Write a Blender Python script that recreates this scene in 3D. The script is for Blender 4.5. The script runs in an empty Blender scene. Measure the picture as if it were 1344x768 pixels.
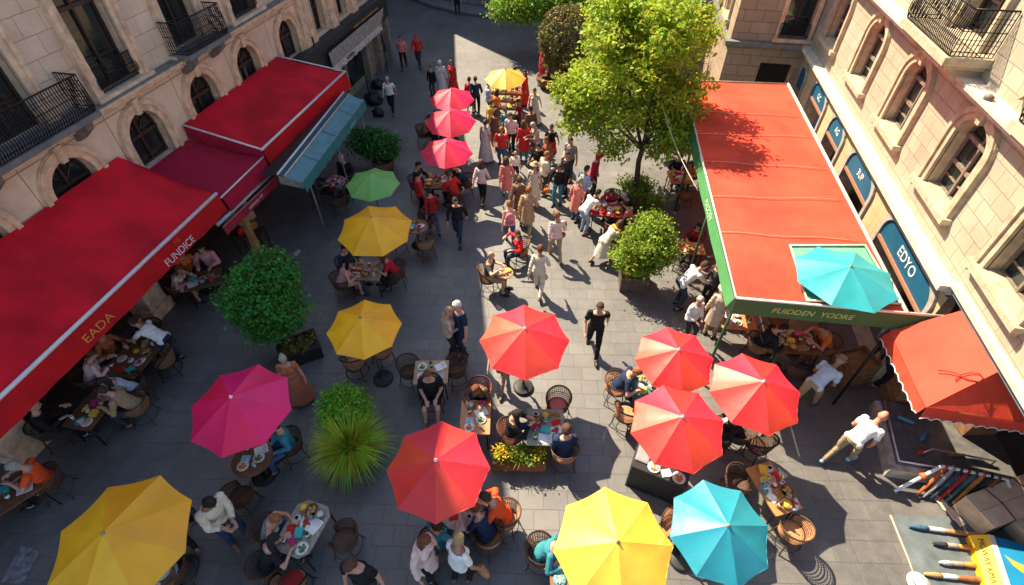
import bpy, bmesh, math, random
import numpy as np
from mathutils import Vector, Matrix, noise

R = math.radians
PI = math.pi
rnd = random.Random(11)
nr = np.random.RandomState(5)
scene = bpy.context.scene
COL = scene.collection

# ------------------------------------------------------------------ camera
CAM_H, CAM_PITCH, CAM_F, CAM_HEAD = 10.4, R(44.5), 680.0, R(10.9)
_hd = Vector((-math.sin(CAM_HEAD), math.cos(CAM_HEAD), 0))
_rt = Vector((math.cos(CAM_HEAD), math.sin(CAM_HEAD), 0))
_fw = _hd * math.cos(CAM_PITCH) - Vector((0, 0, 1)) * math.sin(CAM_PITCH)
_cu = _hd * math.sin(CAM_PITCH) + Vector((0, 0, 1)) * math.cos(CAM_PITCH)


def at(x, y, z=0.0):
    """point of the place at height z that the photograph shows at pixel x, y"""
    d = _fw * CAM_F + _rt * (x - 672) + _cu * (384 - y)
    t = (z - CAM_H) / d.z
    return Vector((d.x * t, d.y * t, z))


def face(a):
    """rotation about z for a figure looking to image angle a (0 right, 90 away, 270 towards us)"""
    return R(a + 10.9 - 90)


cam_d = bpy.data.cameras.new('camera')
cam = bpy.data.objects.new('camera', cam_d)
COL.objects.link(cam)
cam.location = (0, 0, CAM_H)
cam.rotation_euler = (PI / 2 - CAM_PITCH, 0, CAM_HEAD)
cam_d.sensor_width = 36
cam_d.lens = 36 * CAM_F / 1344
cam_d.clip_end = 2000
scene.camera = cam

# ------------------------------------------------------------------ light
SUN_AZ_DIR = (0.77, -0.64)          # the way shadows fall
SUN_EL = R(48)
w = bpy.data.worlds.new('World')
scene.world = w
w.use_nodes = True
nt = w.node_tree
sky = nt.nodes.new('ShaderNodeTexSky')
sky.sky_type = 'NISHITA'
sky.sun_disc = False
sky.sun_elevation = SUN_EL
sky.sun_rotation = math.atan2(-SUN_AZ_DIR[0], -SUN_AZ_DIR[1])
bg = nt.nodes['Background']
nt.links.new(sky.outputs[0], bg.inputs[0])
bg.inputs[1].default_value = 0.105
sd = bpy.data.lights.new('sun', 'SUN')
sd.energy = 5.0
sd.angle = R(0.5)
sd.color = (1.0, 0.83, 0.60)
so = bpy.data.objects.new('sun', sd)
COL.objects.link(so)
_ch = math.cos(SUN_EL)
_l = math.hypot(*SUN_AZ_DIR)
so.rotation_euler = Vector((SUN_AZ_DIR[0] / _l * _ch, SUN_AZ_DIR[1] / _l * _ch, -math.sin(SUN_EL))).to_track_quat('-Z', 'Y').to_euler()
so.location = (-20, 30, 40)
vs = scene.view_settings
vs.view_transform = 'Standard'
vs.look = 'None'
vs.exposure = 1.45
vs.gamma = 1
scene.cycles.max_bounces = 6
scene.cycles.use_denoising = True

# ------------------------------------------------------------------ mesh helper


class MB:
    def __init__(s):
        s.v, s.f, s.m, s.s = [], [], [], []

    def add(s, vs_, fs, mi=0, smooth=False):
        o = len(s.v)
        s.v += [tuple(p) for p in vs_]
        for f in fs:
            s.f.append(tuple(i + o for i in f))
            s.m.append(mi)
            s.s.append(smooth)
        return s

    def box(s, c, size, rz=0, mi=0, rot=None):
        M = rot if rot is not None else Matrix.Rotation(rz, 3, 'Z')
        h = Vector(size) / 2
        c = Vector(c)
        vs_ = [c + M @ Vector((sx * h.x, sy * h.y, sz * h.z)) for sz in (-1, 1) for sy in (-1, 1) for sx in (-1, 1)]
        return s.add(vs_, [(0, 2, 3, 1), (4, 5, 7, 6), (0, 1, 5, 4), (2, 6, 7, 3), (0, 4, 6, 2), (1, 3, 7, 5)], mi)

    def tube(s, pts, r, n=6, closed=False, mi=0, smooth=True, flat=None):
        pts = [Vector(p) for p in pts]
        k = len(pts)
        rs = r if isinstance(r, (list, tuple)) else [r] * k
        vs_, fs = [], []
        nrm = None
        for i, p in enumerate(pts):
            a = pts[(i - 1) % k] if (closed or i > 0) else p
            b = pts[(i + 1) % k] if (closed or i < k - 1) else p
            t = (b - a)
            if t.length < 1e-9:
                t = Vector((0, 0, 1))
            t.normalize()
            if nrm is None:
                nrm = t.orthogonal().normalized()
            else:
                nrm = (nrm - t * nrm.dot(t))
                if nrm.length < 1e-6:
                    nrm = t.orthogonal()
                nrm.normalize()
            bn = t.cross(nrm)
            for j in range(n):
                q = 2 * PI * j / n
                vs_.append(p + (nrm * math.cos(q) + bn * math.sin(q)) * rs[i])
        for i in range(k if closed else k - 1):
            i2 = (i + 1) % k
            for j in range(n):
                j2 = (j + 1) % n
                fs.append((i * n + j, i * n + j2, i2 * n + j2, i2 * n + j))
        if not closed:
            fs.append(tuple(range(n - 1, -1, -1)))
            fs.append(tuple((k - 1) * n + j for j in range(n)))
        return s.add(vs_, fs, mi, smooth)

    def lathe(s, prof, n=16, c=(0, 0, 0), mi=0, smooth=True, sq=1.0):
        vs_, fs = [], []
        for (r_, z) in prof:
            for j in range(n):
                q = 2 * PI * j / n
                vs_.append((c[0] + r_ * math.cos(q), c[1] + r_ * math.sin(q) * sq, c[2] + z))
        k = len(prof)
        for i in range(k - 1):
            for j in range(n):
                j2 = (j + 1) % n
                fs.append((i * n + j, i * n + j2, (i + 1) * n + j2, (i + 1) * n + j))
        if prof[0][0] > 1e-6:
            fs.append(tuple(range(n - 1, -1, -1)))
        if prof[-1][0] > 1e-6:
            fs.append(tuple((k - 1) * n + j for j in range(n)))
        return s.add(vs_, fs, mi, smooth)

    def prism(s, poly, z0, z1, mi=0, T=None):
        k = len(poly)
        vs_ = [Vector((p[0], p[1], z0)) for p in poly] + [Vector((p[0], p[1], z1)) for p in poly]
        if T:
            vs_ = [T(*p) for p in vs_]
        fs = [tuple(range(k - 1, -1, -1)), tuple(range(k, 2 * k))] + [(i, (i + 1) % k, (i + 1) % k + k, i + k) for i in range(k)]
        return s.add(vs_, fs, mi)

    def grid(s, fn, nu, nv, mi=0, smooth=True):
        vs_ = [fn(i / nu, j / nv) for i in range(nu + 1) for j in range(nv + 1)]
        fs = [(i * (nv + 1) + j, (i + 1) * (nv + 1) + j, (i + 1) * (nv + 1) + j + 1, i * (nv + 1) + j + 1) for i in range(nu) for j in range(nv)]
        return s.add(vs_, fs, mi, smooth)

    def ell(s, c, r, n=12, m=8, mi=0, M=None, bump=0.0, seed=0):
        c = Vector(c)
        vs_, fs = [], []
        for i in range(m + 1):
            th = PI * i / m
            for j in range(n):
                q = 2 * PI * j / n
                d = Vector((math.sin(th) * math.cos(q), math.sin(th) * math.sin(q), math.cos(th)))
                k = 1 + (bump * noise.noise(d * 2.3 + Vector((seed, seed * 1.7, 0))) if bump else 0)
                p = Vector((d.x * r[0], d.y * r[1], d.z * r[2])) * k
                vs_.append(c + (M @ p if M is not None else p))
        for i in range(m):
            for j in range(n):
                j2 = (j + 1) % n
                fs.append((i * n + j, (i + 1) * n + j, (i + 1) * n + j2, i * n + j2))
        return s.add(vs_, fs, mi, True)

    def mesh(s, name, fix=True):
        me = bpy.data.meshes.new(name)
        me.from_pydata(s.v, [], s.f)
        me.polygons.foreach_set('material_index', s.m)
        me.polygons.foreach_set('use_smooth', s.s)
        if fix:
            bm = bmesh.new()
            bm.from_mesh(me)
            bmesh.ops.recalc_face_normals(bm, faces=bm.faces)
            bm.to_mesh(me)
            bm.free()
        me.update()
        return me

    def build(s, name, mats, parent=None, fix=True):
        me = s.mesh(name, fix)
        for m_ in (mats if isinstance(mats, (list, tuple)) else [mats]):
            me.materials.append(m_)
        o = bpy.data.objects.new(name, me)
        COL.objects.link(o)
        if parent:
            o.parent = parent
        return o


def tag(o, label, cat, group=None, kind=None):
    o['label'] = label
    o['category'] = cat
    if group:
        o['group'] = group
    if kind:
        o['kind'] = kind
    return o


def thing(name, label, cat, loc=(0, 0, 0), rz=0, group=None):
    o = bpy.data.objects.new(name, None)
    COL.objects.link(o)
    o.location = loc
    o.rotation_euler = (0, 0, rz)
    o.empty_display_size = .1
    return tag(o, label, cat, group)


def inst(me, name, mats, parent=None, loc=(0, 0, 0), rz=0, sc=1.0):
    """an object on shared mesh data with materials of its own"""
    mats = mats if isinstance(mats, (list, tuple)) else [mats]
    while len(me.materials) < len(mats):
        me.materials.append(None)
    o = bpy.data.objects.new(name, me)
    COL.objects.link(o)
    for i, m_ in enumerate(mats):
        o.material_slots[i].link = 'OBJECT'
        o.material_slots[i].material = m_
    if parent:
        o.parent = parent
    o.location = loc
    o.rotation_euler = (0, 0, rz)
    o.scale = (sc,) * 3 if not isinstance(sc, (tuple, list)) else sc
    return o


# ------------------------------------------------------------------ materials
_M = {}


def nd(nt_, typ, **kw):
    n_ = nt_.nodes.new(typ)
    for k, v in kw.items():
        setattr(n_, k, v)
    return n_


def mat(name, col, rough=.6, var=.15, scale=6.0, bump=0.0, bscale=40.0, metal=0.0, spec=.4, transl=0.0, sheen=0.0, island=0.0, alpha_ior=None):
    key = (name, tuple(col), rough, var, scale, bump, bscale, metal, transl, island)
    if key in _M:
        return _M[key]
    m = bpy.data.materials.new(name)
    m.use_nodes = True
    t = m.node_tree
    b = t.nodes['Principled BSDF']
    b.inputs['Roughness'].default_value = rough
    b.inputs['Metallic'].default_value = metal
    b.inputs['Specular IOR Level'].default_value = spec
    if sheen:
        b.inputs['Sheen Weight'].default_value = sheen
    tc = nd(t, 'ShaderNodeTexCoord')
    out = None
    c4 = (*col, 1)
    if var > 0:
        n1 = nd(t, 'ShaderNodeTexNoise')
        n1.inputs['Scale'].default_value = scale
        n1.inputs['Detail'].default_value = 4
        t.links.new(tc.outputs['Object'], n1.inputs['Vector'])
        mr = nd(t, 'ShaderNodeMapRange')
        mr.inputs['From Min'].default_value = .3
        mr.inputs['From Max'].default_value = .7
        mr.inputs['To Min'].default_value = 1 - var
        mr.inputs['To Max'].default_value = 1 + var
        t.links.new(n1.outputs['Fac'], mr.inputs['Value'])
        hs = nd(t, 'ShaderNodeHueSaturation')
        hs.inputs['Color'].default_value = c4
        t.links.new(mr.outputs[0], hs.inputs['Value'])
        out = hs.outputs[0]
        if island:
            g = nd(t, 'ShaderNodeNewGeometry')
            m2 = nd(t, 'ShaderNodeMapRange')
            m2.inputs['To Min'].default_value = .5 - island * .07
            m2.inputs['To Max'].default_value = .5 + island * .07
            t.links.new(g.outputs['Random Per Island'], m2.inputs['Value'])
            t.links.new(m2.outputs[0], hs.inputs['Hue'])
            m3 = nd(t, 'ShaderNodeMath', operation='MULTIPLY_ADD')
            m3.inputs[1].default_value = island * .9
            m3.inputs[2].default_value = 1 - island * .45
            t.links.new(g.outputs['Random Per Island'], m3.inputs[0])
            m4 = nd(t, 'ShaderNodeMath', operation='MULTIPLY')
            t.links.new(m3.outputs[0], m4.inputs[0])
            t.links.new(mr.outputs[0], m4.inputs[1])
            t.links.new(m4.outputs[0], hs.inputs['Value'])
        t.links.new(out, b.inputs['Base Color'])
    else:
        b.inputs['Base Color'].default_value = c4
    if bump:
        n2 = nd(t, 'ShaderNodeTexNoise')
        n2.inputs['Scale'].default_value = bscale
        n2.inputs['Detail'].default_value = 3
        t.links.new(tc.outputs['Object'], n2.inputs['Vector'])
        bp = nd(t, 'ShaderNodeBump')
        bp.inputs['Strength'].default_value = bump
        bp.inputs['Distance'].default_value = .02
        t.links.new(n2.outputs['Fac'], bp.inputs['Height'])
        t.links.new(bp.outputs[0], b.inputs['Normal'])
    if transl:
        tr = nd(t, 'ShaderNodeBsdfTranslucent')
        if out is not None:
            t.links.new(out, tr.inputs['Color'])
        else:
            tr.inputs['Color'].default_value = c4
        mx = nd(t, 'ShaderNodeMixShader')
        mx.inputs[0].default_value = transl
        t.links.new(b.outputs[0], mx.inputs[1])
        t.links.new(tr.outputs[0], mx.inputs[2])
        t.links.new(mx.outputs[0], t.nodes['Material Output'].inputs['Surface'])
    _M[key] = m
    return m


def cloth(col, var=.14):
    return mat('cloth', col, .85, var, 9, .35, 26, spec=.2)


def glassy(name, col, rough=.06, alpha=1.0):
    key = (name, col)
    if key in _M:
        return _M[key]
    m = bpy.data.materials.new(name)
    m.use_nodes = True
    b = m.node_tree.nodes['Principled BSDF']
    b.inputs['Base Color'].default_value = (*col, 1)
    b.inputs['Roughness'].default_value = rough
    b.inputs['Specular IOR Level'].default_value = .7
    if alpha < 1:
        b.inputs['Transmission Weight'].default_value = 1 - alpha
    _M[key] = m
    return m


def wall_mat(name, c1, c2, mortar, axes, bw, bh, msize=.012, off=.5, rough=.8, bumpd=.012, stain=.25):
    """stone or plaster courses laid on the wall's own axes (axes picks world coordinates)"""
    m = bpy.data.materials.new(name)
    m.use_nodes = True
    t = m.node_tree
    b = t.nodes['Principled BSDF']
    b.inputs['Roughness'].default_value = rough
    b.inputs['Specular IOR Level'].default_value = .25
    tc = nd(t, 'ShaderNodeTexCoord')
    sp = nd(t, 'ShaderNodeSeparateXYZ')
    t.links.new(tc.outputs['Object'], sp.inputs[0])
    cb = nd(t, 'ShaderNodeCombineXYZ')
    t.links.new(sp.outputs[axes[0]], cb.inputs[0])
    t.links.new(sp.outputs[axes[1]], cb.inputs[1])
    br = nd(t, 'ShaderNodeTexBrick')
    br.offset = off
    br.inputs['Scale'].default_value = 1
    br.inputs['Color1'].default_value = (*c1, 1)
    br.inputs['Color2'].default_value = (*c2, 1)
    br.inputs['Mortar'].default_value = (*mortar, 1)
    br.inputs['Mortar Size'].default_value = msize
    br.inputs['Mortar Smooth'].default_value = .3
    br.inputs['Brick Width'].default_value = bw
    br.inputs['Row Height'].default_value = bh
    t.links.new(cb.outputs[0], br.inputs['Vector'])
    n1 = nd(t, 'ShaderNodeTexNoise')
    n1.inputs['Scale'].default_value = .9
    n1.inputs['Detail'].default_value = 8
    n1.inputs['Roughness'].default_value = .65
    t.links.new(tc.outputs['Object'], n1.inputs['Vector'])
    n2 = nd(t, 'ShaderNodeTexNoise')
    n2.inputs['Scale'].default_value = 22
    n2.inputs['Detail'].default_value = 6
    t.links.new(tc.outputs['Object'], n2.inputs['Vector'])
    mp = nd(t, 'ShaderNodeMapRange')
    mp.inputs['From Min'].default_value = .3
    mp.inputs['From Max'].default_value = .75
    mp.inputs['To Min'].default_value = 1 - stain
    mp.inputs['To Max'].default_value = 1 + stain * .5
    t.links.new(n1.outputs['Fac'], mp.inputs['Value'])
    hs = nd(t, 'ShaderNodeHueSaturation')
    t.links.new(br.outputs['Color'], hs.inputs['Color'])
    ml = nd(t, 'ShaderNodeMath', operation='MULTIPLY')
    t.links.new(mp.outputs[0], ml.inputs[0])
    m5 = nd(t, 'ShaderNodeMapRange')
    m5.inputs['To Min'].default_value = .86
    m5.inputs['To Max'].default_value = 1.14
    t.links.new(n2.outputs['Fac'], m5.inputs['Value'])
    t.links.new(m5.outputs[0], ml.inputs[1])
    t.links.new(ml.outputs[0], hs.inputs['Value'])
    t.links.new(hs.outputs[0], b.inputs['Base Color'])
    sub = nd(t, 'ShaderNodeMath', operation='MULTIPLY_ADD')
    t.links.new(n2.outputs['Fac'], sub.inputs[0])
    sub.inputs[1].default_value = .35
    inv = nd(t, 'ShaderNodeMath', operation='SUBTRACT')
    inv.inputs[0].default_value = 1
    t.links.new(br.outputs['Fac'], inv.inputs[1])
    t.links.new(inv.outputs[0], sub.inputs[2])
    bp = nd(t, 'ShaderNodeBump')
    bp.inputs['Strength'].default_value = .6
    bp.inputs['Distance'].default_value = bumpd
    t.links.new(sub.outputs[0], bp.inputs['Height'])
    t.links.new(bp.outputs[0], b.inputs['Normal'])
    return m


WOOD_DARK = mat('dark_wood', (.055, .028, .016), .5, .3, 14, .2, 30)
WOOD = mat('wood', (.20, .10, .045), .5, .3, 10, .2, 30)
WOOD_PALE = mat('pale_wood', (.42, .26, .13), .55, .22, 10, .15, 30)
WOOD_GREY = mat('grey_wood', (.30, .25, .19), .6, .25, 12, .15, 30)
IRON = mat('iron', (.012, .012, .014), .45, .2, 12, 0, metal=.3)
STEEL = mat('steel', (.6, .6, .6), .35, .1, 6, 0, metal=.8)
WHITE = mat('white_paint', (.78, .77, .74), .5, .06, 5)
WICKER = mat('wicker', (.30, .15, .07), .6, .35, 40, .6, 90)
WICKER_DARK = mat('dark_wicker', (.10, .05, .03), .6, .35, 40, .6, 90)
BLACK = mat('black_matt', (.015, .015, .017), .55, .2, 8)
SKIN = mat('skin', (.52, .29, .20), .55, .12, 14)
SKIN_TAN = mat('tanned_skin', (.38, .20, .13), .55, .12, 14)
EYE = mat('eye', (.02, .015, .012), .3, 0)
LIP = mat('lip', (.42, .13, .11), .5, 0)
GLASS = glassy('window_glass', (.012, .02, .022), .04)
SOIL = mat('soil', (.05, .033, .022), .9, .4, 20, .6, 40)
# ------------------------------------------------------------------ people
def ik(a, b, l1, l2, pole):
    a, b, pole = Vector(a), Vector(b), Vector(pole)
    d = b - a
    L = d.length
    if L > (l1 + l2) * .995:
        b = a + d * ((l1 + l2) * .995 / L)
        d = b - a
        L = d.length
    u = d / L
    x = (l1 * l1 - l2 * l2 + L * L) / (2 * L)
    h = math.sqrt(max(l1 * l1 - x * x, 0))
    p = pole - u * pole.dot(u)
    if p.length < 1e-6:
        p = u.orthogonal()
    return a + u * x + p.normalized() * h, b


POSES = {
    'stand': dict(hands=((-.27, .06, .82), (.27, .04, .82)), feet=((-.10, .02, 0), (.11, -.03, 0)), head=(12, -8)),
    'idle': dict(hands=((-.27, .03, .83), (.14, .27, 1.06)), feet=((-.12, .08, 0), (.10, -.04, 0)), lean=3, head=(-18, -12), hip=(.03, 0, .92)),
    'akimbo': dict(hands=((-.22, .02, .98), (.23, .02, .98)), feet=((-.14, 0, 0), (.13, .03, 0)), head=(20, -5), pole=1.6),
    'phone': dict(hands=((-.05, .34, 1.10), (.10, .36, 1.14)), feet=((-.11, .03, 0), (.12, -.02, 0)), lean=7, head=(8, -34)),
    'carry': dict(hands=((-.26, .05, .83), (.33, .16, .88)), feet=((-.10, -.06, 0), (.10, .10, 0)), lean=6, head=(25, -18)),
    'walk': dict(hands=((-.25, -.20, .86), (.24, .27, .90)), feet=((-.09, .30, .0), (.09, -.33, .07)), hip=(0, 0, .90), lean=5, head=(4, -10), toe=(8, -38)),
    'stride': dict(hands=((-.24, .26, .90), (.25, -.20, .86)), feet=((-.09, -.33, .07), (.09, .30, .0)), hip=(0, 0, .90), lean=6, head=(-10, -12), toe=(-38, 8)),
    'hunch': dict(hands=((-.14, .42, .74), (.15, .40, .66)), feet=((-.10, -.42, .06), (.10, .26, 0)), hip=(0, -.06, .87), lean=52, head=(6, -12), toe=(-32, 4)),
    'stoop': dict(hands=((-.20, .30, .72), (.20, .26, .70)), feet=((-.10, -.36, .06), (.10, .24, 0)), hip=(0, -.04, .88), lean=40, head=(6, -14), toe=(-32, 4)),
    'bend': dict(hands=((-.16, .70, .82), (.14, .66, .80)), feet=((-.12, .02, 0), (.12, -.10, 0)), hip=(0, -.10, .90), lean=48, head=(-5, -14)),
    'sit': dict(seat=1, hands=((-.17, .40, .80), (.19, .36, .80)), feet=((-.13, .46, 0), (.13, .42, 0)), lean=9, head=(10, -14)),
    'sitlean': dict(seat=1, hands=((-.12, .46, .80), (.22, .42, .80)), feet=((-.12, .30, 0), (.14, .44, 0)), lean=26, head=(-12, -22)),
    'sitread': dict(seat=1, hands=((-.10, .36, .90), (.12, .36, .92)), feet=((-.10, .48, 0), (.12, .40, 0)), lean=4, head=(4, -36)),
    'sitlap': dict(seat=1, hands=((-.12, .26, .66), (.10, .28, .66)), feet=((-.10, .46, 0), (.16, .40, 0)), lean=3, head=(-20, -10)),
    'sittalk': dict(seat=1, hands=((-.20, .34, .80), (.26, .36, 1.02)), feet=((-.12, .44, 0), (.12, .40, 0)), lean=6, head=(28, -6)),
}
_body = {}


def loft(mb, rings, n=16):
    vs_, fs = [], []
    for (c, a, b) in rings:
        for j in range(n):
            q = 2 * PI * j / n
            vs_.append(c + a * math.cos(q) + b * math.sin(q))
    k = len(rings)
    for i in range(k - 1):
        for j in range(n):
            j2 = (j + 1) % n
            fs.append((i * n + j, i * n + j2, (i + 1) * n + j2, (i + 1) * n + j))
    fs.append(tuple(range(n - 1, -1, -1)))
    fs.append(tuple((k - 1) * n + j for j in range(n)))
    mb.add(vs_, fs)


def capsule(mb, p0, p1, r0, r1, n=10):
    p0, p1 = Vector(p0), Vector(p1)
    d = (p1 - p0)
    L = max(d.length, 1e-5)
    d = d / L
    pts, rs = [], []
    for k in range(4):
        q = PI / 2 * k / 3
        pts.append(p0 - d * r0 * math.cos(q) * .98)
        rs.append(max(r0 * math.sin(q), .001))
    for k in range(1, 4):
        q = k / 4
        pts.append(p0 + d * L * q)
        rs.append(r0 + (r1 - r0) * q)
    for k in range(4):
        q = PI / 2 * k / 3
        pts.append(p1 + d * r1 * math.sin(q) * .98)
        rs.append(max(r1 * math.cos(q), .001))
    mb.tube(pts, rs, n)


def body(pose, sex):
    key = (pose, sex)
    if key in _body:
        return _body[key]
    P_ = POSES[pose]
    f = sex == 'f'
    seat = P_.get('seat')
    hip = Vector(P_.get('hip', (0, 0, .55 if seat else .93)))
    ln = R(P_.get('lean', 2))
    Rm = Matrix.Rotation(-ln, 3, 'X')
    up = Rm @ Vector((0, 0, 1))
    fwd = Rm @ Vector((0, 1, 0))
    rt = Vector((1, 0, 0))
    base = hip - up * .04
    neck = hip + up * .50
    yaw, pit = P_.get('head', (0, 0))
    Hm = Matrix.Rotation(R(yaw), 3, 'Z') @ Matrix.Rotation(-ln * .45 + R(pit), 3, 'X')
    hup, hf, hr = Hm @ Vector((0, 0, 1)), Hm @ Vector((0, 1, 0)), Hm @ Vector((1, 0, 0))
    hc = neck + up * .055 + hup * .125 + hf * .025
    mb = MB()
    sw, hw, ww = (.160, .165, .125) if f else (.180, .150, .140)
    loft(mb, [(base - up * .06, rt * hw * .55, fwd * .07), (base, rt * hw, fwd * .115), (hip + up * .08, rt * hw * .97, fwd * .112),
              (hip + up * .18, rt * ww, fwd * .095), (hip + up * .30, rt * (sw * .86), fwd * .112), (hip + up * .39, rt * (sw * .95), fwd * .115),
              (hip + up * .455, rt * sw * .82, fwd * .085), (neck - up * .005, rt * .062, fwd * .06), (neck + up * .05, rt * .05, fwd * .052)])
    if f:
        for sx in (-1, 1):
            mb.ell(hip + up * .335 + fwd * .095 + rt * sx * .072, (.062, .055, .06), M=Rm)
    capsule(mb, neck - up * .03, hc - hup * .06 - hf * .01, .056, .052)
    bones = [('torso', base, neck, .12), ('head', neck + hup * .07, hc + hup * .06, .08)]
    mb.ell(hc + hup * .012 - hf * .008, (.076, .094, .110), 16, 12, M=Hm)
    mb.ell(hc - hup * .055 + hf * .028, (.056, .060, .062), 12, 8, M=Hm)
    capsule(mb, hc + hf * .088 + hup * .012, hc + hf * .103 - hup * .022, .009, .015, 8)
    mb.ell(hc + hf * .080 - hup * .058, (.026, .013, .010), 8, 6, M=Hm)
    for sx in (-1, 1):
        mb.ell(hc + hr * sx * .077 - hf * .012 - hup * .006, (.013, .020, .033), 8, 6, M=Hm)
    hipx = .092
    for i, sx in ((0, -1), (1, 1)):
        n_ = 'LR'[i]
        sh = hip + up * .435 + rt * sx * (sw - .005)
        hand = Vector(P_['hands'][i])
        # hand target is given at the palm
        pole = Vector((sx * P_.get('pole', .55), -1, -.25))
        wrist_t = hand
        el, wr = ik(sh, wrist_t, .285, .255, pole)
        ra = .9 if f else 1.0
        capsule(mb, sh, el, .056 * ra, .042 * ra)
        capsule(mb, el, wr, .043 * ra, .029 * ra)
        mb.ell(sh - rt * sx * .012, (.052 * ra, .056 * ra, .056 * ra))
        d = (wr - el).normalized()
        if d.z > -.5:
            dh = (d + Vector((0, .35, -.35))).normalized()
        else:
            dh = (d + Vector((0, .25, 0))).normalized()
        # palm frame
        side = Vector((sx, 0, 0)) - dh * dh.x * sx
        if side.length < .2:
            side = Vector((0, 0, 1)) - dh * dh.z
        side.normalize()
        inward = -side if d.z < -.5 else Vector((0, 0, -1)) - dh * (-dh.z)
        if inward.length < .2:
            inward = Vector((0, -1, 0))
        inward.normalize()
        wide = dh.cross(inward).normalized()
        fwdish = wide if wide.dot(Vector((0, 1, 0)) if d.z < -.5 else Vector((-sx, 0, 0))) > 0 else -wide
        Mp = Matrix((fwdish, dh, inward)).transposed()
        pc = wr + dh * .05
        mb.ell(pc, (.041, .054, .020), 12, 8, M=Mp)
        for q in range(4):
            off = (q - 1.5) * .0205
            Lf = (.062, .074, .078, .066)[3 - q] if True else .07
            k0 = wr + dh * .085 - fwdish * off
            k1 = k0 + dh * Lf * .5 + inward * .010
            k2 = k1 + (dh * .7 + inward * .7).normalized() * Lf * .5
            capsule(mb, k0 - dh * .03, k1, .0105, .0098, 8)
            capsule(mb, k1, k2, .0098, .0085, 8)
        t0 = wr + dh * .03 + fwdish * .028
        t1 = t0 + (fwdish * .75 + dh * .75 + inward * .25).normalized() * .035
        t2 = t1 + (dh * .85 + inward * .4 + fwdish * .1).normalized() * .032
        capsule(mb, t0, t1, .014, .012, 8)
        capsule(mb, t1, t2, .012, .010, 8)
        bones += [('ua' + n_, sh, el, .05), ('fa' + n_, el, wr, .036), ('ha' + n_, wr + dh * .015, wr + dh * .17, .03)]
        # legs
        hp = hip + rt * sx * hipx - up * .02
        ft = Vector(P_['feet'][i])
        toe = R(P_.get('toe', (0, 0))[i])
        ank = ft + Vector((0, 0, .085))
        kn, ank = ik(hp, ank, .43, .425, Vector((sx * .12, 1, .12)))
        rl = 1.03 if f else 1.0
        capsule(mb, hp, kn, .088 * rl, .056)
        capsule(mb, kn, ank, .054, .036)
        mb.ell(kn * .62 + ank * .38 - (ank - kn).cross(Vector((1, 0, 0))).normalized() * .014, (.046, .05, .09))
        fd = Matrix.Rotation(R(-sx * 8), 3, 'Z') @ Vector((0, math.cos(toe), math.sin(toe)))
        fu = fd.cross(Vector((1, 0, 0))) * -1
        heel = ank - fd * .045 - Vector((0, 0, .045))
        ball = ank + fd * .115 - Vector((0, 0, .052))
        tip = ank + fd * .175 - Vector((0, 0, .058))
        capsule(mb, heel, ball, .036, .036)
        capsule(mb, ball, tip, .038, .026)
        capsule(mb, ank, ank + fd * .08 - Vector((0, 0, .04)), .036, .034)
        bones += [('th' + n_, hp, kn, .07), ('sh' + n_, kn, ank, .045), ('ft' + n_, heel + Vector((0, 0, .012)), tip, .036)]
    me = mb.mesh('body_raw')
    tmp = bpy.data.objects.new('tmp', me)
    COL.objects.link(tmp)
    rm = tmp.modifiers.new('r', 'REMESH')
    rm.mode = 'VOXEL'
    rm.voxel_size = .0105
    rm.use_smooth_shade = True
    sm = tmp.modifiers.new('s', 'SMOOTH')
    sm.factor = .5
    sm.iterations = 2
    dg = bpy.context.evaluated_depsgraph_get()
    out = bpy.data.meshes.new_from_object(tmp.evaluated_get(dg))
    out.name = 'body'
    bpy.data.objects.remove(tmp)
    bpy.data.meshes.remove(me)
    nv = len(out.vertices)
    V = np.empty(nv * 3, 'f')
    out.vertices.foreach_get('co', V)
    V = V.reshape(-1, 3)
    N = np.empty(nv * 3, 'f')
    out.vertices.foreach_get('normal', N)
    N = N.reshape(-1, 3)
    D, Ts = [], []
    for (_, a, b, r_) in bones:
        a, b = np.array(a), np.array(b)
        ab = b - a
        t_ = ((V - a) @ ab) / (ab @ ab)
        tc = np.clip(t_, 0, 1)
        D.append(np.linalg.norm(V - (a + tc[:, None] * ab), axis=1) - r_)
        Ts.append(t_)
    D, Ts = np.array(D), np.array(Ts)
    D[0][Ts[0] > 1] += .02
    bi = D.argmin(0)
    T = Ts[bi, np.arange(nv)]
    loops = np.empty(len(out.loops), 'i')
    out.loops.foreach_get('vertex_index', loops)
    ls = np.empty(len(out.polygons), 'i')
    out.polygons.foreach_get('loop_start', ls)
    lt = np.empty(len(out.polygons), 'i')
    out.polygons.foreach_get('loop_total', lt)
    F = [tuple(loops[s_:s_ + c_]) for s_, c_ in zip(ls, lt)]
    hl = np.stack([(V - np.array(hc)) @ np.array(hr), (V - np.array(hc)) @ np.array(hf), (V - np.array(hc)) @ np.array(hup)], 1)
    names = [b_[0] for b_ in bones]
    B = dict(mesh=out, V=V, N=N, bi=bi, T=T, F=F, hl=hl, names=names, hc=hc, hup=hup, hf=hf, hr=hr, hip=hip, up=up, fwd=fwd, seat=seat, feet=P_['feet'], f=f, key=key, neck=neck, torsoT=Ts[0], g={})
    # face: eyes and lips as material regions
    mi = np.zeros(len(F), 'i')
    ctr = np.array([hl[list(q)].mean(0) for q in F])
    for sx in (-1, 1):
        mi[((ctr[:, 0] - sx * .031) / .017) ** 2 + ((ctr[:, 2] - .018) / .010) ** 2 + (ctr[:, 1] < .05) * 9 < 1] = 1
    mi[(abs(ctr[:, 0]) < .026) & (abs(ctr[:, 2] + .060) < .011) & (ctr[:, 1] > .07) & (ctr[:, 2] > -.09)] = 2
    for k in range(3):
        out.materials.append(None)
    out.polygons.foreach_set('material_index', mi)
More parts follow.
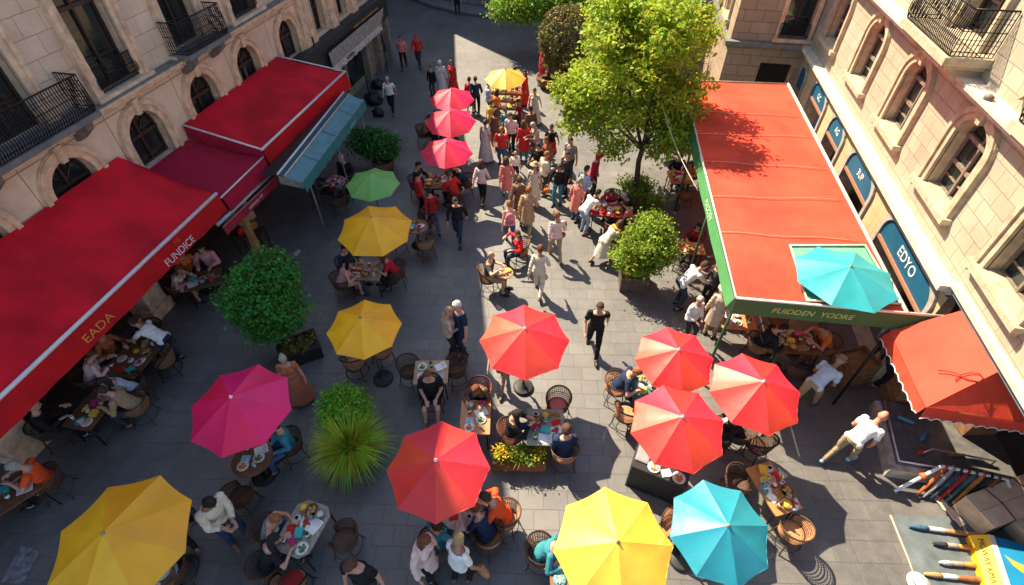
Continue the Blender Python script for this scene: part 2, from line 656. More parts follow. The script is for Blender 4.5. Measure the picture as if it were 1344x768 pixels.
    out.polygons.foreach_set('use_smooth', [True] * len(F))
    _body[key] = B
    return B


def sel_mesh(B, name, mask, off, extra=None, wr=.0):
    """a garment: the masked part of the body surface, lifted off the skin"""
    F = [q for q in B['F'] if all(mask[i] for i in q)]
    used = sorted({i for q in F for i in q})
    ix = {u: k for k, u in enumerate(used)}
    V = B['V'][used] + B['N'][used] * (off[used][:, None] if isinstance(off, np.ndarray) else off)
    if wr:
        q = B['V'][used]
        V = V + B['N'][used] * (wr * np.sin(q[:, 2] * 46 + q[:, 0] * 31 + np.sin(q[:, 1] * 37) * 2))[:, None]
    mb = MB()
    mb.add(V.tolist(), [tuple(ix[i] for i in q) for q in F], 0, True)
    if extra:
        extra(mb)
    return mb.mesh(name, False)


def skirt(B, mb, z_top_t, hem, flare, rad=.17):
    hip, up = B['hip'], B['up']
    fc = (Vector(B['feet'][0]) + Vector(B['feet'][1])) / 2
    top = hip + up * z_top_t
    n, k = 28, 9
    spread = abs(B['feet'][0][1] - B['feet'][1][1]) * .5
    spread = min(spread, .14)
    rings = []
    for i in range(k):
        q = i / (k - 1)
        z = top.z + (hem - top.z) * q
        g = (top.z - z) / max(top.z, .01)
        c = Vector((top.x + (fc.x - top.x) * g, top.y + (fc.y - top.y) * g, z))
        a = rad + flare * q
        rings.append((c, a, a * .8 + spread * g * 1.0))
    vs_, fs = [], []
    for i, (c, a, b) in enumerate(rings):
        for j in range(n):
            t = 2 * PI * j / n
            k_ = 1 + .06 * (i / k) * math.sin(t * 7 + i * .2)
            vs_.append((c.x + a * k_ * math.cos(t), c.y + b * k_ * math.sin(t), c.z))
    for i in range(k - 1):
        for j in range(n):
            j2 = (j + 1) % n
            fs.append((i * n + j, (i + 1) * n + j, (i + 1) * n + j2, i * n + j2))
    mb.add(vs_, fs, 0, True)


def garment(B, kind):
    if kind in B['g']:
        return B['g'][kind]
    nm = np.array(B['names'])[B['bi']]
    T, tt, hl = B['T'], B['torsoT'], B['hl']
    tor = nm == 'torso'
    ua = (nm == 'uaL') | (nm == 'uaR')
    fa = (nm == 'faL') | (nm == 'faR')
    th = (nm == 'thL') | (nm == 'thR')
    sh = (nm == 'shL') | (nm == 'shR')
    head = nm == 'head'
    hi = .93
    if kind == 'tee':
        m = sel_mesh(B, 'top', (tor & (tt < hi) & (tt > .02)) | (ua & (T < .66)) | (th & (T < .07)), .014, wr=.004)
    elif kind == 'vest':
        m = sel_mesh(B, 'top', (tor & (tt < .86) & (tt > .02)) | (th & (T < .07)), .016, wr=.003)
    elif kind == 'long':
        m = sel_mesh(B, 'top', (tor & (tt < hi + .02) & (tt > .0)) | ua | (fa & (T < .93)) | (th & (T < .08)), .014, wr=.004)
    elif kind == 'coat':
        m = sel_mesh(B, 'top', (tor & (tt < 1.0)) | ua | (fa & (T < .95)) | (th & (T < (.45 if B['seat'] else .2))), .019,
                     (None if B['seat'] else (lambda mb: skirt(B, mb, .06, .52, .04, .178))), wr=.005)
    elif kind == 'robe':
        m = sel_mesh(B, 'top', (tor & (tt < 1.0)) | ua | (fa & (T < .95)) | (th & (T < .3)), .022,
                     (None if B['seat'] else (lambda mb: skirt(B, mb, .08, .14, .12, .18))), wr=.008)
    elif kind == 'dress':
        m = sel_mesh(B, 'top', (tor & (tt < .86)) | (ua & (T < .35)) | (th & (T < (.8 if B['seat'] else .25))), .018,
                     (None if B['seat'] else (lambda mb: skirt(B, mb, .06, .34, .09, .17))), wr=.004)
    elif kind == 'longdress':
        m = sel_mesh(B, 'top', (tor & (tt < .9)) | (ua & (T < .6)) | th | (sh & (T < .5) if B['seat'] else th), .018,
                     (None if B['seat'] else (lambda mb: skirt(B, mb, .06, .10, .15, .17))), wr=.004)
    elif kind == 'trousers':
        m = sel_mesh(B, 'trousers', (tor & (tt < .26)) | th | (sh & (T < .97)), .012, wr=.003)
    elif kind == 'shorts':
        m = sel_mesh(B, 'trousers', (tor & (tt < .26)) | (th & (T < .85)), .016, wr=.003)
    elif kind == 'skirt':
        m = sel_mesh(B, 'trousers', (tor & (tt < .26)) | (th & (T < (.8 if B['seat'] else .3))), .012,
                     (None if B['seat'] else (lambda mb: skirt(B, mb, .08, .45, .07, .165))))
    elif kind in ('shoeL', 'shoeR'):
        m = sel_mesh(B, 'shoe', nm == 'ft' + kind[-1], .010)
    elif kind.startswith('hair_'):
        st = kind[5:]
        x, y, z = hl[:, 0], hl[:, 1], hl[:, 2]
        line = np.where(y > .0, .045 + (y) * .35, np.where(y > -.045, .045 + y * 1.6, -.065))
        if st == 'hood':
            line = np.where(y > .02, .03, -.2)
        mask = (head | (nm == 'torso')) & (z > line) & (z > -.12) & (np.abs(x) < .12) & (np.abs(y) < .14) if st == 'hood' else (head & (z > line))
        hc, hup, hf, hr, up = B['hc'], B['hup'], B['hf'], B['hr'], B['up']
        HM = Matrix((hr, hf, hup)).transposed()
        down = (Vector((0, 0, -1)) * .6 - B['up'] * .6).normalized()

        def ex(mb):
            if st in ('long', 'wavy'):
                c0 = hc - hf * .075 + hup * .01
                for k_ in range(9):
                    a = (k_ - 4) / 4
                    p0 = hc - hf * (.085 - .055 * a * a) + hr * a * .075 + hup * .03
                    p1 = p0 + down * .13 - hf * .015 + hr * a * .015
                    p2 = p1 + down * (.15 + .03 * math.sin(k_ * 2.1)) - B['fwd'] * .02
                    if st == 'wavy':
                        p1 += hr * a * .03
                        p2 += hr * a * .03
                    mb.tube([p0, (p0 + p1) / 2 + hr * .006 * math.sin(k_), p1, (p1 + p2) / 2, p2], [.022, .030, .032, .026, .008], 7)
            if st == 'bun':
                mb.ell(hc - hf * .10 + hup * .06, (.045, .045, .042), bump=.2)
            if st == 'pony':
                p0 = hc - hf * .10 + hup * .03
                mb.tube([p0, p0 + down * .1 - hf * .03, p0 + down * .22, p0 + down * .3 + hf * .01], [.022, .032, .026, .006], 7)
            if st == 'curly':
                rr = random.Random(3)
                for _ in range(46):
                    d = Vector((rr.uniform(-1, 1), rr.uniform(-1.1, .35), rr.uniform(-.35, 1))).normalized()
                    mb.ell(hc + HM @ Vector((d.x * .082, d.y * .098, d.z * .112 + .006)), (.022,) * 3, 6, 4)
            if st in ('hat', 'sunhat'):
                bw_ = .20 if st == 'sunhat' else .15
                prof = [(bw_, -.004), (bw_, .006), (.098, .014), (.092, .07), (.075, .092), (.001, .098)]
                o = len(mb.v)
                mb.lathe(prof, 18)
                for q in range(o, len(mb.v)):
                    mb.v[q] = tuple(hc + hup * .045 - hf * .008 + HM @ Vector((mb.v[q][0] * .92, mb.v[q][1] * 1.1, mb.v[q][2])))
            if st == 'cap':
                mb.add([hc + HM @ Vector(p) for p in ((-.06, .075, .055), (.06, .075, .055), (.05, .16, .04), (0, .178, .045), (-.05, .16, .04), (-.06, .075, .047), (.06, .075, .047), (.05, .16, .032), (0, .178, .037), (-.05, .16, .032))],
                       [(0, 1, 2, 3, 4), (5, 6, 7, 8, 9), (0, 1, 6, 5), (1, 2, 7, 6), (2, 3, 8, 7), (3, 4, 9, 8), (4, 0, 5, 9)])
        o_ = .016 if st in ('short', 'bun', 'pony') else (.03 if st == 'hood' else .012 if st in ('hat', 'sunhat', 'cap') else .02)
        nz = np.array([noise.noise(Vector(p) * 30) for p in hl]) if st not in ('hat', 'sunhat', 'cap', 'hood') else np.zeros(len(hl))
        m = sel_mesh(B, 'hair', mask, np.full(len(hl), o_) + nz * .008, ex)
    B['g'][kind] = m
    return m


HAIRC = {'black': (.012, .010, .009), 'brown': (.06, .032, .018), 'auburn': (.16, .05, .02), 'ginger': (.30, .11, .035), 'blond': (.42, .28, .13),
         'grey': (.42, .40, .38), 'white': (.7, .68, .65), 'chestnut': (.10, .045, .02)}
C = {'white': (.78, .76, .72), 'cream': (.66, .58, .46), 'beige': (.50, .40, .30), 'tan': (.38, .25, .14), 'brown': (.16, .08, .045), 'rust': (.38, .11, .05),
     'terracotta': (.42, .14, .08), 'red': (.60, .03, .025), 'darkred': (.28, .02, .02), 'crimson': (.50, .02, .05), 'coral': (.68, .20, .16), 'pink': (.66, .32, .33),
     'palepink': (.72, .52, .48), 'orange': (.75, .20, .04), 'vermilion': (.80, .09, .02), 'yellow': (.75, .48, .06), 'navy': (.018, .03, .07), 'blue': (.05, .13, .32), 'teal': (.04, .22, .28),
     'skyblue': (.32, .50, .66), 'paleblue': (.50, .60, .70), 'denim': (.06, .11, .20), 'paledenim': (.25, .34, .44), 'darkdenim': (.025, .04, .075),
     'black': (.014, .014, .016), 'charcoal': (.04, .04, .045), 'grey': (.28, .28, .29), 'palegrey': (.55, .55, .55), 'khaki': (.36, .27, .16), 'olive': (.13, .13, .06), 'green': (.05, .20, .08)}


def person(label, pose, sex, loc, rz, hair=('short', 'brown'), top=('tee', 'white'), legs=('trousers', 'denim'), shoe='black', skin=None, sc=1.0, group=None):
    B = body(pose, sex)
    if sex == 'f':
        sc *= .955
    o = inst(B['mesh'], 'person', [skin or SKIN, EYE, LIP], None, loc, rz, sc)
    tag(o, label, 'person', group)
    inst(garment(B, top[0]), {'coat': 'coat', 'robe': 'robe', 'dress': 'dress', 'longdress': 'dress'}.get(top[0], 'shirt'), cloth(C[top[1]]), o)
    if legs:
        inst(garment(B, legs[0]), {'skirt': 'skirt', 'shorts': 'shorts'}.get(legs[0], 'trousers'), cloth(C[legs[1]]), o)
    if hair and hair[0] != 'bald':
        hc = HAIRC.get(hair[1]) or C[hair[1]]
        if hair[0] in ('hat', 'sunhat', 'cap', 'hood'):
            inst(garment(B, 'hair_' + hair[0]), {'hood': 'hood', 'cap': 'cap'}.get(hair[0], 'hat'), cloth(hc), o)
        else:
            inst(garment(B, 'hair_' + hair[0]), 'hair', mat('hair', hc, .5, .35, 60, .8, 160), o)
    for s_ in 'LR':
        inst(garment(B, 'shoe' + s_), 'shoe', mat('leather', C[shoe], .45, .1, 8), o)
    return o
# ------------------------------------------------------------------ ground
def paving_mat():
    m = bpy.data.materials.new('stone_paving')
    m.use_nodes = True
    t = m.node_tree
    b = t.nodes['Principled BSDF']
    b.inputs['Specular IOR Level'].default_value = 1.0
    tc = nd(t, 'ShaderNodeTexCoord')
    mp = nd(t, 'ShaderNodeMapping')
    mp.inputs['Rotation'].default_value = (0, 0, R(-9))
    t.links.new(tc.outputs['Object'], mp.inputs['Vector'])
    # slightly wandering joints
    nz = nd(t, 'ShaderNodeTexNoise')
    nz.inputs['Scale'].default_value = 2.5
    t.links.new(tc.outputs['Object'], nz.inputs['Vector'])
    ad = nd(t, 'ShaderNodeMixRGB', blend_type='ADD')
    ad.inputs[0].default_value = .035
    t.links.new(mp.outputs[0], ad.inputs[1])
    t.links.new(nz.outputs['Color'], ad.inputs[2])
    br = nd(t, 'ShaderNodeTexBrick')
    br.offset = .37
    br.offset_frequency = 2
    br.squash = .8
    br.squash_frequency = 3
    br.inputs['Color1'].default_value = (.128, .123, .116, 1)
    br.inputs['Color2'].default_value = (.100, .098, .095, 1)
    br.inputs['Mortar'].default_value = (.055, .054, .054, 1)
    br.inputs['Scale'].default_value = 1
    br.inputs['Mortar Size'].default_value = .007
    br.inputs['Mortar Smooth'].default_value = .5
    br.inputs['Brick Width'].default_value = .50
    br.inputs['Row Height'].default_value = .40
    t.links.new(ad.outputs[0], br.inputs['Vector'])
    n1 = nd(t, 'ShaderNodeTexNoise')
    n1.inputs['Scale'].default_value = .45
    n1.inputs['Detail'].default_value = 9
    n1.inputs['Roughness'].default_value = .65
    t.links.new(tc.outputs['Object'], n1.inputs['Vector'])
    n2 = nd(t, 'ShaderNodeTexNoise')
    n2.inputs['Scale'].default_value = 45
    n2.inputs['Detail'].default_value = 6
    t.links.new(tc.outputs['Object'], n2.inputs['Vector'])
    n3 = nd(t, 'ShaderNodeTexNoise')
    n3.inputs['Scale'].default_value = 4.5
    n3.inputs['Detail'].default_value = 7
    n3.inputs['Roughness'].default_value = .7
    t.links.new(tc.outputs['Object'], n3.inputs['Vector'])

    def rng(n_, a, b_, lo, hi):
        q = nd(t, 'ShaderNodeMapRange')
        q.inputs['From Min'].default_value = a
        q.inputs['From Max'].default_value = b_
        q.inputs['To Min'].default_value = lo
        q.inputs['To Max'].default_value = hi
        t.links.new(n_.outputs['Fac'], q.inputs['Value'])
        return q

    def mul(a, b_):
        q = nd(t, 'ShaderNodeMath', operation='MULTIPLY')
        t.links.new(a.outputs[0], q.inputs[0])
        t.links.new(b_.outputs[0], q.inputs[1])
        return q
    vo = nd(t, 'ShaderNodeTexVoronoi')
    vo.inputs['Scale'].default_value = 3.2
    t.links.new(tc.outputs['Object'], vo.inputs['Vector'])
    sp_ = nd(t, 'ShaderNodeMapRange')
    sp_.inputs['From Min'].default_value = .05
    sp_.inputs['From Max'].default_value = .09
    sp_.inputs['To Min'].default_value = .62
    sp_.inputs['To Max'].default_value = 1
    t.links.new(vo.outputs['Distance'], sp_.inputs['Value'])
    v = mul(mul(mul(rng(n1, .3, .7, .62, 1.25), rng(n2, .3, .7, .84, 1.14)), rng(n3, .35, .7, .82, 1.1)), sp_)
    hs = nd(t, 'ShaderNodeHueSaturation')
    t.links.new(br.outputs['Color'], hs.inputs['Color'])
    t.links.new(v.outputs[0], hs.inputs['Value'])
    t.links.new(hs.outputs[0], b.inputs['Base Color'])
    ro = rng(n3, .3, .7, .54, .70)
    t.links.new(ro.outputs[0], b.inputs['Roughness'])
    h = nd(t, 'ShaderNodeMath', operation='MULTIPLY_ADD')
    t.links.new(n2.outputs['Fac'], h.inputs[0])
    h.inputs[1].default_value = .5
    iv = nd(t, 'ShaderNodeMath', operation='SUBTRACT')
    iv.inputs[0].default_value = 1
    t.links.new(br.outputs['Fac'], iv.inputs[1])
    t.links.new(iv.outputs[0], h.inputs[2])
    bp = nd(t, 'ShaderNodeBump')
    bp.inputs['Strength'].default_value = .5
    bp.inputs['Distance'].default_value = .012
    t.links.new(h.outputs[0], bp.inputs['Height'])
    t.links.new(bp.outputs[0], b.inputs['Normal'])
    return m


g = MB().add([(-400, -200, 0), (400, -200, 0), (400, 600, 0), (-400, 600, 0)], [(0, 1, 2, 3)]).build('ground', paving_mat())
g['kind'] = 'structure'
g['label'] = 'grey stone paving of the pedestrian street'

# pavement with a curved kerb at the far end of the street
PAVE = mat('pavement_stone', (.16, .155, .15), .75, .25, 5, .3, 40)
KERB = mat('kerb_stone', (.10, .10, .10), .7, .25, 6, .3, 40)
arc = [at(470, -26), at(540, 0), at(570, 11), at(602, 19), at(650, 25), at(700, 27), at(760, 27), at(830, 26), at(930, 25)]
poly = [(p.x, p.y) for p in arc] + [(12, 60), (-30, 60)]
pv = MB().prism(poly, .0, .13).build('pavement', PAVE)
pv['kind'] = 'structure'
pv['label'] = 'raised pavement with curved kerb beyond the street'
kb = MB()
for a, b in zip(arc[:-1], arc[1:]):
    d = (b - a)
    kb.box(((a + b) / 2) + Vector((0, 0, .072)), (d.length + .02, .16, .15), math.atan2(d.y, d.x))
kbo = kb.build('kerb', KERB)
kbo['kind'] = 'structure'
kbo['label'] = 'dark stone kerb of the far pavement'
# faded painted patch on the paving
mk = MB()
pts = [at(2, 764), at(28, 716), at(52, 724), at(30, 768)]
mk.add([(p.x, p.y, .004) for p in pts], [(0, 1, 2, 3)])
mo = mk.build('painted_marking', mat('worn_paint', (.17, .17, .175), .8, .5, 9))
mo['kind'] = 'structure'
mo['label'] = 'worn pale painted stripe on the paving'
mk = MB()
pts = [at(384, 334), at(392, 327), at(396, 330), at(389, 337)]
mk.add([(p.x, p.y, .004) for p in pts], [(0, 1, 2, 3)])
mo = mk.build('pale_paver', mat('pale_paver_stone', (.36, .35, .33), .8, .2, 9))
mo['kind'] = 'structure'

# ------------------------------------------------------------------ facades
ZL, XR, YW = -11.5, 7.2, 22.4


def TL(u, v, n):
    return Vector((ZL + n, u, v))


def TR(u, v, n):
    return Vector((XR - n, u, v))


def TW(u, v, n):
    return Vector((u, YW - n, v))


def TWW(u, v, n):
    return Vector((4.3 - n, u, v))


def opening(uc, w_, v0, vs_, kind='arch', n=14, grow=0.0, rise=None):
    """outline of an opening: rect, arch (half round) or segment (low arch)"""
    h = w_ / 2 + grow
    v0 = v0 - grow
    if kind == 'rect':
        return [(uc - h, v0), (uc + h, v0), (uc + h, vs_ + grow), (uc - h, vs_ + grow)]
    p = [(uc - h, v0), (uc + h, v0)]
    ri = (w_ / 2 if kind == 'arch' else (rise or .22)) + grow
    for i in range(n + 1):
        q = PI * i / n
        p.append((uc + h * math.cos(q), vs_ + ri * math.sin(q)))
    return p


def wall_sheet(outer, holes, T, depth):
    bm = bmesh.new()
    edges = []
    for lp in [outer] + holes:
        vs_ = [bm.verts.new(T(u, v, 0)) for u, v in lp]
        for i in range(len(vs_)):
            edges.append(bm.edges.new((vs_[i], vs_[(i + 1) % len(vs_)])))
    bmesh.ops.triangle_fill(bm, use_beauty=True, use_dissolve=False, edges=edges)
    me = bpy.data.meshes.new('w')
    bm.to_mesh(me)
    bm.free()
    mb = MB()
    mb.add([v.co[:] for v in me.vertices], [tuple(p.vertices) for p in me.polygons])
    bpy.data.meshes.remove(me)
    for lp in holes:
        k = len(lp)
        mb.add([T(u, v, 0) for u, v in lp] + [T(u, v, -depth) for u, v in lp], [(i, (i + 1) % k, (i + 1) % k + k, i + k) for i in range(k)], 1)
    return mb


def ring(mb, li, lo, n0, n1, T, mi=0, skip=()):
    k = len(li)
    vs_ = [T(u, v, n1) for u, v in li] + [T(u, v, n1) for u, v in lo] + [T(u, v, n0) for u, v in lo] + [T(u, v, n0) for u, v in li]
    for i in range(k):
        if i in skip:
            continue
        j = (i + 1) % k
        mb.add([vs_[i], vs_[j], vs_[j + k], vs_[i + k], vs_[i + 2 * k], vs_[j + 2 * k], vs_[i + 3 * k], vs_[j + 3 * k]],
               [(0, 1, 2, 3), (3, 2, 5, 4), (0, 1, 7, 6)], mi)
    return mb


def tbox(mb, T, u0, u1, v0, v1, n0, n1, mi=0):
    vs_ = [T(u, v, n) for n in (n0, n1) for v in (v0, v1) for u in (u0, u1)]
    return mb.add(vs_, [(0, 1, 3, 2), (4, 5, 7, 6), (0, 1, 5, 4), (2, 3, 7, 6), (0, 2, 6, 4), (1, 3, 7, 5)], mi)


def railing(T, u0, u1, v0, h, n1, mb=None, sides=True, pitch=.062):
    mb = mb or MB()
    runs = [((u0, n1), (u1, n1))]
    if sides:
        runs += [((u0, .03), (u0, n1)), ((u1, .03), (u1, n1))]
    for (a, b) in runs:
        A = lambda q: (a[0] + (b[0] - a[0]) * q, a[1] + (b[1] - a[1]) * q)
        L = math.hypot(b[0] - a[0], b[1] - a[1])
        for vv in (.02, .10, h * .55, h):
            mb.tube([T(A(0)[0], v0 + vv, A(0)[1]), T(A(1)[0], v0 + vv, A(1)[1])], .018 if vv == h else .010, 5)
        k = max(2, int(L / pitch))
        out = .05 if (a[1] == b[1]) else 0
        for i in range(k + 1):
            u, n_ = A(i / k)
            mb.tube([T(u, v0 + .02, n_), T(u, v0 + h * .25, n_ + out), T(u, v0 + h * .5, n_ + out * .7), T(u, v0 + h * .8, n_), T(u, v0 + h, n_)], .0105, 4)
            if i < k:
                um, nm_ = A((i + .5) / k)
                du = (b[0] - a[0]) / k * .5
                dn = (b[1] - a[1]) / k * .5
                c = [T(um + du * math.cos(q), v0 + h * .33 + .05 * math.sin(q), nm_ + dn * math.cos(q) + out) for q in [2 * PI * j / 8 for j in range(8)]]
                mb.tube(c, .006, 4, True)
                c = [T(um + du * math.cos(q), v0 + h * .78 + .05 * math.sin(q), nm_ + dn * math.cos(q)) for q in [2 * PI * j / 8 for j in range(8)]]
                mb.tube(c, .006, 4, True)
    return mb


def window(parent, T, uc, w_, v0, vs_, kind, trim, proud, depth, trim_m, frame_m, rows=2, sill=True, rise=None, fanlight=True, name='window', keystone=True, curtain=None):
    """surround (the part) with frame, pane and sill below it"""
    lo = opening(uc, w_, v0, vs_, kind, grow=trim, rise=rise)
    li = opening(uc, w_, v0, vs_, kind, rise=rise)
    mb = MB()
    ring(mb, li, lo, -.02, proud, T, 0, skip=(0,))
    l2 = opening(uc, w_, v0, vs_, kind, grow=trim * .55, rise=rise)
    l3 = opening(uc, w_, v0, vs_, kind, grow=trim * .95, rise=rise)
    ring(mb, l2, l3, proud - .01, proud + .045, T, 0, skip=(0,))
    top = vs_ + (0 if kind == 'rect' else (w_ / 2 if kind == 'arch' else (rise or .22)))
    if keystone and kind != 'rect':
        mb.prism([(uc - .07, top - .03), (uc + .07, top - .03), (uc + .11, top + trim + .06), (uc - .11, top + trim + .06)], proud - .01, proud + .08, 0, lambda u, v, n: T(u, v, n))
    if kind == 'rect' and trim:
        tbox(mb, T, uc - w_ / 2 - trim - .08, uc + w_ / 2 + trim + .08, vs_ + trim + .04, vs_ + trim + .18, -.02, proud + .14)
    o = mb.build(name, trim_m, parent)
    if sill:
        sb = MB()
        tbox(sb, T, uc - w_ / 2 - trim - .06, uc + w_ / 2 + trim + .06, v0 - .12, v0 + .004, -.02, proud + .13)
        tbox(sb, T, uc - w_ / 2, uc + w_ / 2, v0 - .02, v0 + .02, -depth, -.02)
        sb.build('sill', trim_m, o)
    fb = MB()
    fw_ = .055
    lin = opening(uc, w_ - 2 * fw_, v0 + fw_, vs_ - (fw_ if kind == 'rect' else 0), kind, rise=(rise or .22) - fw_)
    ring(fb, lin, li, -depth - .03, -depth + .05, T)
    tbox(fb, T, uc - .03, uc + .03, v0, top - .02, -depth - .02, -depth + .06)
    if kind == 'rect':
        hs_ = [v0 + (vs_ - v0) * .68] if rows == 2 else [v0 + (vs_ - v0) * q for q in (.33, .68)]
    else:
        hs_ = [vs_ - .02] + ([v0 + (vs_ - v0) * .5] if rows > 1 else [])
    for i, hh in enumerate(hs_):
        tbox(fb, T, uc - w_ / 2 + .01, uc + w_ / 2 - .01, hh - .04, hh + .04, -depth - .022, -depth + (.075 if i == 0 else .045))
    for sx in (-1, 1):
        x = uc + sx * w_ * .25
        if kind == 'arch' and fanlight:
            q = R(90 - sx * 42)
            r_ = w_ / 2
            p0, p1 = (uc, vs_), (uc + r_ * math.cos(q), vs_ + r_ * math.sin(q))
            fb.tube([T(p0[0], p0[1], -depth + .02), T(p1[0], p1[1], -depth + .02)], .022, 5)
        tbox(fb, T, uc + sx * .03, uc + sx * (w_ / 2 - .01), v0 + (vs_ - v0) * .25 - .015, v0 + (vs_ - v0) * .25 + .015, -depth - .018, -depth + .03)
    fb.build('frame', frame_m, o)
    pb = MB()
    pb.add([T(u, v, -depth) for u, v in li], [tuple(range(len(li)))])
    pb.build('pane', GLASS, o)
    if curtain is not None:
        cbm = MB()
        for sx in (-1, 1):
            def fn(a, b, sx=sx):
                u = uc + sx * (w_ * .5 - a * w_ * curtain)
                return T(u, v0 + .05 + (vs_ - v0 - .1) * b, -depth - .10 + .02 * math.sin(a * 30))
            cbm.grid(fn, 12, 3)
        cbm.build('curtain', mat('net_curtain', (.30, .30, .27), .9, .2, 5), o)
    # dark room behind the panes
    return o


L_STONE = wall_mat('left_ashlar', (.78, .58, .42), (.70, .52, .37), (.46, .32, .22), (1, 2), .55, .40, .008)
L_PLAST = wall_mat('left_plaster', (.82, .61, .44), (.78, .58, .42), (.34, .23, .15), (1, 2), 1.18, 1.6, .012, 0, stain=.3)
L_TRIM = mat('left_trim_stone', (.68, .47, .31), .75, .25, 5, .4, 30)
L_LEDGE = mat('ledge_lead', (.17, .16, .15), .7, .25, 5, .2, 30)
DARKROOM = mat('dark_interior', (.02, .016, .013), .8, .3, 3)
FR_DARK = mat('window_frame_dark', (.05, .025, .018), .45, .2, 9)
R_STONE = wall_mat('right_ashlar', (.45, .405, .305), (.39, .35, .26), (.25, .19, .13), (1, 2), .50, .32, .008)
R_PLAST = wall_mat('right_plaster', (.62, .45, .26), (.58, .42, .24), (.36, .23, .12), (1, 2), .95, .8, .008, 0, stain=.3)
R_TRIM = mat('right_trim_stone', (.46, .38, .26), .75, .25, 5, .4, 30)
R_CORN = mat('right_cornice_stone', (.60, .53, .43), .75, .22, 4, .3, 30)
FR_GREY = mat('window_frame_grey', (.21, .165, .13), .55, .25, 9)
W_STONE = wall_mat('wing_ashlar', (.42, .32, .23), (.36, .27, .19), (.17, .12, .09), (0, 2), .70, .40, .010)
WW_STONE = wall_mat('wing_side_ashlar', (.42, .32, .23), (.36, .27, .19), (.17, .12, .09), (1, 2), .70, .40, .010)

# ---- left building
LB = thing('stone_building', 'sand coloured stone building on the left with arched windows above the red awnings', 'building', (0, 0, 0))
arches = [(5.6, 1.18), (7.98, 1.18), (10.32, 1.18), (12.7, 1.18), (15.02, 1.18), (17.6, 1.18)]
lower = [opening(u, w_, 3.25, 3.98, 'arch') for u, w_ in arches]
talls = [(20.0, .85), (22.0, .85), (24.0, .85)]
lower2 = [opening(u, w_, 3.42, 5.9, 'rect') for u, w_ in talls]
uppers = [(2.2, 1.2), (4.9, 1.2), (7.6, 1.2), (10.32, 1.2), (13.0, 1.2), (15.7, 1.2)]
upper = [opening(u, w_, 5.28, 7.75, 'rect') for u, w_ in uppers]
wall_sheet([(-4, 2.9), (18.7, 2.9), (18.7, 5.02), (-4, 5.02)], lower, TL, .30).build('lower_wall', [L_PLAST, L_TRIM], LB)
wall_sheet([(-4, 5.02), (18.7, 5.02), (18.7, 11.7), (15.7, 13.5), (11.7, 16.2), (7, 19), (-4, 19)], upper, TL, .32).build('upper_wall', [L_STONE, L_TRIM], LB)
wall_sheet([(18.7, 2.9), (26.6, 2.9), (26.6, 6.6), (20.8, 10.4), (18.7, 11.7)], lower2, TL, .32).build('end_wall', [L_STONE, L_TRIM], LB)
# body behind the facade; its unseen roof slope is shaped to shade the street
bk = MB()
prof = [(-4, 0), (26.6, 0), (26.6, 6.58), (20.8, 10.38), (15.7, 13.48), (11.7, 16.18), (7, 18.98), (-4, 18.98)]
k = len(prof)
vs_ = [(ZL - .75, y, z) for y, z in prof] + [(ZL - 12, y, z) for y, z in prof]
bk.add(vs_, [tuple(range(k)), tuple(range(2 * k - 1, k - 1, -1))] + [(i, (i + 1) % k, (i + 1) % k + k, i + k) for i in range(k)])
bk.build('building_mass', DARKROOM, LB)
rf = MB()
for (a, b) in zip(prof[2:-1], prof[3:]):
    rf.add([(ZL + .02, a[0], a[1] + .06), (ZL + .02, b[0], b[1] + .06), (ZL - 12, b[0], b[1] + .06), (ZL - 12, a[0], a[1] + .06)], [(0, 1, 2, 3)])
rf.build('roof', mat('slate', (.07, .07, .075), .7, .3, 8, .4, 20), LB)
ew = MB()
ew.add([(ZL, 26.6, 0), (ZL - 12, 26.6, 0), (ZL - 12, 26.6, 6.58), (ZL, 26.6, 6.58)], [(0, 1, 2, 3)])
ew.build('gable_wall', L_TRIM, LB)
co = MB()
tbox(co, TL, -4, 18.85, 4.93, 5.02, 0, .12)
tbox(co, TL, -4, 18.9, 5.02, 5.12, -.01, .24)
tbox(co, TL, -4, 18.95, 5.12, 5.17, -.01, .32)
co.build('cornice', L_TRIM, LB)
lg = MB()
tbox(lg, TL, -4, 18.93, 5.172, 5.20, -.01, .29)
lg.build('ledge', L_LEDGE, LB)
for u, w_ in arches:
    window(LB, TL, u, w_, 3.25, 3.98, 'arch', .28, .06, .26, L_TRIM, FR_DARK, rows=1, sill=False)
for i, (u, w_) in enumerate(uppers):
    window(LB, TL, u, w_, 5.28, 7.75, 'rect', .26, .08, .26, L_TRIM, FR_DARK, rows=2, curtain=.36 if i % 2 else .3)
for u, w_ in talls:
    window(LB, TL, u, w_, 3.42, 5.9, 'rect', .10, .03, .28, L_TRIM, FR_DARK, rows=3, sill=False)
for u in (18.72, 19.1, 20.98, 22.98, 24.95, 26.4):
    pb = MB()
    tbox(pb, TL, u - .2, u + .2, 3.05, 6.5, -.01, .13)
    tbox(pb, TL, u - .25, u + .25, 3.30, 3.55, -.01, .17)
    pb.build('pilaster', L_TRIM, LB)
# window guards and balconies
for u in (10.32, 15.7):
    railing(TL, u - .62, u + .62, 5.30, .55, .05, sides=False).build('window_guard', IRON, LB)
for (u0, u1) in ((6.1, 8.95), (12.1, 13.95)):
    sb = MB()
    tbox(sb, TL, u0, u1, 5.20, 5.32, -.01, .62)
    for q in (u0 + .3, u1 - .3):
        sb.prism([(.0, 4.72), (.12, 4.74), (.46, 5.0), (.5, 5.2), (0, 5.2)], q - .1, q + .1, 0, lambda n, v, u: TL(u, v, n))
    b_ = sb.build('balcony', L_LEDGE, LB)
    railing(TL, u0 + .04, u1 - .04, 5.32, .78, .57).build('railing', IRON, b_)
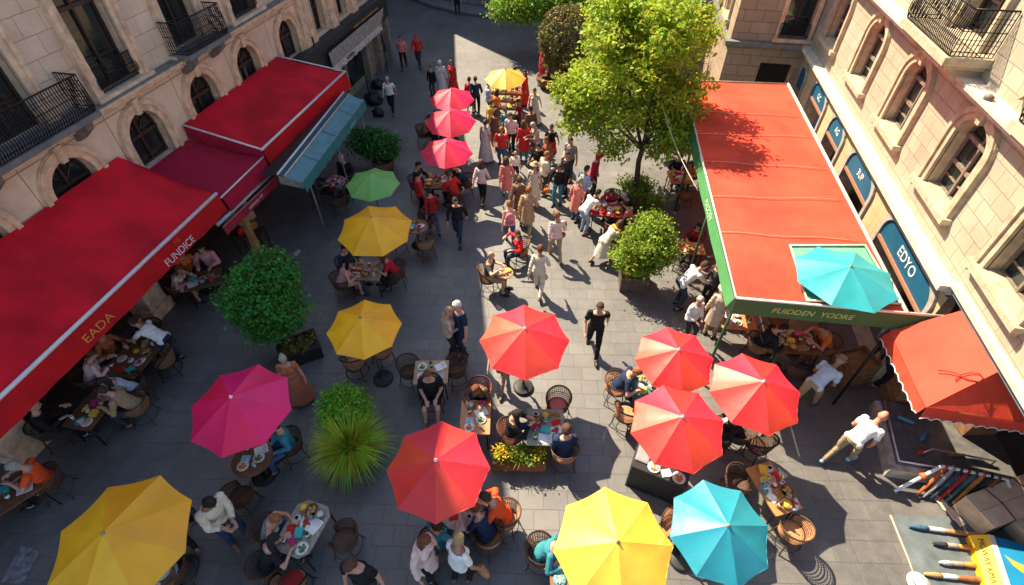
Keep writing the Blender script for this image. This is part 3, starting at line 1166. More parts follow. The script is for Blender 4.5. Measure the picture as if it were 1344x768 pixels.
# ground floor: dark shop fronts between tan piers
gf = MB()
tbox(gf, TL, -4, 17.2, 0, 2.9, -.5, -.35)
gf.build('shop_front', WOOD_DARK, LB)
for u in (3.55, 7.8, 12.0, 16.6):
    pb = MB()
    for (v0, v1, hw, n1) in ((0, .35, .36, .34), (.35, 2.55, .30, .28), (2.55, 2.9, .36, .34)):
        tbox(pb, TL, u - hw, u + hw, v0, v1, -.34, n1)
    pb.build('pier', L_TRIM, LB)
for u in (5.0, 6.3, 9.2, 10.6, 13.5, 15.0):
    tbox(MB(), TL, u - .5, u + .5, .75, 2.5, -.36, -.33).build('shop_window', GLASS, LB)
# the dark shop fascia at the far end
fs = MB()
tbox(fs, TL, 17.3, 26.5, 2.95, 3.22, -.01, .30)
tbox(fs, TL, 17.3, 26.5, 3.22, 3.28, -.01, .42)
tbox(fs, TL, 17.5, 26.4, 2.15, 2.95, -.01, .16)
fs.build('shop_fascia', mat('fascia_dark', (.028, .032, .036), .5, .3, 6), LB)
for q_ in ((22.3, 25.7, 2.35, 2.62), (22.4, 25.2, 2.80, 2.93)):
    tbox(MB(), TL, *q_, .165, .2).build('sign_board', mat('old_gold_paint', (.36, .18, .045), .6, .35, 5), LB)
sw_ = MB()
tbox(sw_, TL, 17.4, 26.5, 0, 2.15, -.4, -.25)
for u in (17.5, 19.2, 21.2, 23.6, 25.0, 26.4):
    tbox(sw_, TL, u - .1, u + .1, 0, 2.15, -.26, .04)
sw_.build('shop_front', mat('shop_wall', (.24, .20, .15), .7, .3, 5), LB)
for (a, b) in ((17.7, 19.0), (19.4, 21.0), (21.5, 23.4)):
    tbox(MB(), TL, a, b, .4, 2.05, -.245, -.23).build('shop_window', GLASS, LB)

# ---- right building
RB = thing('stone_building', 'sunlit cream stone building on the right with blue shop signs under its windows', 'building')
r_win = [(2.0, 1.2), (5.0, 1.2), (8.0, 1.2), (11.0, 1.2), (14.05, 1.2), (17.1, 1.2), (20.4, 1.2)]
holes = [opening(u, w_, 4.05, 5.25, 'seg', rise=.46) for u, w_ in r_win]
top_open = [(9.6, 1.3), (13.1, 1.3), (16.6, 1.3)]
holes2 = [opening(u, w_, 6.62, 9.0, 'rect') for u, w_ in top_open]
wall_sheet([(-1, 3.34), (YW, 3.34), (YW, 6.0), (-1, 6.0)], holes, TR, .36).build('middle_wall', [R_STONE, R_TRIM], RB)
wall_sheet([(-1, 6.0), (YW, 6.0), (YW, 9.8), (-1, 9.8)], holes2, TR, .35).build('upper_wall', [R_STONE, R_TRIM], RB)
shops = [(10.55, 2.9, .62), (14.25, 2.05, .60), (16.85, 1.35, .62), (19.35, 1.7, .55), (21.75, .8, .4)]
sh_open = [[(u - w_ / 2, 0), (u + w_ / 2, 0)] + [(u + w_ / 2 - .45 + .45 * math.cos(q), 2.45 + .45 * math.sin(q)) for q in [PI / 2 * i / 6 for i in range(7)]] + [(u - w_ / 2 + .45 + .45 * math.cos(q), 2.45 + .45 * math.sin(q)) for q in [PI / 2 + PI / 2 * i / 6 for i in range(7)]] for u, w_, _ in shops[:4]]
sh_open.append(opening(21.75, .8, 0, 2.3, 'arch'))
wall_sheet([(8.85, 0), (YW, 0), (YW, 3.12), (8.85, 3.12)], [[(u, v + (.01 if v == 0 else 0)) for u, v in lp] for lp in sh_open], TR, .45).build('ground_floor_wall', [R_PLAST, R_TRIM], RB)
tbox(MB(), TR, -1, 8.85, 3.20, 3.338, -.2, .04).build('lintel', mat('lintel_blue', (.10, .16, .20), .6, .25, 6), RB)
rc = MB()
tbox(rc, TR, 8.85, YW, 3.12, 3.2, -.01, .1)
tbox(rc, TR, 8.85, YW, 3.2, 3.34, -.01, .3)
tbox(rc, TR, -1, 8.85, 3.34, 3.46, -.01, .12)
rc.build('cornice', R_CORN, RB)
rc = MB()
tbox(rc, TR, 8.85, YW, 3.06, 3.12, -.01, .05)
rc.build('string_course', mat('string_dark', (.16, .10, .06), .8, .3, 6), RB)
rc = MB()
tbox(rc, TR, -1, YW, 5.92, 6.0, -.01, .12)
tbox(rc, TR, -1, YW, 6.0, 6.12, -.01, .3)
tbox(rc, TR, -1, YW, 6.12, 6.2, -.01, .4)
rc.build('upper_cornice', R_CORN, RB)
for u, w_ in r_win:
    window(RB, TR, u, w_, 4.05, 5.25, 'seg', .26, .07, .26, R_TRIM, FR_GREY, rows=2, rise=.46)
for u, w_ in top_open:
    window(RB, TR, u, w_, 6.62, 9.0, 'rect', .22, .07, .3, R_TRIM, FR_DARK, rows=3, sill=False)
for (u0, u1) in ((11.85, 14.35), (6.6, 9.2)):
    sb = MB()
    tbox(sb, TR, u0, u1, 6.42, 6.58, -.01, .85)
    tbox(sb, TR, u0 + .06, u1 - .06, 6.34, 6.42, -.01, .76)
    for q in (u0 + .3, u1 - .3):
        sb.prism([(.0, 5.9), (.14, 5.92), (.5, 6.12), (.62, 6.34), (0, 6.34)], q - .13, q + .13, 0, lambda n, v, u: TR(u, v, n))
    b_ = sb.build('balcony', R_TRIM, RB)
    railing(TR, u0 + .05, u1 - .05, 6.58, .85, .78, pitch=.075).build('railing', IRON, b_)
for u0 in (7.0, 10.9, 14.9, 18.6):
    MB().lathe([(.05, -.05), (.085, 0), (.085, .06), (.03, .1)], 10, TR(u0, 6.2, .28)).build('cornice_knob', mat('dull_bronze', (.14, .11, .08), .6, .3, 8), RB)
# interior of the shops and the open corner
di = MB()
tbox(di, TR, 8.85, YW, 0, 3.1, -1.6, -1.5)
di.build('shop_interior', WOOD_DARK, RB)
di = MB()
tbox(di, TR, -1, 8.84, 0, 3.2, -3.6, -3.5)
tbox(di, TR, 8.86, 9.0, 0, 3.0, -3.5, -.46)
di.build('arcade_wall', mat('arcade_wall', (.30, .20, .12), .8, .3, 4), RB)
di = MB()
tbox(di, TR, -1, YW - .01, 9.8, 9.95, -12, .3)
tbox(di, TR, -1, 8.8, 3.24, 3.32, -8, -.21)
di.build('roof', mat('slate', (.07, .07, .075), .7, .3, 8, .4, 20), RB)
BLUE = mat('sign_blue', (.012, .09, .17), .45, .12, 3)
GREYTRIM = mat('sign_border_grey', (.36, .33, .29), .6, .2, 6)
LETTER = mat('sign_letter', (.75, .74, .70), .5, .05, 5)
signs = ['EDYO', '3UP', 'AG', 'GC', None]


def letters(name, txt, size, M, m_, parent, ext=.004, shear=0.0, wide=1.0):
    cu = bpy.data.curves.new('t', 'FONT')
    cu.body = txt
    cu.size = size
    cu.align_x = 'CENTER'
    cu.align_y = 'CENTER'
    cu.extrude = ext
    cu.shear = shear
    cu.resolution_u = 3
    o = bpy.data.objects.new('t', cu)
    COL.objects.link(o)
    dg = bpy.context.evaluated_depsgraph_get()
    me = bpy.data.meshes.new_from_object(o.evaluated_get(dg))
    bpy.data.objects.remove(o)
    me.transform(M @ Matrix.Diagonal((wide, 1, 1, 1)))
    me.name = name
    me.materials.clear()
    me.materials.append(m_)
    ob = bpy.data.objects.new(name, me)
    COL.objects.link(ob)
    ob.parent = parent
    return ob


def frame_of(xdir, ydir, loc):
    x, y = Vector(xdir).normalized(), Vector(ydir).normalized()
    z = x.cross(y)
    return Matrix.Translation(Vector(loc)) @ Matrix((x, y, z)).transposed().to_4x4()


for i, ((u, w_, hh), lp, tx) in enumerate(zip(shops, sh_open, signs)):
    br_ = MB()
    c = (u, 1.45)
    lo = [(u + (p[0] - u) * (1 + .26 / w_), p[1] + (.13 if p[1] > 2.0 else 0)) for p in lp]
    ring(br_, lp, lo, -.01, .07, TR, skip=(0,))
    ro = br_.build('sign', GREYTRIM, RB)
    upper_pts = [p for p in lp if p[1] >= 2.449 or i == 4 and p[1] > 2.2]
    bot = 2.9 - hh if i < 4 else 1.9
    pts = [(u - w_ / 2 + .004, bot), (u + w_ / 2 - .004, bot)] + [(u + (p[0] - u) * .996, p[1] - .004) for p in upper_pts]
    pb = MB()
    pb.prism(pts, -.03, .02, 0, TR)
    pb.build('panel', BLUE, ro)
    if tx:
        big = i == 0
        letters('lettering', tx, .36 if big else .27, frame_of((0, -1, 0), (0, 0, 1), TR(u - (.05 if big else 0), 2.575, .025)), LETTER, ro)
    tr_ = MB()
    tbox(tr_, TR, u - w_ / 2 + .01, u + w_ / 2 - .01, bot - .09, bot, -.2, .05)
    tr_.build('sign_ledge', mat('copper_trim', (.34, .16, .09), .6, .5, 40), ro)
for (u, nm_) in ((10.35, 0), (13.84, 1), (19.6, 2), (16.0, 3)):
    pb = MB()
    tbox(pb, TR, u - .13, u + .13, 2.93, 3.05, -.005, .05)
    pb.lathe([(.03, -.03), (.055, 0), (.04, .04), (.001, .06)], 10, TR(u, 2.985, .06))
    pb.build('wall_ornament', R_CORN, RB)

# ---- projecting wing at the end of the right building
WB = thing('stone_building', 'stone wing in the shade at the far end of the long red awning', 'building')
whole = [opening(6.3, 1.25, .01, 2.55, 'rect')]
wall_sheet([(4.3, 0), (7.2, 0), (7.2, 3.25), (4.3, 3.25)], whole, TW, .4).build('lower_wall', [W_STONE, L_TRIM], WB)
wall_sheet([(4.3, 3.25), (7.2, 3.25), (7.2, 8), (4.3, 8)], [opening(6.5, 1.0, 3.5, 6.2, 'rect')], TW, .4).build('upper_wall', [W_STONE, L_TRIM], WB)
wc = MB()
tbox(wc, TW, 4.1, 6.88, 3.2, 3.36, -.01, .3)
tbox(wc, TW, 4.18, 6.88, 3.1, 3.2, -.01, .18)
tbox(wc, TWW, YW, 30, 3.2, 3.36, -.01, .2)
wc.build('cornice', L_LEDGE, WB)
wd = MB()
tbox(wd, TW, 5.5, 7.15, 0, 2.6, -.5, -.42)
wd.build('door', DARKROOM, WB)
window(WB, TW, 6.5, 1.0, 3.5, 6.2, 'rect', .16, .05, .3, L_TRIM, FR_DARK, rows=2)
railing(TW, 5.95, 7.0, 3.52, .5, .06, sides=False).build('window_guard', IRON, WB)
wall_sheet([(YW, 0), (30, 0), (30, 3.25), (YW, 3.25)], [], TWW, .3).build('side_wall', [WW_STONE, L_TRIM], WB)
wall_sheet([(YW, 3.25), (30, 3.25), (30, 8), (YW, 8)], [opening(u, 1.1, 3.7, 6, 'rect') for u in (24.3, 27)], TWW, .3).build('side_wall', [WW_STONE, L_TRIM], WB)
for u in (24.3, 27):
    window(WB, TWW, u, 1.1, 3.7, 6, 'rect', .2, .06, .26, R_TRIM, FR_GREY, rows=2)
wr_ = MB()
wr_.box((8, 26.3, 8.1), (8, 8.4, .2))
wr_.build('roof', mat('slate', (.07, .07, .075), .7, .3, 8, .4, 20), WB)

# ---- buildings beyond the crossing: unseen left block added for its shade, then far end
for nm_, (x0, x1, y0, y1, h, lab) in enumerate(((-40, -18.3, 29.5, 60, 17.8, 'unseen stone block added across the side street to shade the far left paving'),
                                               (-18.2, 14, 38.2, 55, 20, 'dark building behind the railing at the far end of the street'))):
    bo = thing('stone_building', lab, 'building')
    m_ = MB()
    if x1 < -18.25:
        m_.prism([(y0, 0), (y1, 0), (y1, 13.0), (38.2, 13.0), (y0, h)], x0, x1, 0, lambda y, z, x: (x, y, z))
    else:
        m_.box(((x0 + x1) / 2, (y0 + y1) / 2, h / 2), (x1 - x0, y1 - y0, h))
    m_.build('wall', W_STONE, bo)
    def far_window(c, size):
        q_ = MB().box(c, size)
        o_ = q_.build('window', GLASS, bo)
        return o_
    for fl in range(2):
        for i in range(int((x1 - x0) / 3)):
            far_window((x0 + 1.5 + i * 3, y0 - .02, fl * 3.4 + 1.8), (1.1, .1, 1.9))
    for i in range(int((y1 - y0) / 3.2)):
        far_window((x1 + .02, y0 + 1.5 + i * 3.2, 1.8), (.1, 1.1, 1.9))
# ------------------------------------------------------------------ awnings
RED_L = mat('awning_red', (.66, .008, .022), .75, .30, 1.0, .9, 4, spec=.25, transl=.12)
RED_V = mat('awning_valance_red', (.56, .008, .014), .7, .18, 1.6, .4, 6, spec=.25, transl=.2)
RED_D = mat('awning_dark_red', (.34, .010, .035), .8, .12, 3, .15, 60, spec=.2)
RED_R = mat('awning_tomato', (.70, .068, .035), .7, .26, .9, .9, 4, spec=.25, transl=.12)
TUBE = mat('awning_tube', (.62, .62, .62), .4, .1, 5)
GREENV = mat('awning_green', (.06, .22, .075), .6, .12, 3)
TEALA = mat('awning_teal', (.10, .22, .25), .6, .15, 4, .15, 50)


def canopy(A, B_, C_, D, sag=.05, nu=10, nv=10, ridges=0):
    """cloth between back edge A-B and front edge D-C"""
    A, B_, C_, D = map(Vector, (A, B_, C_, D))
    mb = MB()

    def fn(a, b):
        p = A.lerp(B_, a).lerp(D.lerp(C_, a), b)
        z = -sag * math.sin(PI * b) * (1 + .25 * math.sin(a * 9)) - .022 * abs(math.sin(a * (B_ - A).length * PI / 1.35)) * math.sin(PI * b)
        z += .012 * noise.noise(Vector((p.x * 1.5, p.y * 1.5, 3)))
        return (p.x, p.y, p.z + z)
    mb.grid(fn, nu, nv)
    return mb


def valance(P0, P1, h, wave=0.0, out=(0, 0, 0), n=40):
    P0, P1 = Vector(P0), Vector(P1)
    mb = MB()
    o = Vector(out)

    def fn(a, b):
        p = P0.lerp(P1, a)
        d = h * b
        q = p + o * b - Vector((0, 0, d))
        if wave and b > .99:
            q.z += wave * (abs(math.sin(a * n * PI / 4)) - .5)
        return q + o * .10 * math.sin(a * 37) * b
    mb.grid(fn, n, 3)
    return mb


# long red awning on the left
FX, FZ, BZ = -9.42, 3.0, 3.98
aw = thing('awning', 'long red awning with white front tube on the left building, nearest of its row', 'awning', (0, 0, 0), 0, 'awnings on the left building')
yA0, yA1 = 1.6, 9.45
canopy((ZL + .05, yA0, BZ), (ZL + .05, yA1 - .25, BZ), (FX, yA1, FZ), (FX, yA0, FZ), .05, 72, 10).build('canopy', RED_L, aw)
valance((FX + .02, yA0, FZ), (FX + .02, yA1, FZ), .46, .015, (.12, 0, 0), 60).build('valance', RED_V, aw)
MB().tube([(FX, yA0, FZ + .02), (FX, yA1 + .02, FZ + .02)], .042, 8).build('front_tube', TUBE, aw)
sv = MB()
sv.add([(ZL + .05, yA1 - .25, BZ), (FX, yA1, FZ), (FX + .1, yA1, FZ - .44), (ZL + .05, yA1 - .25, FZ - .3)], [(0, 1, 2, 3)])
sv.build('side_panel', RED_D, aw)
for y in (3.0, 5.6, 8.6):
    MB().tube([(ZL, y, 2.5), (FX, y, FZ - .05)], .022, 6).build('arm', STEEL, aw)
GOLDL = mat('gold_letter', (.62, .22, .05), .6, .2, 20)
WL = mat('pale_letter', (.62, .52, .50), .6, .15, 20)
vn = Vector((.46, 0, .12)).normalized()


def val_text(txt, y, size, drop, m_, x=FX, parent=aw, wide=1.0):
    up_ = Vector((-.12, 0, .46)).normalized()
    p = Vector((x + .02 + .12 * drop / .46 + .022, y, FZ - drop))
    letters('lettering', txt, size, frame_of((0, 1, 0), up_, p), m_, parent, .004, 0, wide)


p = X0 = None
val_text('EADA', 5.15, .24, .27, GOLDL, wide=1.2)
val_text('FUNDICE', 7.62, .24, .33, WL, wide=1.0)
val_text('MII', 7.72, .15, .13, mat('rust_letter', (.62, .07, .02), .7, .2, 9))

# second, higher red awning
aw2 = thing('awning', 'bright red awning with white tubes on the left building, next to the teal awning', 'awning', (0, 0, 0), 0, 'awnings on the left building')
y0, y1 = 11.62, 17.25
F2 = 3.05
canopy((ZL + .05, 11.45, 3.68), (ZL + .05, 16.6, 3.68), (FX + .02, y1, F2), (FX + .02, y0, F2), .04, 48, 8).build('canopy', RED_L, aw2)
valance((FX + .05, y0, F2), (FX + .05, y1, F2), .52, .01, (.1, 0, 0), 40).build('valance', RED_V, aw2)
MB().tube([(FX + .03, y0 - .03, F2 + .02), (FX + .03, y1 + .02, F2 + .02)], .036, 8).build('front_tube', TUBE, aw2)
MB().tube([(ZL + .05, 11.45, 3.70), (FX + .03, y0, F2 + .02)], .028, 8).build('side_tube', TUBE, aw2)
MB().tube([(ZL + .05, 16.6, 3.70), (FX + .03, y1, F2 + .02)], .024, 8).build('side_tube', TUBE, aw2)
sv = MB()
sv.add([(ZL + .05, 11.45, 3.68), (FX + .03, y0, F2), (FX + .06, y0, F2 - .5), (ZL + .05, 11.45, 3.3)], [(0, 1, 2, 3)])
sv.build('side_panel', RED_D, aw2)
for y in (13, 16.5):
    MB().tube([(ZL, y, 2.5), (FX, y, F2 - .05)], .022, 6).build('arm', STEEL, aw2)

# dark red link canopy between the two
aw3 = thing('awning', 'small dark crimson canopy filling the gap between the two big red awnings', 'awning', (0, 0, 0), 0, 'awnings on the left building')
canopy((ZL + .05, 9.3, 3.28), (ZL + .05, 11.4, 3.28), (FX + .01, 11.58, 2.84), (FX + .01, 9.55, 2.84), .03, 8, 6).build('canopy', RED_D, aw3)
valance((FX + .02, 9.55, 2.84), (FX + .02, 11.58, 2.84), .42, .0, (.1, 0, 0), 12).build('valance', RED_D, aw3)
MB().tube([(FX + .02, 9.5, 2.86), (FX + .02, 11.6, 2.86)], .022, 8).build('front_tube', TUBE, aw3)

# low maroon awning with thick pale tube
sa = [at(286, 296, 2.25), at(357, 229, 2.25)]
aw4 = thing('awning', 'low maroon awning with a thick pale blue tube, under the big red awnings', 'awning', (0, 0, 0), 0, 'awnings on the left building')
a_, b_ = sa
canopy((ZL + .6, a_.y, 2.62), (ZL + .6, b_.y, 2.62), b_, a_, .02, 8, 5).build('canopy', mat('awning_maroon', (.05, .008, .014), .7, .2, 4), aw4)
MB().tube([a_ + Vector((0, -.02, .03)), b_ + Vector((0, .02, .03))], .05, 8).build('front_tube', mat('pale_blue_tube', (.42, .55, .62), .4, .1, 5), aw4)
valance(a_ + Vector((.1, 0, -.02)), b_ + Vector((.1, 0, -.02)), .26, .04, (.06, 0, 0), 36).build('valance', mat('awning_wine', (.30, .012, .03), .75, .2, 5), aw4)
MB().tube([a_ + Vector((.14, 0, -.03)), b_ + Vector((.14, 0, -.03))], .012, 6).build('trim_cord', mat('rose_cord', (.5, .2, .22), .7, .2, 8), aw4)
letters('lettering', 'mimmas mi', .15, frame_of((0, 1, 0), (-.1, 0, 1), ((a_.x + b_.x) / 2 + .165, (a_.y + b_.y) / 2 + .1, 2.10)), WL, aw4)

# teal awning
ol, orr, il, ir = at(397, 240, 2.45), at(478, 131, 2.45), at(364, 229, 2.72), at(451, 121, 2.72)
aw5 = thing('awning', 'teal awning with white and cream edge tubes above the street by the palm pot', 'awning', (0, 0, 0), 0, 'awnings on the left building')
ml, mr = il.lerp(ol, .28), ir.lerp(orr, .28)
canopy(il, ir, mr, ml, .0, 10, 2).build('upper_strip', mat('awning_dark_teal', (.012, .06, .085), .6, .15, 4), aw5)
canopy(ml, mr, orr, ol, .03, 14, 4).build('canopy', TEALA, aw5)
valance(ol, orr, .30, .05, (.05, 0, 0), 48).build('valance', mat('awning_sea_green', (.02, .17, .17), .6, .15, 4), aw5)
MB().tube([il, ir], .03, 8).build('back_tube', TUBE, aw5)
MB().tube([ml + Vector((0, 0, .02)), mr + Vector((0, 0, .02))], .022, 8).build('seam_tube', mat('cream_tube', (.55, .47, .38), .5, .1, 5), aw5)
for q in (.22, .5, .78):
    MB().tube([ml.lerp(mr, q) + Vector((0, 0, .012)), ol.lerp(orr, q) + Vector((0, 0, .0))], .008, 5).build('seam', mat('awning_dark_teal', (.012, .06, .085), .6, .15, 4), aw5)
bx = MB()
bx.add([il + Vector((0, 0, -.02)), ol + Vector((0, 0, -.02)), ol + Vector((0, 0, -.2)), il + Vector((0, 0, -.3))], [(0, 1, 2, 3)])
bx.build('end_board', mat('dull_steel', (.20, .19, .17), .5, .3, 8), aw5)
bb = MB()
for (p_, q_) in ((il, ir),):
    bb.add([Vector((FX + .2, p_.y, 2.66)), Vector((FX + .2, q_.y, 2.66)), q_ + Vector((0, 0, -.03)), p_ + Vector((0, 0, -.03))], [(0, 1, 2, 3)])
bb.build('back_board', BLACK, aw5)
for q in (.08, .5, .93):
    f = ol.lerp(orr, q)
    MB().tube([(f.x - .06, f.y, 2.4), (f.x - .02, f.y, 0)], .022, 6).build('post', mat('dull_steel', (.20, .19, .17), .5, .3, 8), aw5)
letters('lettering', 'sanno', .2, frame_of(orr - ol, (0, 0, 1), ol.lerp(orr, .72) + Vector((.075, 0, -.16))), mat('teal_letter', (.25, .5, .5), .6, .1, 8), aw5)

# golden timber post by the maroon awning
tp = thing('timber_post', 'golden timber post standing under the end of the low maroon awning', 'post', (0, 0, 0))
pb_, pt_ = at(346, 346, 0), Vector((-9.62, 10.3, 2.3))
MB().tube([pb_, Vector((pb_.x, pb_.y, 2.2))], .11, 4, smooth=False).build('shaft', mat('golden_wood', (.36, .20, .07), .6, .25, 6, .2, 30), tp)
MB().box((pb_.x, pb_.y, .06), (.3, .3, .12), R(45)).build('foot', L_TRIM, tp)

# grey shop awning at the far end of the left building
q = [(ZL + .3, 19.6, 2.75), (ZL + .3, 25.6, 2.75), at(500, 31, 2.2), at(437, 88, 2.2)]
aw6 = thing('awning', 'small grey canvas awning over the far shop at the end of the left building', 'awning', (0, 0, 0), 0, 'awnings on the left building')
canopy(*q, .03, 10, 5).build('canopy', mat('awning_grey', (.30, .28, .25), .75, .3, 5, .2, 40), aw6)
valance(Vector(q[3]) + Vector((.01, 0, 0)), Vector(q[2]) + Vector((.01, 0, 0)), .26, .05, (.05, 0, 0), 40).build('valance', mat('awning_pale', (.48, .44, .38), .75, .3, 5), aw6)
letters('lettering', 'ROMON', .2, frame_of(Vector(q[2]) - Vector(q[3]), (-.1, 0, 1), Vector(q[3]).lerp(Vector(q[2]), .3) + Vector((.06, 0, -.12))), BLACK, aw6)
for t_ in (.02, .5, .97):
    f = Vector(q[3]).lerp(Vector(q[2]), t_)
    MB().tube([f, (f.x, f.y, 0)], .025, 6).build('post', IRON, aw6)
for i, (px, py, lab, c_) in enumerate(((427, 142, 'dark menu board standing by the far grey awning, nearer of two', (.03, .035, .04)), (449, 118, 'beige menu board standing by the far grey awning, farther of two', (.30, .25, .18)))):
    f = at(px, py)
    mbn = thing('menu_board', lab, 'sign board', f, R(-68))
    MB().box((0, .06, .62), (.62, .05, 1.15), rot=Matrix.Rotation(R(10), 3, 'X')).build('front_panel', mat('board', c_, .6, .2, 6), mbn)
    MB().box((0, .26, .6), (.62, .03, 1.15), rot=Matrix.Rotation(R(-10), 3, 'X')).build('back_panel', WOOD_DARK, mbn)
    for k in range(5):
        MB().box((-.06 if k % 2 else 0, .028 + (.9 - .17 * k - .62) * -.17, .95 - .17 * k), (.34, .012, .035), rot=Matrix.Rotation(R(10), 3, 'X')).build('chalk_line', mat('chalk', (.6, .6, .56), .8, .2, 9), mbn)

# big tomato red awning with green valances on the right
ZR = 2.95
fl, fr_, br2, bl2 = at(966, 392, ZR), at(1190, 412, ZR), at(1034, 111, ZR), at(896, 106, ZR)
ra = thing('awning', 'large tomato red awning with green valances in front of the right building', 'awning')
# opening for the teal parasol
ho = [at(1036, 324, ZR), at(1134, 324, ZR), at(1180, 400, ZR), at(1058, 396, ZR)]
bmx = bmesh.new()
edges = []
outer = []
for (a, b) in ((bl2, br2), (br2, fr_), (fr_, fl), (fl, bl2)):
    for i in range(12):
        outer.append(a.lerp(b, i / 12))
for lp in (outer, ho):
    vv = [bmx.verts.new(p_) for p_ in lp]
    for i in range(len(vv)):
        edges.append(bmx.edges.new((vv[i], vv[(i + 1) % len(vv)])))
bmesh.ops.triangle_fill(bmx, use_beauty=True, edges=edges)
bmesh.ops.subdivide_edges(bmx, edges=[e for e in bmx.edges if not e.is_boundary and e.calc_length() > 1.0], cuts=5, use_grid_fill=True)
bmesh.ops.triangulate(bmx, faces=bmx.faces)
for v in bmx.verts:
    if not v.is_boundary:
        v.co.z += .03 * noise.noise(Vector((v.co.x * .8, v.co.y * .8, 2)))
bmesh.ops.recalc_face_normals(bmx, faces=bmx.faces)
me = bpy.data.meshes.new('canopy')
bmx.to_mesh(me)
bmx.free()
for p_ in me.polygons:
    p_.use_smooth = True
me.materials.append(RED_R)
cn = bpy.data.objects.new('canopy', me)
COL.objects.link(cn)
cn.parent = ra
nl = (bl2 - fl).normalized()
left_out = Vector((-nl.y, nl.x, 0)) if Vector((-nl.y, nl.x, 0)).x < 0 else Vector((nl.y, -nl.x, 0))
nf = (fr_ - fl).normalized()
front_out = Vector((nf.y, -nf.x, 0)) if nf.x > 0 else Vector((-nf.y, nf.x, 0))
valance(fl + left_out * .03, bl2 + left_out * .03, .26, 0, left_out * .10, 30).build('side_valance', GREENV, ra)
corner = fl
valance(fl + front_out * .02, fr_ + nf * .75 + front_out * .02, .36, 0, front_out * .06, 30).build('front_valance', mat('awning_dark_green', (.035, .12, .035), .6, .12, 3), ra)
cm = MB()
cm.add([fl + left_out * .03, fl + front_out * .02, fl + front_out * .08 - Vector((0, 0, .36)), fl + left_out * .13 - Vector((0, 0, .26))], [(0, 1, 2, 3)])
cm.build('corner_patch', GREENV, ra)
TRIMW = mat('trim_white', (.72, .68, .60), .55, .1, 6)
for nm_, pts, r_ in (('front_trim', [fl, fr_ + nf * .75], .028), ('side_trim', [fl, bl2], .026), ('right_trim', [fr_, br2], .04), ('back_trim', [bl2, br2], .03)):
    MB().tube([p_ + Vector((0, 0, .02)) for p_ in pts], r_, 8).build(nm_, TRIMW if nm_ != 'back_trim' else mat('trim_drab', (.26, .24, .16), .6, .2, 6), ra)
# seam cords over the cloth
for (xa, ya, xb, yb) in ((905, 146, 1050, 153), (914, 176, 1065, 180), (925, 212, 1085, 222), (935, 258, 1105, 262), (945, 305, 1125, 316)):
    a, b = at(xa, ya, ZR + .02), at(xb, yb, ZR + .02)
    pts = [a.lerp(b, t_ / 8) + Vector((0, .03 * math.sin(t_ * 1.3), .012)) for t_ in range(9)]
    MB().tube(pts, .010, 5).build('seam_cord', mat('seam_cord', (.62, .30, .20), .7, .2, 9), ra)
# framed opening
hz = [p_ + Vector((0, 0, .04)) for p_ in ho]
MB().tube(hz, .032, 6, True).build('opening_frame', mat('pale_green_trim', (.50, .62, .48), .6, .1, 6), ra)
hb = MB()
hb.grid(lambda a, b: hz[0].lerp(hz[1], a).lerp(hz[3].lerp(hz[2], a), b) + Vector((0, 0, -.03 + .06 * math.sin(PI * a) * math.sin(PI * b))), 8, 8)
hb.build('mint_patch', mat('mint_cloth', (.12, .36, .22), .7, .15, 5), ra)
for p_ in (fl, fl.lerp(bl2, .33), fl.lerp(bl2, .66), bl2, br2):
    MB().tube([p_ + Vector((.05, .05, -.05)), Vector((p_.x + .05, p_.y + .05, 0))], .035, 8).build('post', mat('post_green', (.03, .09, .04), .5, .2, 6), ra)
letters('lettering', 'FUIDDEN  YODRE', .17, frame_of(nf, Vector((0, 0, 1)) - front_out * .16, fl.lerp(fr_, .47) + front_out * .056 - Vector((0, 0, .19))), mat('lime_letter', (.45, .52, .14), .6, .2, 9), ra, .004, .25, 1.15)
letters('lettering', 'MADDEN', .20, frame_of(-nl, Vector((0, 0, 1)) - left_out * .385, fl.lerp(bl2, .30) + left_out * .092 - Vector((0, 0, .13))), mat('mint_letter', (.45, .66, .42), .6, .2, 9), ra, .004, .25, 1.0)
# cord from the awning to the tree
cd = MB()
a, b = at(916, 250, ZR - .1), Vector((1.35, 16.2, 3.9))
cd.tube([a.lerp(b, t_ / 10) - Vector((0, 0, .25 * math.sin(PI * t_ / 10))) for t_ in range(11)], .012, 6)
tag(cd.build('guy_rope', mat('rope', (.5, .45, .38), .8, .2, 9)), 'pale guy rope running from the big red awning up to the tree', 'rope')

# box canopy over the corner stall
sc_ = thing('awning', 'orange red box canopy with scalloped edge over the corner stall on the right', 'awning')
a0, a3 = Vector((6.24, 6.42, 2.50)), Vector((6.12, 8.16, 2.58))
a1 = Vector((8.6, 6.42, 2.52))
r0_, r1_ = Vector((7.16, 6.86, 3.20)), Vector((7.16, 8.34, 3.20))
cy = MB()


def wob(p_):
    return p_ + Vector((0, 0, .012 * noise.noise(p_ * 3)))


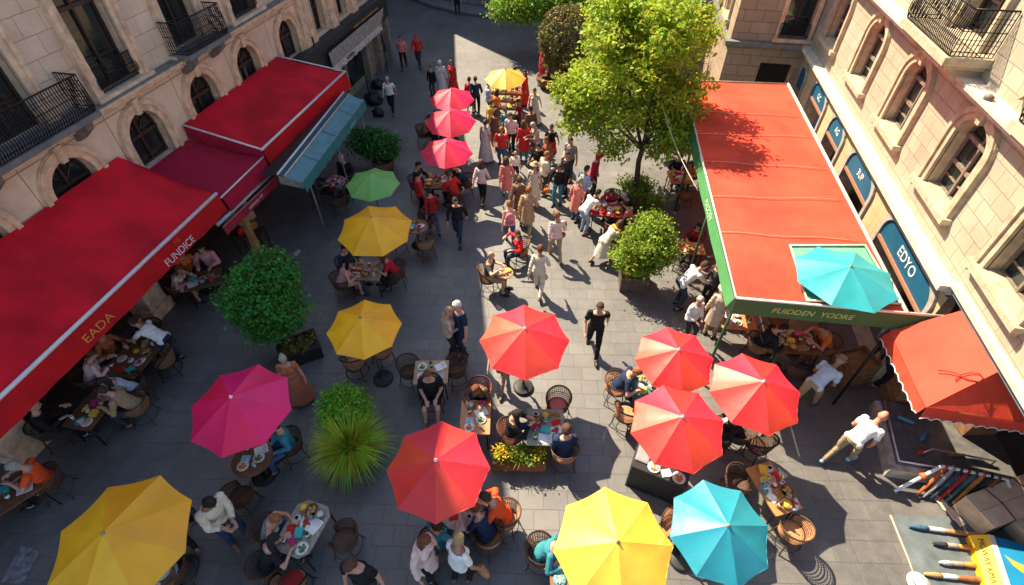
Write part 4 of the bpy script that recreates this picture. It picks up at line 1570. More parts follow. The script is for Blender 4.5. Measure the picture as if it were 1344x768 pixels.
cy.grid(lambda a, b: wob(a3.lerp(r1_, a).lerp(a0.lerp(r0_, a), b) - Vector((0, 0, .05 * math.sin(PI * a) * math.sin(PI * b)))), 10, 10)
cy.grid(lambda a, b: wob(a0.lerp(a1, a).lerp(r0_.lerp(Vector((8.5, 6.86, 3.16)), a), b) - Vector((0, 0, .04 * math.sin(PI * b)))), 14, 6)
cy.build('canopy', RED_R, sc_)
a2 = a1
valance(a0 + Vector((0, -.01, 0)), a1 + Vector((0, -.01, 0)), .22, .06, (0, -.05, 0), 52).build('front_valance', RED_R, sc_)
valance(a3 + Vector((-.01, 0, 0)), a0 + Vector((-.01, 0, 0)), .22, .05, (-.05, 0, 0), 34).build('side_valance', RED_R, sc_)
tr = MB()
for (p0, p1, o_) in ((a0, a1, Vector((0, -.065, 0))), (a3, a0, Vector((-.065, 0, 0)))):
    nn = 52 if o_.y else 34
    pts = []
    for i in range(nn + 1):
        t_ = i / nn
        pts.append(p0.lerp(p1, t_) + o_ + o_ * .10 * math.sin(t_ * 37) + Vector((0, 0, -.225 + (.06 if o_.y else .05) * (abs(math.sin(t_ * nn * PI / 4)) - .5))))
    tr.tube(pts, .012, 5)
tr.build('edge_trim', TRIMW, sc_)
tc_ = MB()
def on_slope(x, y):
    """the point of the left slope of the canopy seen at a pixel"""
    n_ = (a0 - a3).cross(r0_ - a3)
    d_ = _fw * CAM_F + _rt * (x - 672) + _cu * (384 - y)
    c0 = Vector((0, 0, CAM_H))
    return c0 + d_ * ((a3 - c0).dot(n_) / d_.dot(n_)) + Vector((0, 0, .02))


tc_.tube([on_slope(*q) for q in ((1230, 487), (1244, 488), (1256, 492), (1270, 499), (1284, 502), (1290, 497), (1284, 491), (1272, 490), (1260, 493), (1253, 500))], .011, 6)
tc_.build('tie_cord', mat('maroon_cord', (.25, .02, .02), .8, .1, 8), sc_)
for p_ in (a3,):
    MB().tube([p_, (p_.x, p_.y, 0)], .03, 8).build('post', IRON, sc_)
# ------------------------------------------------------------------ trees and plants
def leaf_mat(col, isl=.9, transl=.35):
    return mat('leaves', col, .5, .25, 2.2, spec=.35, transl=transl, island=isl)


def foliage(name, lobes, n, size, m_, parent, seed, clump=.16, per=26, shell=.45, asp=.55, up=.25, droop=0.0):
    """many small folded leaves gathered in clumps spread through the lobes"""
    r_ = np.random.RandomState(seed)
    wts = np.array([l[2] if len(l) > 2 else l[1][0] * l[1][1] * l[1][2] for l in lobes], float)
    wts /= wts.sum()
    nc = max(1, n // per)
    li = r_.choice(len(lobes), nc, p=wts)
    d = r_.normal(size=(nc, 3))
    d /= np.linalg.norm(d, axis=1)[:, None]
    rad = shell + (1 - shell) * r_.rand(nc) ** .6
    cen = np.array([lobes[i][0] for i in li]) + d * rad[:, None] * np.array([lobes[i][1] for i in li])
    cs = clump * (.6 + .9 * r_.rand(nc))
    pts = np.repeat(cen, per, 0) + r_.normal(size=(nc * per, 3)) * np.repeat(cs, per)[:, None] * np.array([1, 1, .55])
    k = len(pts)
    pts[:, 2] = np.maximum(pts[:, 2], .12)
    nrm = r_.normal(size=(k, 3)) + np.array([0, 0, up * 4])
    nrm /= np.linalg.norm(nrm, axis=1)[:, None]
    t_ = r_.normal(size=(k, 3))
    t_[:, 2] -= droop
    t_ -= nrm * (t_ * nrm).sum(1)[:, None]
    t_ /= np.linalg.norm(t_, axis=1)[:, None]
    b_ = np.cross(nrm, t_)
    s = size * (.6 + .8 * r_.rand(k))[:, None]
    v = np.stack([pts - t_ * s, pts + b_ * s * asp + nrm * s * .18, pts + t_ * s, pts - b_ * s * asp + nrm * s * .18], 1).reshape(-1, 3)
    f = np.arange(k * 4).reshape(k, 4)
    me = bpy.data.meshes.new(name)
    me.vertices.add(k * 4)
    me.vertices.foreach_set('co', v.astype('f').ravel())
    me.loops.add(k * 4)
    me.loops.foreach_set('vertex_index', f.astype('i').ravel())
    me.polygons.add(k)
    me.polygons.foreach_set('loop_start', (np.arange(k) * 4).astype('i'))
    me.update(calc_edges=True)
    me.materials.append(m_)
    o = bpy.data.objects.new(name, me)
    COL.objects.link(o)
    o.parent = parent
    return o


BARK = mat('bark', (.075, .05, .035), .9, .35, 14, .8, 30)


def limbs(mb, base, tips, r0, seed):
    rr = random.Random(seed)
    base = Vector(base)
    for t_ in tips:
        t_ = Vector(t_)
        s = base + (t_ - base) * 0
        mid = base.lerp(t_, .5) + Vector((rr.uniform(-.15, .15), rr.uniform(-.15, .15), .12))
        mb.tube([s, base.lerp(mid, .5), mid, mid.lerp(t_, .6), t_], [r0, r0 * .8, r0 * .55, r0 * .35, r0 * .12], 7)
        for _ in range(3):
            q = mid.lerp(t_, rr.uniform(0, .6))
            e = q + Vector((rr.uniform(-.6, .6), rr.uniform(-.6, .6), rr.uniform(.1, .5)))
            mb.tube([q, q.lerp(e, .5) + Vector((0, 0, .05)), e], [r0 * .3, r0 * .2, r0 * .05], 5)


# the big bright tree by the right awning
t = thing('tree', 'tall bright yellow green tree between the crowd and the big red awning', 'tree')
tb = at(830, 264)
tm = MB()
tm.tube([(tb.x, tb.y, 0), (tb.x + .02, tb.y + .03, .7), (tb.x - .04, tb.y + .1, 1.5), (tb.x + .05, tb.y + .2, 2.3), (tb.x, tb.y + .3, 3.2)], [.13, .10, .085, .08, .06], 9)
limbs(tm, (tb.x, tb.y + .15, 1.9), [(-.9, 16.2, 3.4), (.0, 17.0, 5.0), (1.4, 16.6, 5.6), (2.5, 16.7, 4.6), (2.7, 15.6, 3.6), (.3, 15.0, 3.3), (1.5, 15.3, 4.4)], .06, 4)
tm.build('trunk', BARK, t)
lob = []
rr = random.Random(8)
for i in range(44):
    a = rr.uniform(0, 2 * PI)
    q = rr.random() ** .5
    z = rr.uniform(2.2, 6.2)
    wz = math.sqrt(max(.12, 1 - ((z - 3.9) / 2.6) ** 2))
    lob.append(((.85 + 2.0 * q * wz * math.cos(a), 16.45 + 1.75 * q * wz * math.sin(a), z), (rr.uniform(.55, .9), rr.uniform(.55, .85), rr.uniform(.28, .5))))
lob += [((-.6, 15.9, 2.7), (.9, .8, .5)), ((-.9, 16.2, 3.6), (.8, .8, .5)), ((.4, 15.4, 3.2), (.9, .7, .5)), ((.3, 15.6, 2.4), (.8, .6, .35)), ((2.3, 15.9, 2.6), (.7, .7, .35)), ((1.9, 15.7, 2.0), (.6, .5, .3)), ((.5, 15.5, 2.0), (.55, .5, .28)), ((2.4, 16.2, 2.1), (.6, .6, .3))]
foliage('crown', lob, 42000, .068, leaf_mat((.36, .45, .038), .7, .5), t, 3, .15, 28, .42)

# low dark shrub round its foot
t = thing('shrub', 'dark green shrub growing round the foot of the tall bright tree', 'shrub')
sbp = at(833, 262)
sm_ = MB()
for k in range(5):
    a = k * 1.3
    sm_.tube([(sbp.x, sbp.y, 0), (sbp.x + .3 * math.cos(a), sbp.y + .3 * math.sin(a), .5), (sbp.x + .55 * math.cos(a), sbp.y + .55 * math.sin(a), .9)], [.03, .02, .008], 6)
sm_.build('stems', BARK, t)
foliage('foliage', [((sbp.x, sbp.y + .1, .45), (.6, .5, .35)), ((sbp.x + .45, sbp.y - .4, .38), (.5, .45, .32)), ((sbp.x - .2, sbp.y - .45, .4), (.4, .35, .35))], 3600, .05, leaf_mat((.22, .32, .04)), t, 5, .13)

# clipped round tree
t = thing('tree', 'rounded dark clipped tree in a planter beside the tall bright tree', 'tree')
cb_ = at(718, 112)
tm = MB()
tm.tube([(cb_.x, cb_.y, 0), (cb_.x + .1, cb_.y, .9), (cb_.x + .5, cb_.y + .1, 1.9)], [.10, .08, .06], 8)
limbs(tm, (cb_.x + .4, cb_.y + .1, 1.5), [(-1.5, 24.4, 2.8), (-2.6, 23.8, 2.9), (-2.1, 24.9, 3.2)], .05, 2)
tm.build('trunk', BARK, t)
foliage('crown', [((-2.15, 24.3, 2.35), (1.22, 1.22, 1.32), 6), ((-2.5, 24.0, 1.3), (.7, .6, .4), 1)], 15000, .055, leaf_mat((.17, .145, .035), 1.0, .25), t, 6, .08, 24, .86)
pl = thing('planter', 'brown bowl planter at the foot of the clipped round tree', 'planter', (cb_.x + .1, cb_.y - .1, 0))
MB().lathe([(.42, 0), (.62, .35), (.66, .5), (.58, .5), (.55, .42), (.001, .42)], 18).build('bowl', mat('brown_clay', (.16, .07, .045), .8, .25, 7), pl)
MB().lathe([(.55, .40), (.001, .46)], 16).build('soil', SOIL, pl)

# green tree at the top of the picture
t = thing('tree', 'leafy green tree at the far kerb, at the top edge of the photo', 'tree')
fb = at(716, 50)
tm = MB()
tm.tube([(fb.x, fb.y, 0), (fb.x - .1, fb.y, 1.0), (fb.x - .2, fb.y + .1, 2.2)], [.16, .13, .10], 8)
limbs(tm, (fb.x - .1, fb.y, 1.7), [(-5.4, 30.6, 2.7), (-3.2, 31, 3.2), (-4.6, 32, 3.6)], .08, 3)
tm.build('trunk', BARK, t)
foliage('crown', [(tuple(at(664, 12, 2.2)), (1.0, .9, .55)), (tuple(at(700, 12, 2.3)), (1.2, 1.1, .7)), (tuple(at(742, 6, 2.4)), (1.2, 1.1, .7)), (tuple(at(700, -6, 2.9)), (1.7, 1.4, .8))], 12000, .08, leaf_mat((.24, .36, .035), .8, .4), t, 9, .2, 24, .4)
t = thing('tree', 'dark tree standing behind the tall bright tree near the stone wing', 'tree')
tm = MB()
tm.tube([(.6, 26.5, 0), (.7, 26.6, 1.4), (.6, 26.8, 2.6)], [.15, .12, .09], 8)
limbs(tm, (.65, 26.6, 1.9), [(-.3, 26.4, 3.3), (1.6, 26.8, 3.3), (.8, 27.6, 3.8)], .07, 5)
tm.build('trunk', BARK, t)
foliage('crown', [((.0, 26.6, 2.9), (1.3, 1.2, .9)), ((1.6, 26.8, 3.0), (1.3, 1.2, .9)), ((.8, 27.6, 3.4), (1.4, 1.2, .9))], 8000, .08, leaf_mat((.05, .10, .025)), t, 10, .2, 24, .4)

# planter tree in the middle right
t = thing('tree', 'bushy light green tree in the square planter in front of the red awning', 'tree')
pb0 = at(829, 380)
tm = MB()
pc = Vector((1.35, 11.55, 0))
tm.tube([(pc.x, pc.y, .4), (pc.x + .05, pc.y, .9), (pc.x + .1, pc.y + .1, 1.5)], [.05, .045, .03], 8)
limbs(tm, (pc.x + .05, pc.y, .95), [(1.0, 11.4, 1.8), (2.0, 11.5, 1.8), (1.6, 11.9, 2.0), (1.5, 11.1, 1.7)], .03, 6)
tm.build('trunk', BARK, t)
foliage('crown', [((1.55, 11.45, 1.5), (.72, .66, .55), 4), ((1.15, 11.3, 1.15), (.5, .45, .4), 2), ((1.95, 11.55, 1.25), (.48, .5, .45), 2), ((1.6, 11.7, 1.95), (.45, .4, .3), 1.5), ((1.5, 11.2, .95), (.5, .4, .3), 1.2)], 14000, .042, leaf_mat((.24, .33, .025), .8, .4), t, 12, .10, 26, .45)
pl = thing('planter', 'square dark brown planter box holding the bushy light green tree', 'planter', (1.36, 11.42, 0), R(6))
bx = MB()
for (cx, cy, sx, sy) in ((0, -.36, .78, .06), (0, .36, .78, .06), (-.36, 0, .06, .66), (.36, 0, .06, .66)):
    bx.box((cx, cy, .27), (sx, sy, .54))
bx.build('box', mat('planter_brown', (.10, .07, .055), .7, .25, 6, .2, 30), pl)
MB().box((0, 0, .24), (.66, .66, .46)).build('soil', mat('bark_chips', (.28, .14, .06), .9, .5, 30, .8, 60), pl)

# left tree with its black planter
t = thing('tree', 'dense dark green tree in the black planter on the left, in the shade', 'tree')
lb0 = at(395, 476)
pc = Vector((-6.95, 7.15, 0))
tm = MB()
tm.tube([(pc.x, pc.y, .3), (pc.x - .1, pc.y + .1, .9), (pc.x - .3, pc.y + .2, 1.5)], [.07, .06, .045], 8)
limbs(tm, (pc.x - .2, pc.y + .15, 1.2), [(-8.1, 7.3, 2.1), (-7.0, 7.9, 2.2), (-7.6, 7.0, 2.1), (-7.3, 8.1, 2.6)], .04, 7)
tm.build('trunk', BARK, t)
foliage('crown', [((-7.35, 7.4, 1.95), (.85, .8, .6), 5), ((-7.9, 7.5, 1.6), (.6, .6, .5), 2), ((-6.9, 7.2, 1.5), (.6, .55, .5), 2), ((-7.3, 7.0, 1.25), (.7, .5, .4), 2), ((-7.4, 7.9, 2.2), (.6, .5, .4), 2)], 17000, .045, leaf_mat((.075, .26, .03)), t, 14, .11, 26, .5)
pl = thing('planter', 'black rectangular planter with low yellow flowers under the left tree', 'planter', at(396, 465), R(10.9 + 28))
bx = MB()
for (cx, cy, sx, sy) in ((0, -.33, .98, .06), (0, .33, .98, .06), (-.46, 0, .06, .6), (.46, 0, .06, .6)):
    bx.box((cx, cy, .2), (sx, sy, .4))
bx.build('box', BLACK, pl)
MB().box((0, 0, .17), (.86, .6, .32)).build('soil', SOIL, pl)
foliage('flowers', [((0, 0, .38), (.42, .28, .08))], 1500, .03, mat('leaves', (.16, .13, .02), .6, .3, 5, island=1.0), pl, 15, .06)

# shrub in a round pot near the green parasol
pp = at(505, 224)
t = thing('shrub', 'wide dark green shrub in a round brown pot above the green parasol', 'shrub', (0, 0, 0))
st_ = MB()
for k in range(7):
    a = k * .9
    st_.tube([(pp.x, pp.y, .3), (pp.x + .2 * math.cos(a), pp.y + .2 * math.sin(a), .8), (pp.x + .5 * math.cos(a) - .2, pp.y + .4 * math.sin(a), 1.3)], [.025, .02, .006], 6)
st_.build('stems', BARK, t)
foliage('foliage', [((pp.x - .55, pp.y + .15, 1.05), (.62, .5, .5)), ((pp.x + .12, pp.y + .1, 1.05), (.55, .5, .5)), ((pp.x - .2, pp.y + .2, .75), (.6, .5, .35))], 9000, .05, leaf_mat((.055, .20, .028)), t, 16, .12)
pl = thing('flower_pot', 'round brown pot under the wide dark shrub by the green parasol', 'flower pot', (pp.x, pp.y, 0))
MB().lathe([(.32, 0), (.40, .3), (.42, .46), (.36, .46), (.34, .38), (.001, .38)], 18).build('pot', mat('brown_clay', (.16, .07, .045), .8, .25, 7), pl)
MB().lathe([(.34, .36), (.001, .41)], 14).build('soil', SOIL, pl)


def blades(name, c, n, L, w0, m_, parent, seed, spread=1.0, base_r=.12):
    r_ = random.Random(seed)
    mb = MB()
    for i in range(n):
        a = r_.uniform(0, 2 * PI)
        l = L * r_.uniform(.6, 1.1)
        el = r_.uniform(.35, 1.4)
        p = Vector((c[0] + base_r * math.cos(a) * r_.random(), c[1] + base_r * math.sin(a) * r_.random(), c[2]))
        d = Vector((math.cos(a) * math.cos(el), math.sin(a) * math.cos(el), math.sin(el)))
        s = Vector((-math.sin(a), math.cos(a), 0)) * w0
        prev = None
        k = 6
        vv = []
        for j in range(k + 1):
            q = j / k
            ww = s * (1 - q) ** .6 * (.5 + min(q * 4, .5))
            vv += [p - ww, p + ww]
            p = p + d * l / k
            d = (d + Vector((0, 0, -.30 * spread * (.4 + q)))).normalized()
        mb.add(vv, [(2 * j, 2 * j + 1, 2 * j + 3, 2 * j + 2) for j in range(k)], 0, True)
    return mb.build(name, m_, parent, fix=False)


gp = at(466, 610)
pl = thing('flower_pot', 'dark round pot under the spiky ornamental grass', 'flower pot', (gp.x, gp.y + .1, 0))
MB().lathe([(.36, 0), (.43, .25), (.46, .42), (.40, .42), (.38, .36), (.001, .36)], 20).build('pot', mat('dark_clay', (.035, .025, .022), .6, .3, 7), pl)
MB().lathe([(.38, .34), (.001, .39)], 14).build('soil', SOIL, pl)
t = thing('ornamental_grass', 'spiky fountain of green and yellow ornamental grass in a dark pot', 'plant')
blades('leaf_blades', (gp.x - .02, gp.y + .12, .4), 1150, .98, .009, mat('leaves', (.30, .46, .03), .5, .25, 3, spec=.3, transl=.3, island=1.0), t, 3)
blades('dry_blades', (gp.x - .06, gp.y + .10, .46), 300, .86, .010, mat('leaves', (.62, .46, .05), .5, .25, 3, spec=.3, transl=.3, island=.6), t, 5, .7)
gq = at(463, 556)
t = thing('shrub', 'bright fern green shrub just behind the spiky ornamental grass', 'shrub')
st_ = MB()
for k in range(6):
    a = k * 1.05
    st_.tube([(gq.x, gq.y, .2), (gq.x + .12 * math.cos(a), gq.y + .12 * math.sin(a), .5), (gq.x + .25 * math.cos(a), gq.y + .25 * math.sin(a), .8)], [.018, .012, .004], 5)
st_.build('stems', BARK, t)
foliage('foliage', [((gq.x, gq.y - .05, .78), (.56, .46, .36)), ((gq.x + .1, gq.y - .25, .66), (.52, .5, .36))], 9500, .034, leaf_mat((.24, .50, .04)), t, 18, .08, 22, .4)
pl = thing('flower_pot', 'dark tub under the fern green shrub behind the ornamental grass', 'flower pot', (gq.x, gq.y, 0))
MB().lathe([(.26, 0), (.32, .3), (.34, .4), (.30, .4), (.28, .33), (.001, .33)], 18).build('pot', BLACK, pl)
MB().lathe([(.28, .31), (.001, .35)], 14).build('soil', SOIL, pl)

# flower box by the lit table
fbp = at(680, 616)
pl = thing('flower_box', 'long terracotta flower box with yellow green plants in front of the lit tables', 'flower box', (fbp.x, fbp.y + .12, 0), R(10))
bx = MB()
for (cx, cy, sx, sy) in ((0, -.15, 1.12, .04), (0, .15, 1.12, .04), (-.54, 0, .04, .26), (.54, 0, .04, .26)):
    bx.box((cx, cy, .16), (sx, sy, .32))
bx.build('box', mat('terracotta_box', (.30, .11, .05), .75, .25, 7), pl)
MB().box((0, 0, .14), (1.04, .26, .24)).build('soil', SOIL, pl)
foliage('foliage', [((-.25, 0, .42), (.28, .14, .14)), ((.25, 0, .42), (.28, .14, .14)), ((0, 0, .42), (.2, .14, .14))], 3200, .035, leaf_mat((.18, .22, .02)), pl, 20, .06, 20, .3)
foliage('flowers', [((-.36, 0, .52), (.16, .12, .08)), ((.4, 0, .5), (.12, .12, .08))], 620, .026, mat('leaves', (.62, .42, .02), .5, .25, 5, transl=.2, island=.6), pl, 22, .05, 8, .3)
blades('grass_tuft', (.04, 0, .32), 130, .38, .008, mat('leaves', (.30, .36, .03), .5, .25, 3, spec=.3, transl=.3, island=.8), pl, 7, .55, .1)
# ------------------------------------------------------------------ parasols
def parasol(px, py, wpx, col, label, spin=270, zt=2.5, slope=.48, sag=.036, pole_bottom=0.0, cat='parasol', tr=.07, base=True):
    p = at(px, py, zt)
    depth = (Vector((p.x, p.y, zt - .2)) - Vector((0, 0, CAM_H))).dot(_fw)
    Rr = wpx / 2 / CAM_F * depth * 1.03
    hh = Rr * slope
    o = thing('parasol', label, cat, (p.x, p.y, 0), R(spin + 10.9), 'parasols of the street cafes')
    tilt = Matrix.Identity(3)
    if base:
        tilt = Matrix.Rotation(R(7 + rnd.uniform(-1.5, 1.5)), 3, _rt) @ Matrix.Rotation(R(rnd.uniform(-1.5, 1.5)), 3, _hd)
        full = tilt @ Matrix.Rotation(R(spin + 10.9), 3, 'Z')
        o.rotation_euler = full.to_euler()
        ax = full @ Vector((0, 0, zt))
        o.location = (p.x - ax.x, p.y - ax.y, zt - ax.z)
    m_ = mat('parasol_cloth', col, .48, .10, 2.2, .35, 5, spec=.6, transl=tr, island=.16)
    mb = MB()
    n = 8
    seed = rnd.random() * 50
    for s_ in range(n):
        a0, a1 = 2 * PI * s_ / n, 2 * PI * (s_ + 1) / n

        def fn(a, b, a0=a0, a1=a1, s_=s_):
            r_ = .02 + (Rr - .02) * a
            e0 = Vector((math.cos(a0), math.sin(a0), 0)) * r_
            e1 = Vector((math.cos(a1), math.sin(a1), 0)) * r_
            q = e0.lerp(e1, b)
            mid = math.sin(PI * b)
            q *= 1 - .028 * mid * a ** 3
            z = zt - hh * (.85 * a + .15 * a * a) - sag * mid * a * (1.1 - .5 * a)
            z += .007 * noise.noise(Vector((q.x * 5 + seed, q.y * 5, s_ * 3))) * a
            # small tension folds by the rim
            z += .006 * math.sin(b * 22 + s_ * 2) * a ** 6 * (1 if (s_ * 7) % 3 else .3)
            return (q.x, q.y, z)
        mb.grid(fn, 10, 8)
    c_ = mb.build('canopy', m_, o, fix=True)
    # hem
    hm = MB()
    for s_ in range(n):
        a0, a1 = 2 * PI * s_ / n, 2 * PI * (s_ + 1) / n
        pts = []
        for j in range(9):
            b = j / 8
            q = Vector((math.cos(a0), math.sin(a0), 0)).lerp(Vector((math.cos(a1), math.sin(a1), 0)), b) * Rr
            mid = math.sin(PI * b)
            q *= 1 - .028 * mid
            pts.append((q.x, q.y, zt - hh - sag * mid * .6 - .004))
        hm.tube(pts, .006, 4)
    hm.build('hem', m_, o)
    MB().tube([(0, 0, pole_bottom), (0, 0, zt - .01)], .019, 8).build('pole', mat('pole_wood', (.12, .075, .045), .5, .2, 8), o)
    for s_ in range(n):
        a = 2 * PI * s_ / n
        d = Vector((math.cos(a), math.sin(a), 0))
        MB().tube([(0, 0, zt - .035), d * Rr * .5 + Vector((0, 0, zt - hh * .46 - .012)), d * Rr * .99 + Vector((0, 0, zt - hh - .008))], .0065, 4).build('rib', STEEL, o)
    MB().lathe([(.03, -.015), (.034, .0), (.022, .02), (.012, .03), (.014, .05), (.001, .062)], 10, (0, 0, zt + .002)).build('finial', WHITE if col[0] > .3 and col[1] < .2 else mat('finial_dull', (.3, .24, .15), .5, .1, 5), o)
    if base:
        ft = MB().lathe([(.24, 0), (.24, .04), (.20, .06), (.05, .07), (.04, .22), (.001, .23)], 18, (0, 0, pole_bottom)).build('foot', mat('dark_cast_iron', (.03, .03, .032), .6, .2, 8), o)
        ft.rotation_euler = (full.inverted() @ Matrix.Rotation(R(spin), 3, 'Z')).to_euler()
    return p


YEL = (.94, .47, .006)
YEL2 = (.84, .52, .045)
MAG = (.88, .006, .10)
PINK = (.74, .014, .055)
REDP = (.74, .042, .026)
parasol(135, 700, 176, YEL, 'large yellow parasol at the lower left corner', 262)
parasol(303, 521, 132, MAG, 'magenta parasol over the round brown table on the left', 268)
parasol(473, 417, 96, YEL, 'lower of the two deep yellow parasols in the middle left shade', 280)
parasol(487, 285, 97, YEL, 'deep yellow parasol just below the green parasol', 290)
parasol(486, 228, 69, (.16, .42, .09), 'light green parasol, the only green one', 275)
parasol(585, 186, 68, PINK, 'pink parasol nearest to us in the row of three', 270)
parasol(590, 146, 66, PINK, 'middle pink parasol in the row of three', 275)
parasol(592, 117, 58, PINK, 'farthest pink parasol in the row of three', 268)
parasol(663, 91, 53, YEL2, 'small bright yellow parasol over the market stall in the crowd', 272)
parasol(689, 431, 117, REDP, 'half lit red parasol standing alone in the middle of the picture', 270)
parasol(572, 604, 135, REDP, 'red parasol above the pale round table at the lower centre', 272)
parasol(811, 711, 158, (.86, .55, .05), 'bright lit yellow parasol at the bottom of the picture', 272)
parasol(956, 690, 133, (.015, .25, .34), 'turquoise blue parasol beside the lit yellow parasol', 276)
parasol(891, 459, 102, REDP, 'uppermost red parasol of the cluster of three on the right', 271)
parasol(896, 547, 124, REDP, 'lower left red parasol of the cluster of three, above the black counter', 277)
parasol(1002, 501, 119, REDP, 'rightmost red parasol of the cluster of three', 270)
parasol(1117, 350, 126, (.02, .31, .36), 'turquoise parasol poking up through the big red awning', 277, zt=3.45, slope=.30, pole_bottom=2.8, base=False)
# closed red parasol by the clipped tree
p = at(711, 112)
o = thing('parasol', 'closed crimson parasol standing beside the clipped round tree', 'parasol', p)
MB().lathe([(.03, .55), (.14, .62), (.19, .9), (.15, 1.3), (.07, 1.75), (.02, 1.95)], 12).build('canopy', mat('parasol_cloth', PINK, .62, .07, 3, .1, 30, transl=.1), o)
MB().tube([(0, 0, 0), (0, 0, 2.05)], .018, 8).build('pole', WOOD, o)
MB().lathe([(.22, 0), (.22, .05), (.04, .08), (.001, .09)], 14).build('foot', BLACK, o)

# ------------------------------------------------------------------ chairs and tables
_ch = {}


def chair_meshes(style):
    if style in _ch:
        return _ch[style]
    sh = 150 if style == 'arm' else 115          # half sweep of the wrapped back
    zt = .80 if style == 'arm' else .90
    parts = []
    s = MB()
    s.lathe([(.001, .435), (.20, .435), (.225, .445), (.23, .455), (.222, .468), (.15, .462), (.001, .458)], 22)
    parts.append(('seat', s.mesh('seat'), 'w'))
    b = MB()
    A = [R(270 - sh + 2 * sh * i / 30) for i in range(31)]

    def ring_pt(a, q):
        # q 0..1 from seat to top; lower towards the front ends
        off = abs(a - R(270)) / R(sh)
        top = zt - (.17 if style == 'arm' else .30) * off ** 2.2
        z = .45 + (top - .45) * q
        r_ = .235 + .045 * q
        return (r_ * math.cos(a), r_ * math.sin(a) - .02 * q, z)
    for i in range(0, 31, 1):
        b.tube([ring_pt(A[i], q) for q in (0, .5, 1)], .0065, 4)
    for q in (.14, .3, .46, .62, .78, .9):
        b.tube([ring_pt(a, q) for a in A], .009 if q != .46 else .013, 4)
    parts.append(('backrest', b.mesh('backrest'), 'w'))
    f = MB()
    f.tube([ring_pt(A[0], .0)] + [ring_pt(a, 1.0) for a in A] + [ring_pt(A[-1], .0)], .016, 6)
    f.tube([(.232 * math.cos(q), .232 * math.sin(q), .44) for q in [2 * PI * i / 24 for i in range(24)]], .013, 6, True)
    parts.append(('frame', f.mesh('frame'), 'f'))
    for (x, y) in ((-.17, -.16), (.17, -.16), (-.17, .16), (.17, .16)):
        l = MB()
        l.tube([(x, y, .44), (x * 1.12, y * 1.12, .2), (x * 1.35, y * 1.35, 0)], [.013, .012, .011], 6)
        parts.append(('leg', l.mesh('leg'), 'f'))
    r_ = MB()
    r_.tube([(.265 * math.cos(q), .265 * math.sin(q), .17) for q in [PI / 4 + 2 * PI * i / 24 for i in range(24)]], .008, 5, True)
    parts.append(('stretcher', r_.mesh('stretcher'), 'f'))
    c = MB()
    c.lathe([(.001, .468), (.17, .468), (.195, .478), (.195, .49), (.17, .50), (.001, .505)], 18)
    parts.append(('cushion', c.mesh('cushion'), 'c'))
    _ch[style] = parts
    return parts


def chair(loc, rz, label, style='arm', weave=None, frame=None, cushion=None, group='wicker cafe chairs'):
    t_ = thing('wicker_chair', label, 'chair', loc, rz, group)
    for nm_, me, k in chair_meshes(style):
        if k == 'c' and cushion is None:
            continue
        inst(me, nm_, {'w': weave or WICKER, 'f': frame or WOOD_DARK, 'c': cloth(C[cushion]) if cushion else None}[k], t_)
    return t_


def table(loc, rz, label, kind, w_, d_, wood, legm=None, cat='table', h=.74):
    t_ = thing('cafe_table', label, cat, loc, rz, 'cafe tables')
    legm = legm or IRON
    s = MB()
    if kind == 'round':
        s.lathe([(.001, h - .032), (w_ / 2 - .01, h - .032), (w_ / 2, h - .02), (w_ / 2, h - .008), (w_ / 2 - .01, h), (.001, h)], 28)
        s.build('tabletop', wood, t_)
        MB().tube([(0, 0, .03), (0, 0, h - .03)], .03, 10).build('column', legm, t_)
        MB().lathe([(w_ * .32, 0), (w_ * .32, .02), (.05, .045), (.001, .05)], 18).build('foot', legm, t_)
        return t_
    if kind == 'octagon':
        a, b, k = w_ / 2, d_ / 2, min(w_, d_) * .2
        pts = [(-a + k, -b), (a - k, -b), (a, -b + k), (a, b - k), (a - k, b), (-a + k, b), (-a, b - k), (-a, -b + k)]
        s.prism(pts, h - .03, h)
    else:
        a, b, k = w_ / 2, d_ / 2, .015
        pts = [(-a + k, -b), (a - k, -b), (a, -b + k), (a, b - k), (a - k, b), (-a + k, b), (-a, b - k), (-a, -b + k)]
        s.prism(pts, h - .035, h)
    s.build('tabletop', wood, t_)
    ap = MB()
    for (cx, cy, sx, sy) in ((0, -d_ / 2 + .07, w_ - .16, .02), (0, d_ / 2 - .07, w_ - .16, .02), (-w_ / 2 + .07, 0, .02, d_ - .16), (w_ / 2 - .07, 0, .02, d_ - .16)):
        ap.box((cx, cy, h - .075), (sx, sy, .075))
    ap.build('apron', WOOD_DARK, t_)
    for sx in (-1, 1):
        for sy in (-1, 1):
            MB().tube([(sx * (w_ / 2 - .08), sy * (d_ / 2 - .08), h - .04), (sx * (w_ / 2 - .06), sy * (d_ / 2 - .06), 0)], .017, 6).build('leg', legm, t_)
    return t_


# ------------------------------------------------------------------ things on the tables
_im = {}


def heap(seed, r_, h):
    mb = MB()
    rr_ = random.Random(seed)
    for i in range(13):
        a = rr_.uniform(0, 2 * PI)
        q = rr_.random() ** .6 * r_ * .8
        mb.ell((q * math.cos(a), q * math.sin(a), h * rr_.uniform(.25, .7)), (r_ * rr_.uniform(.2, .38), r_ * rr_.uniform(.15, .3), h * rr_.uniform(.3, .55)), 8, 5, M=Matrix.Rotation(a * 3, 3, 'Z'), bump=.3, seed=i)
    return mb


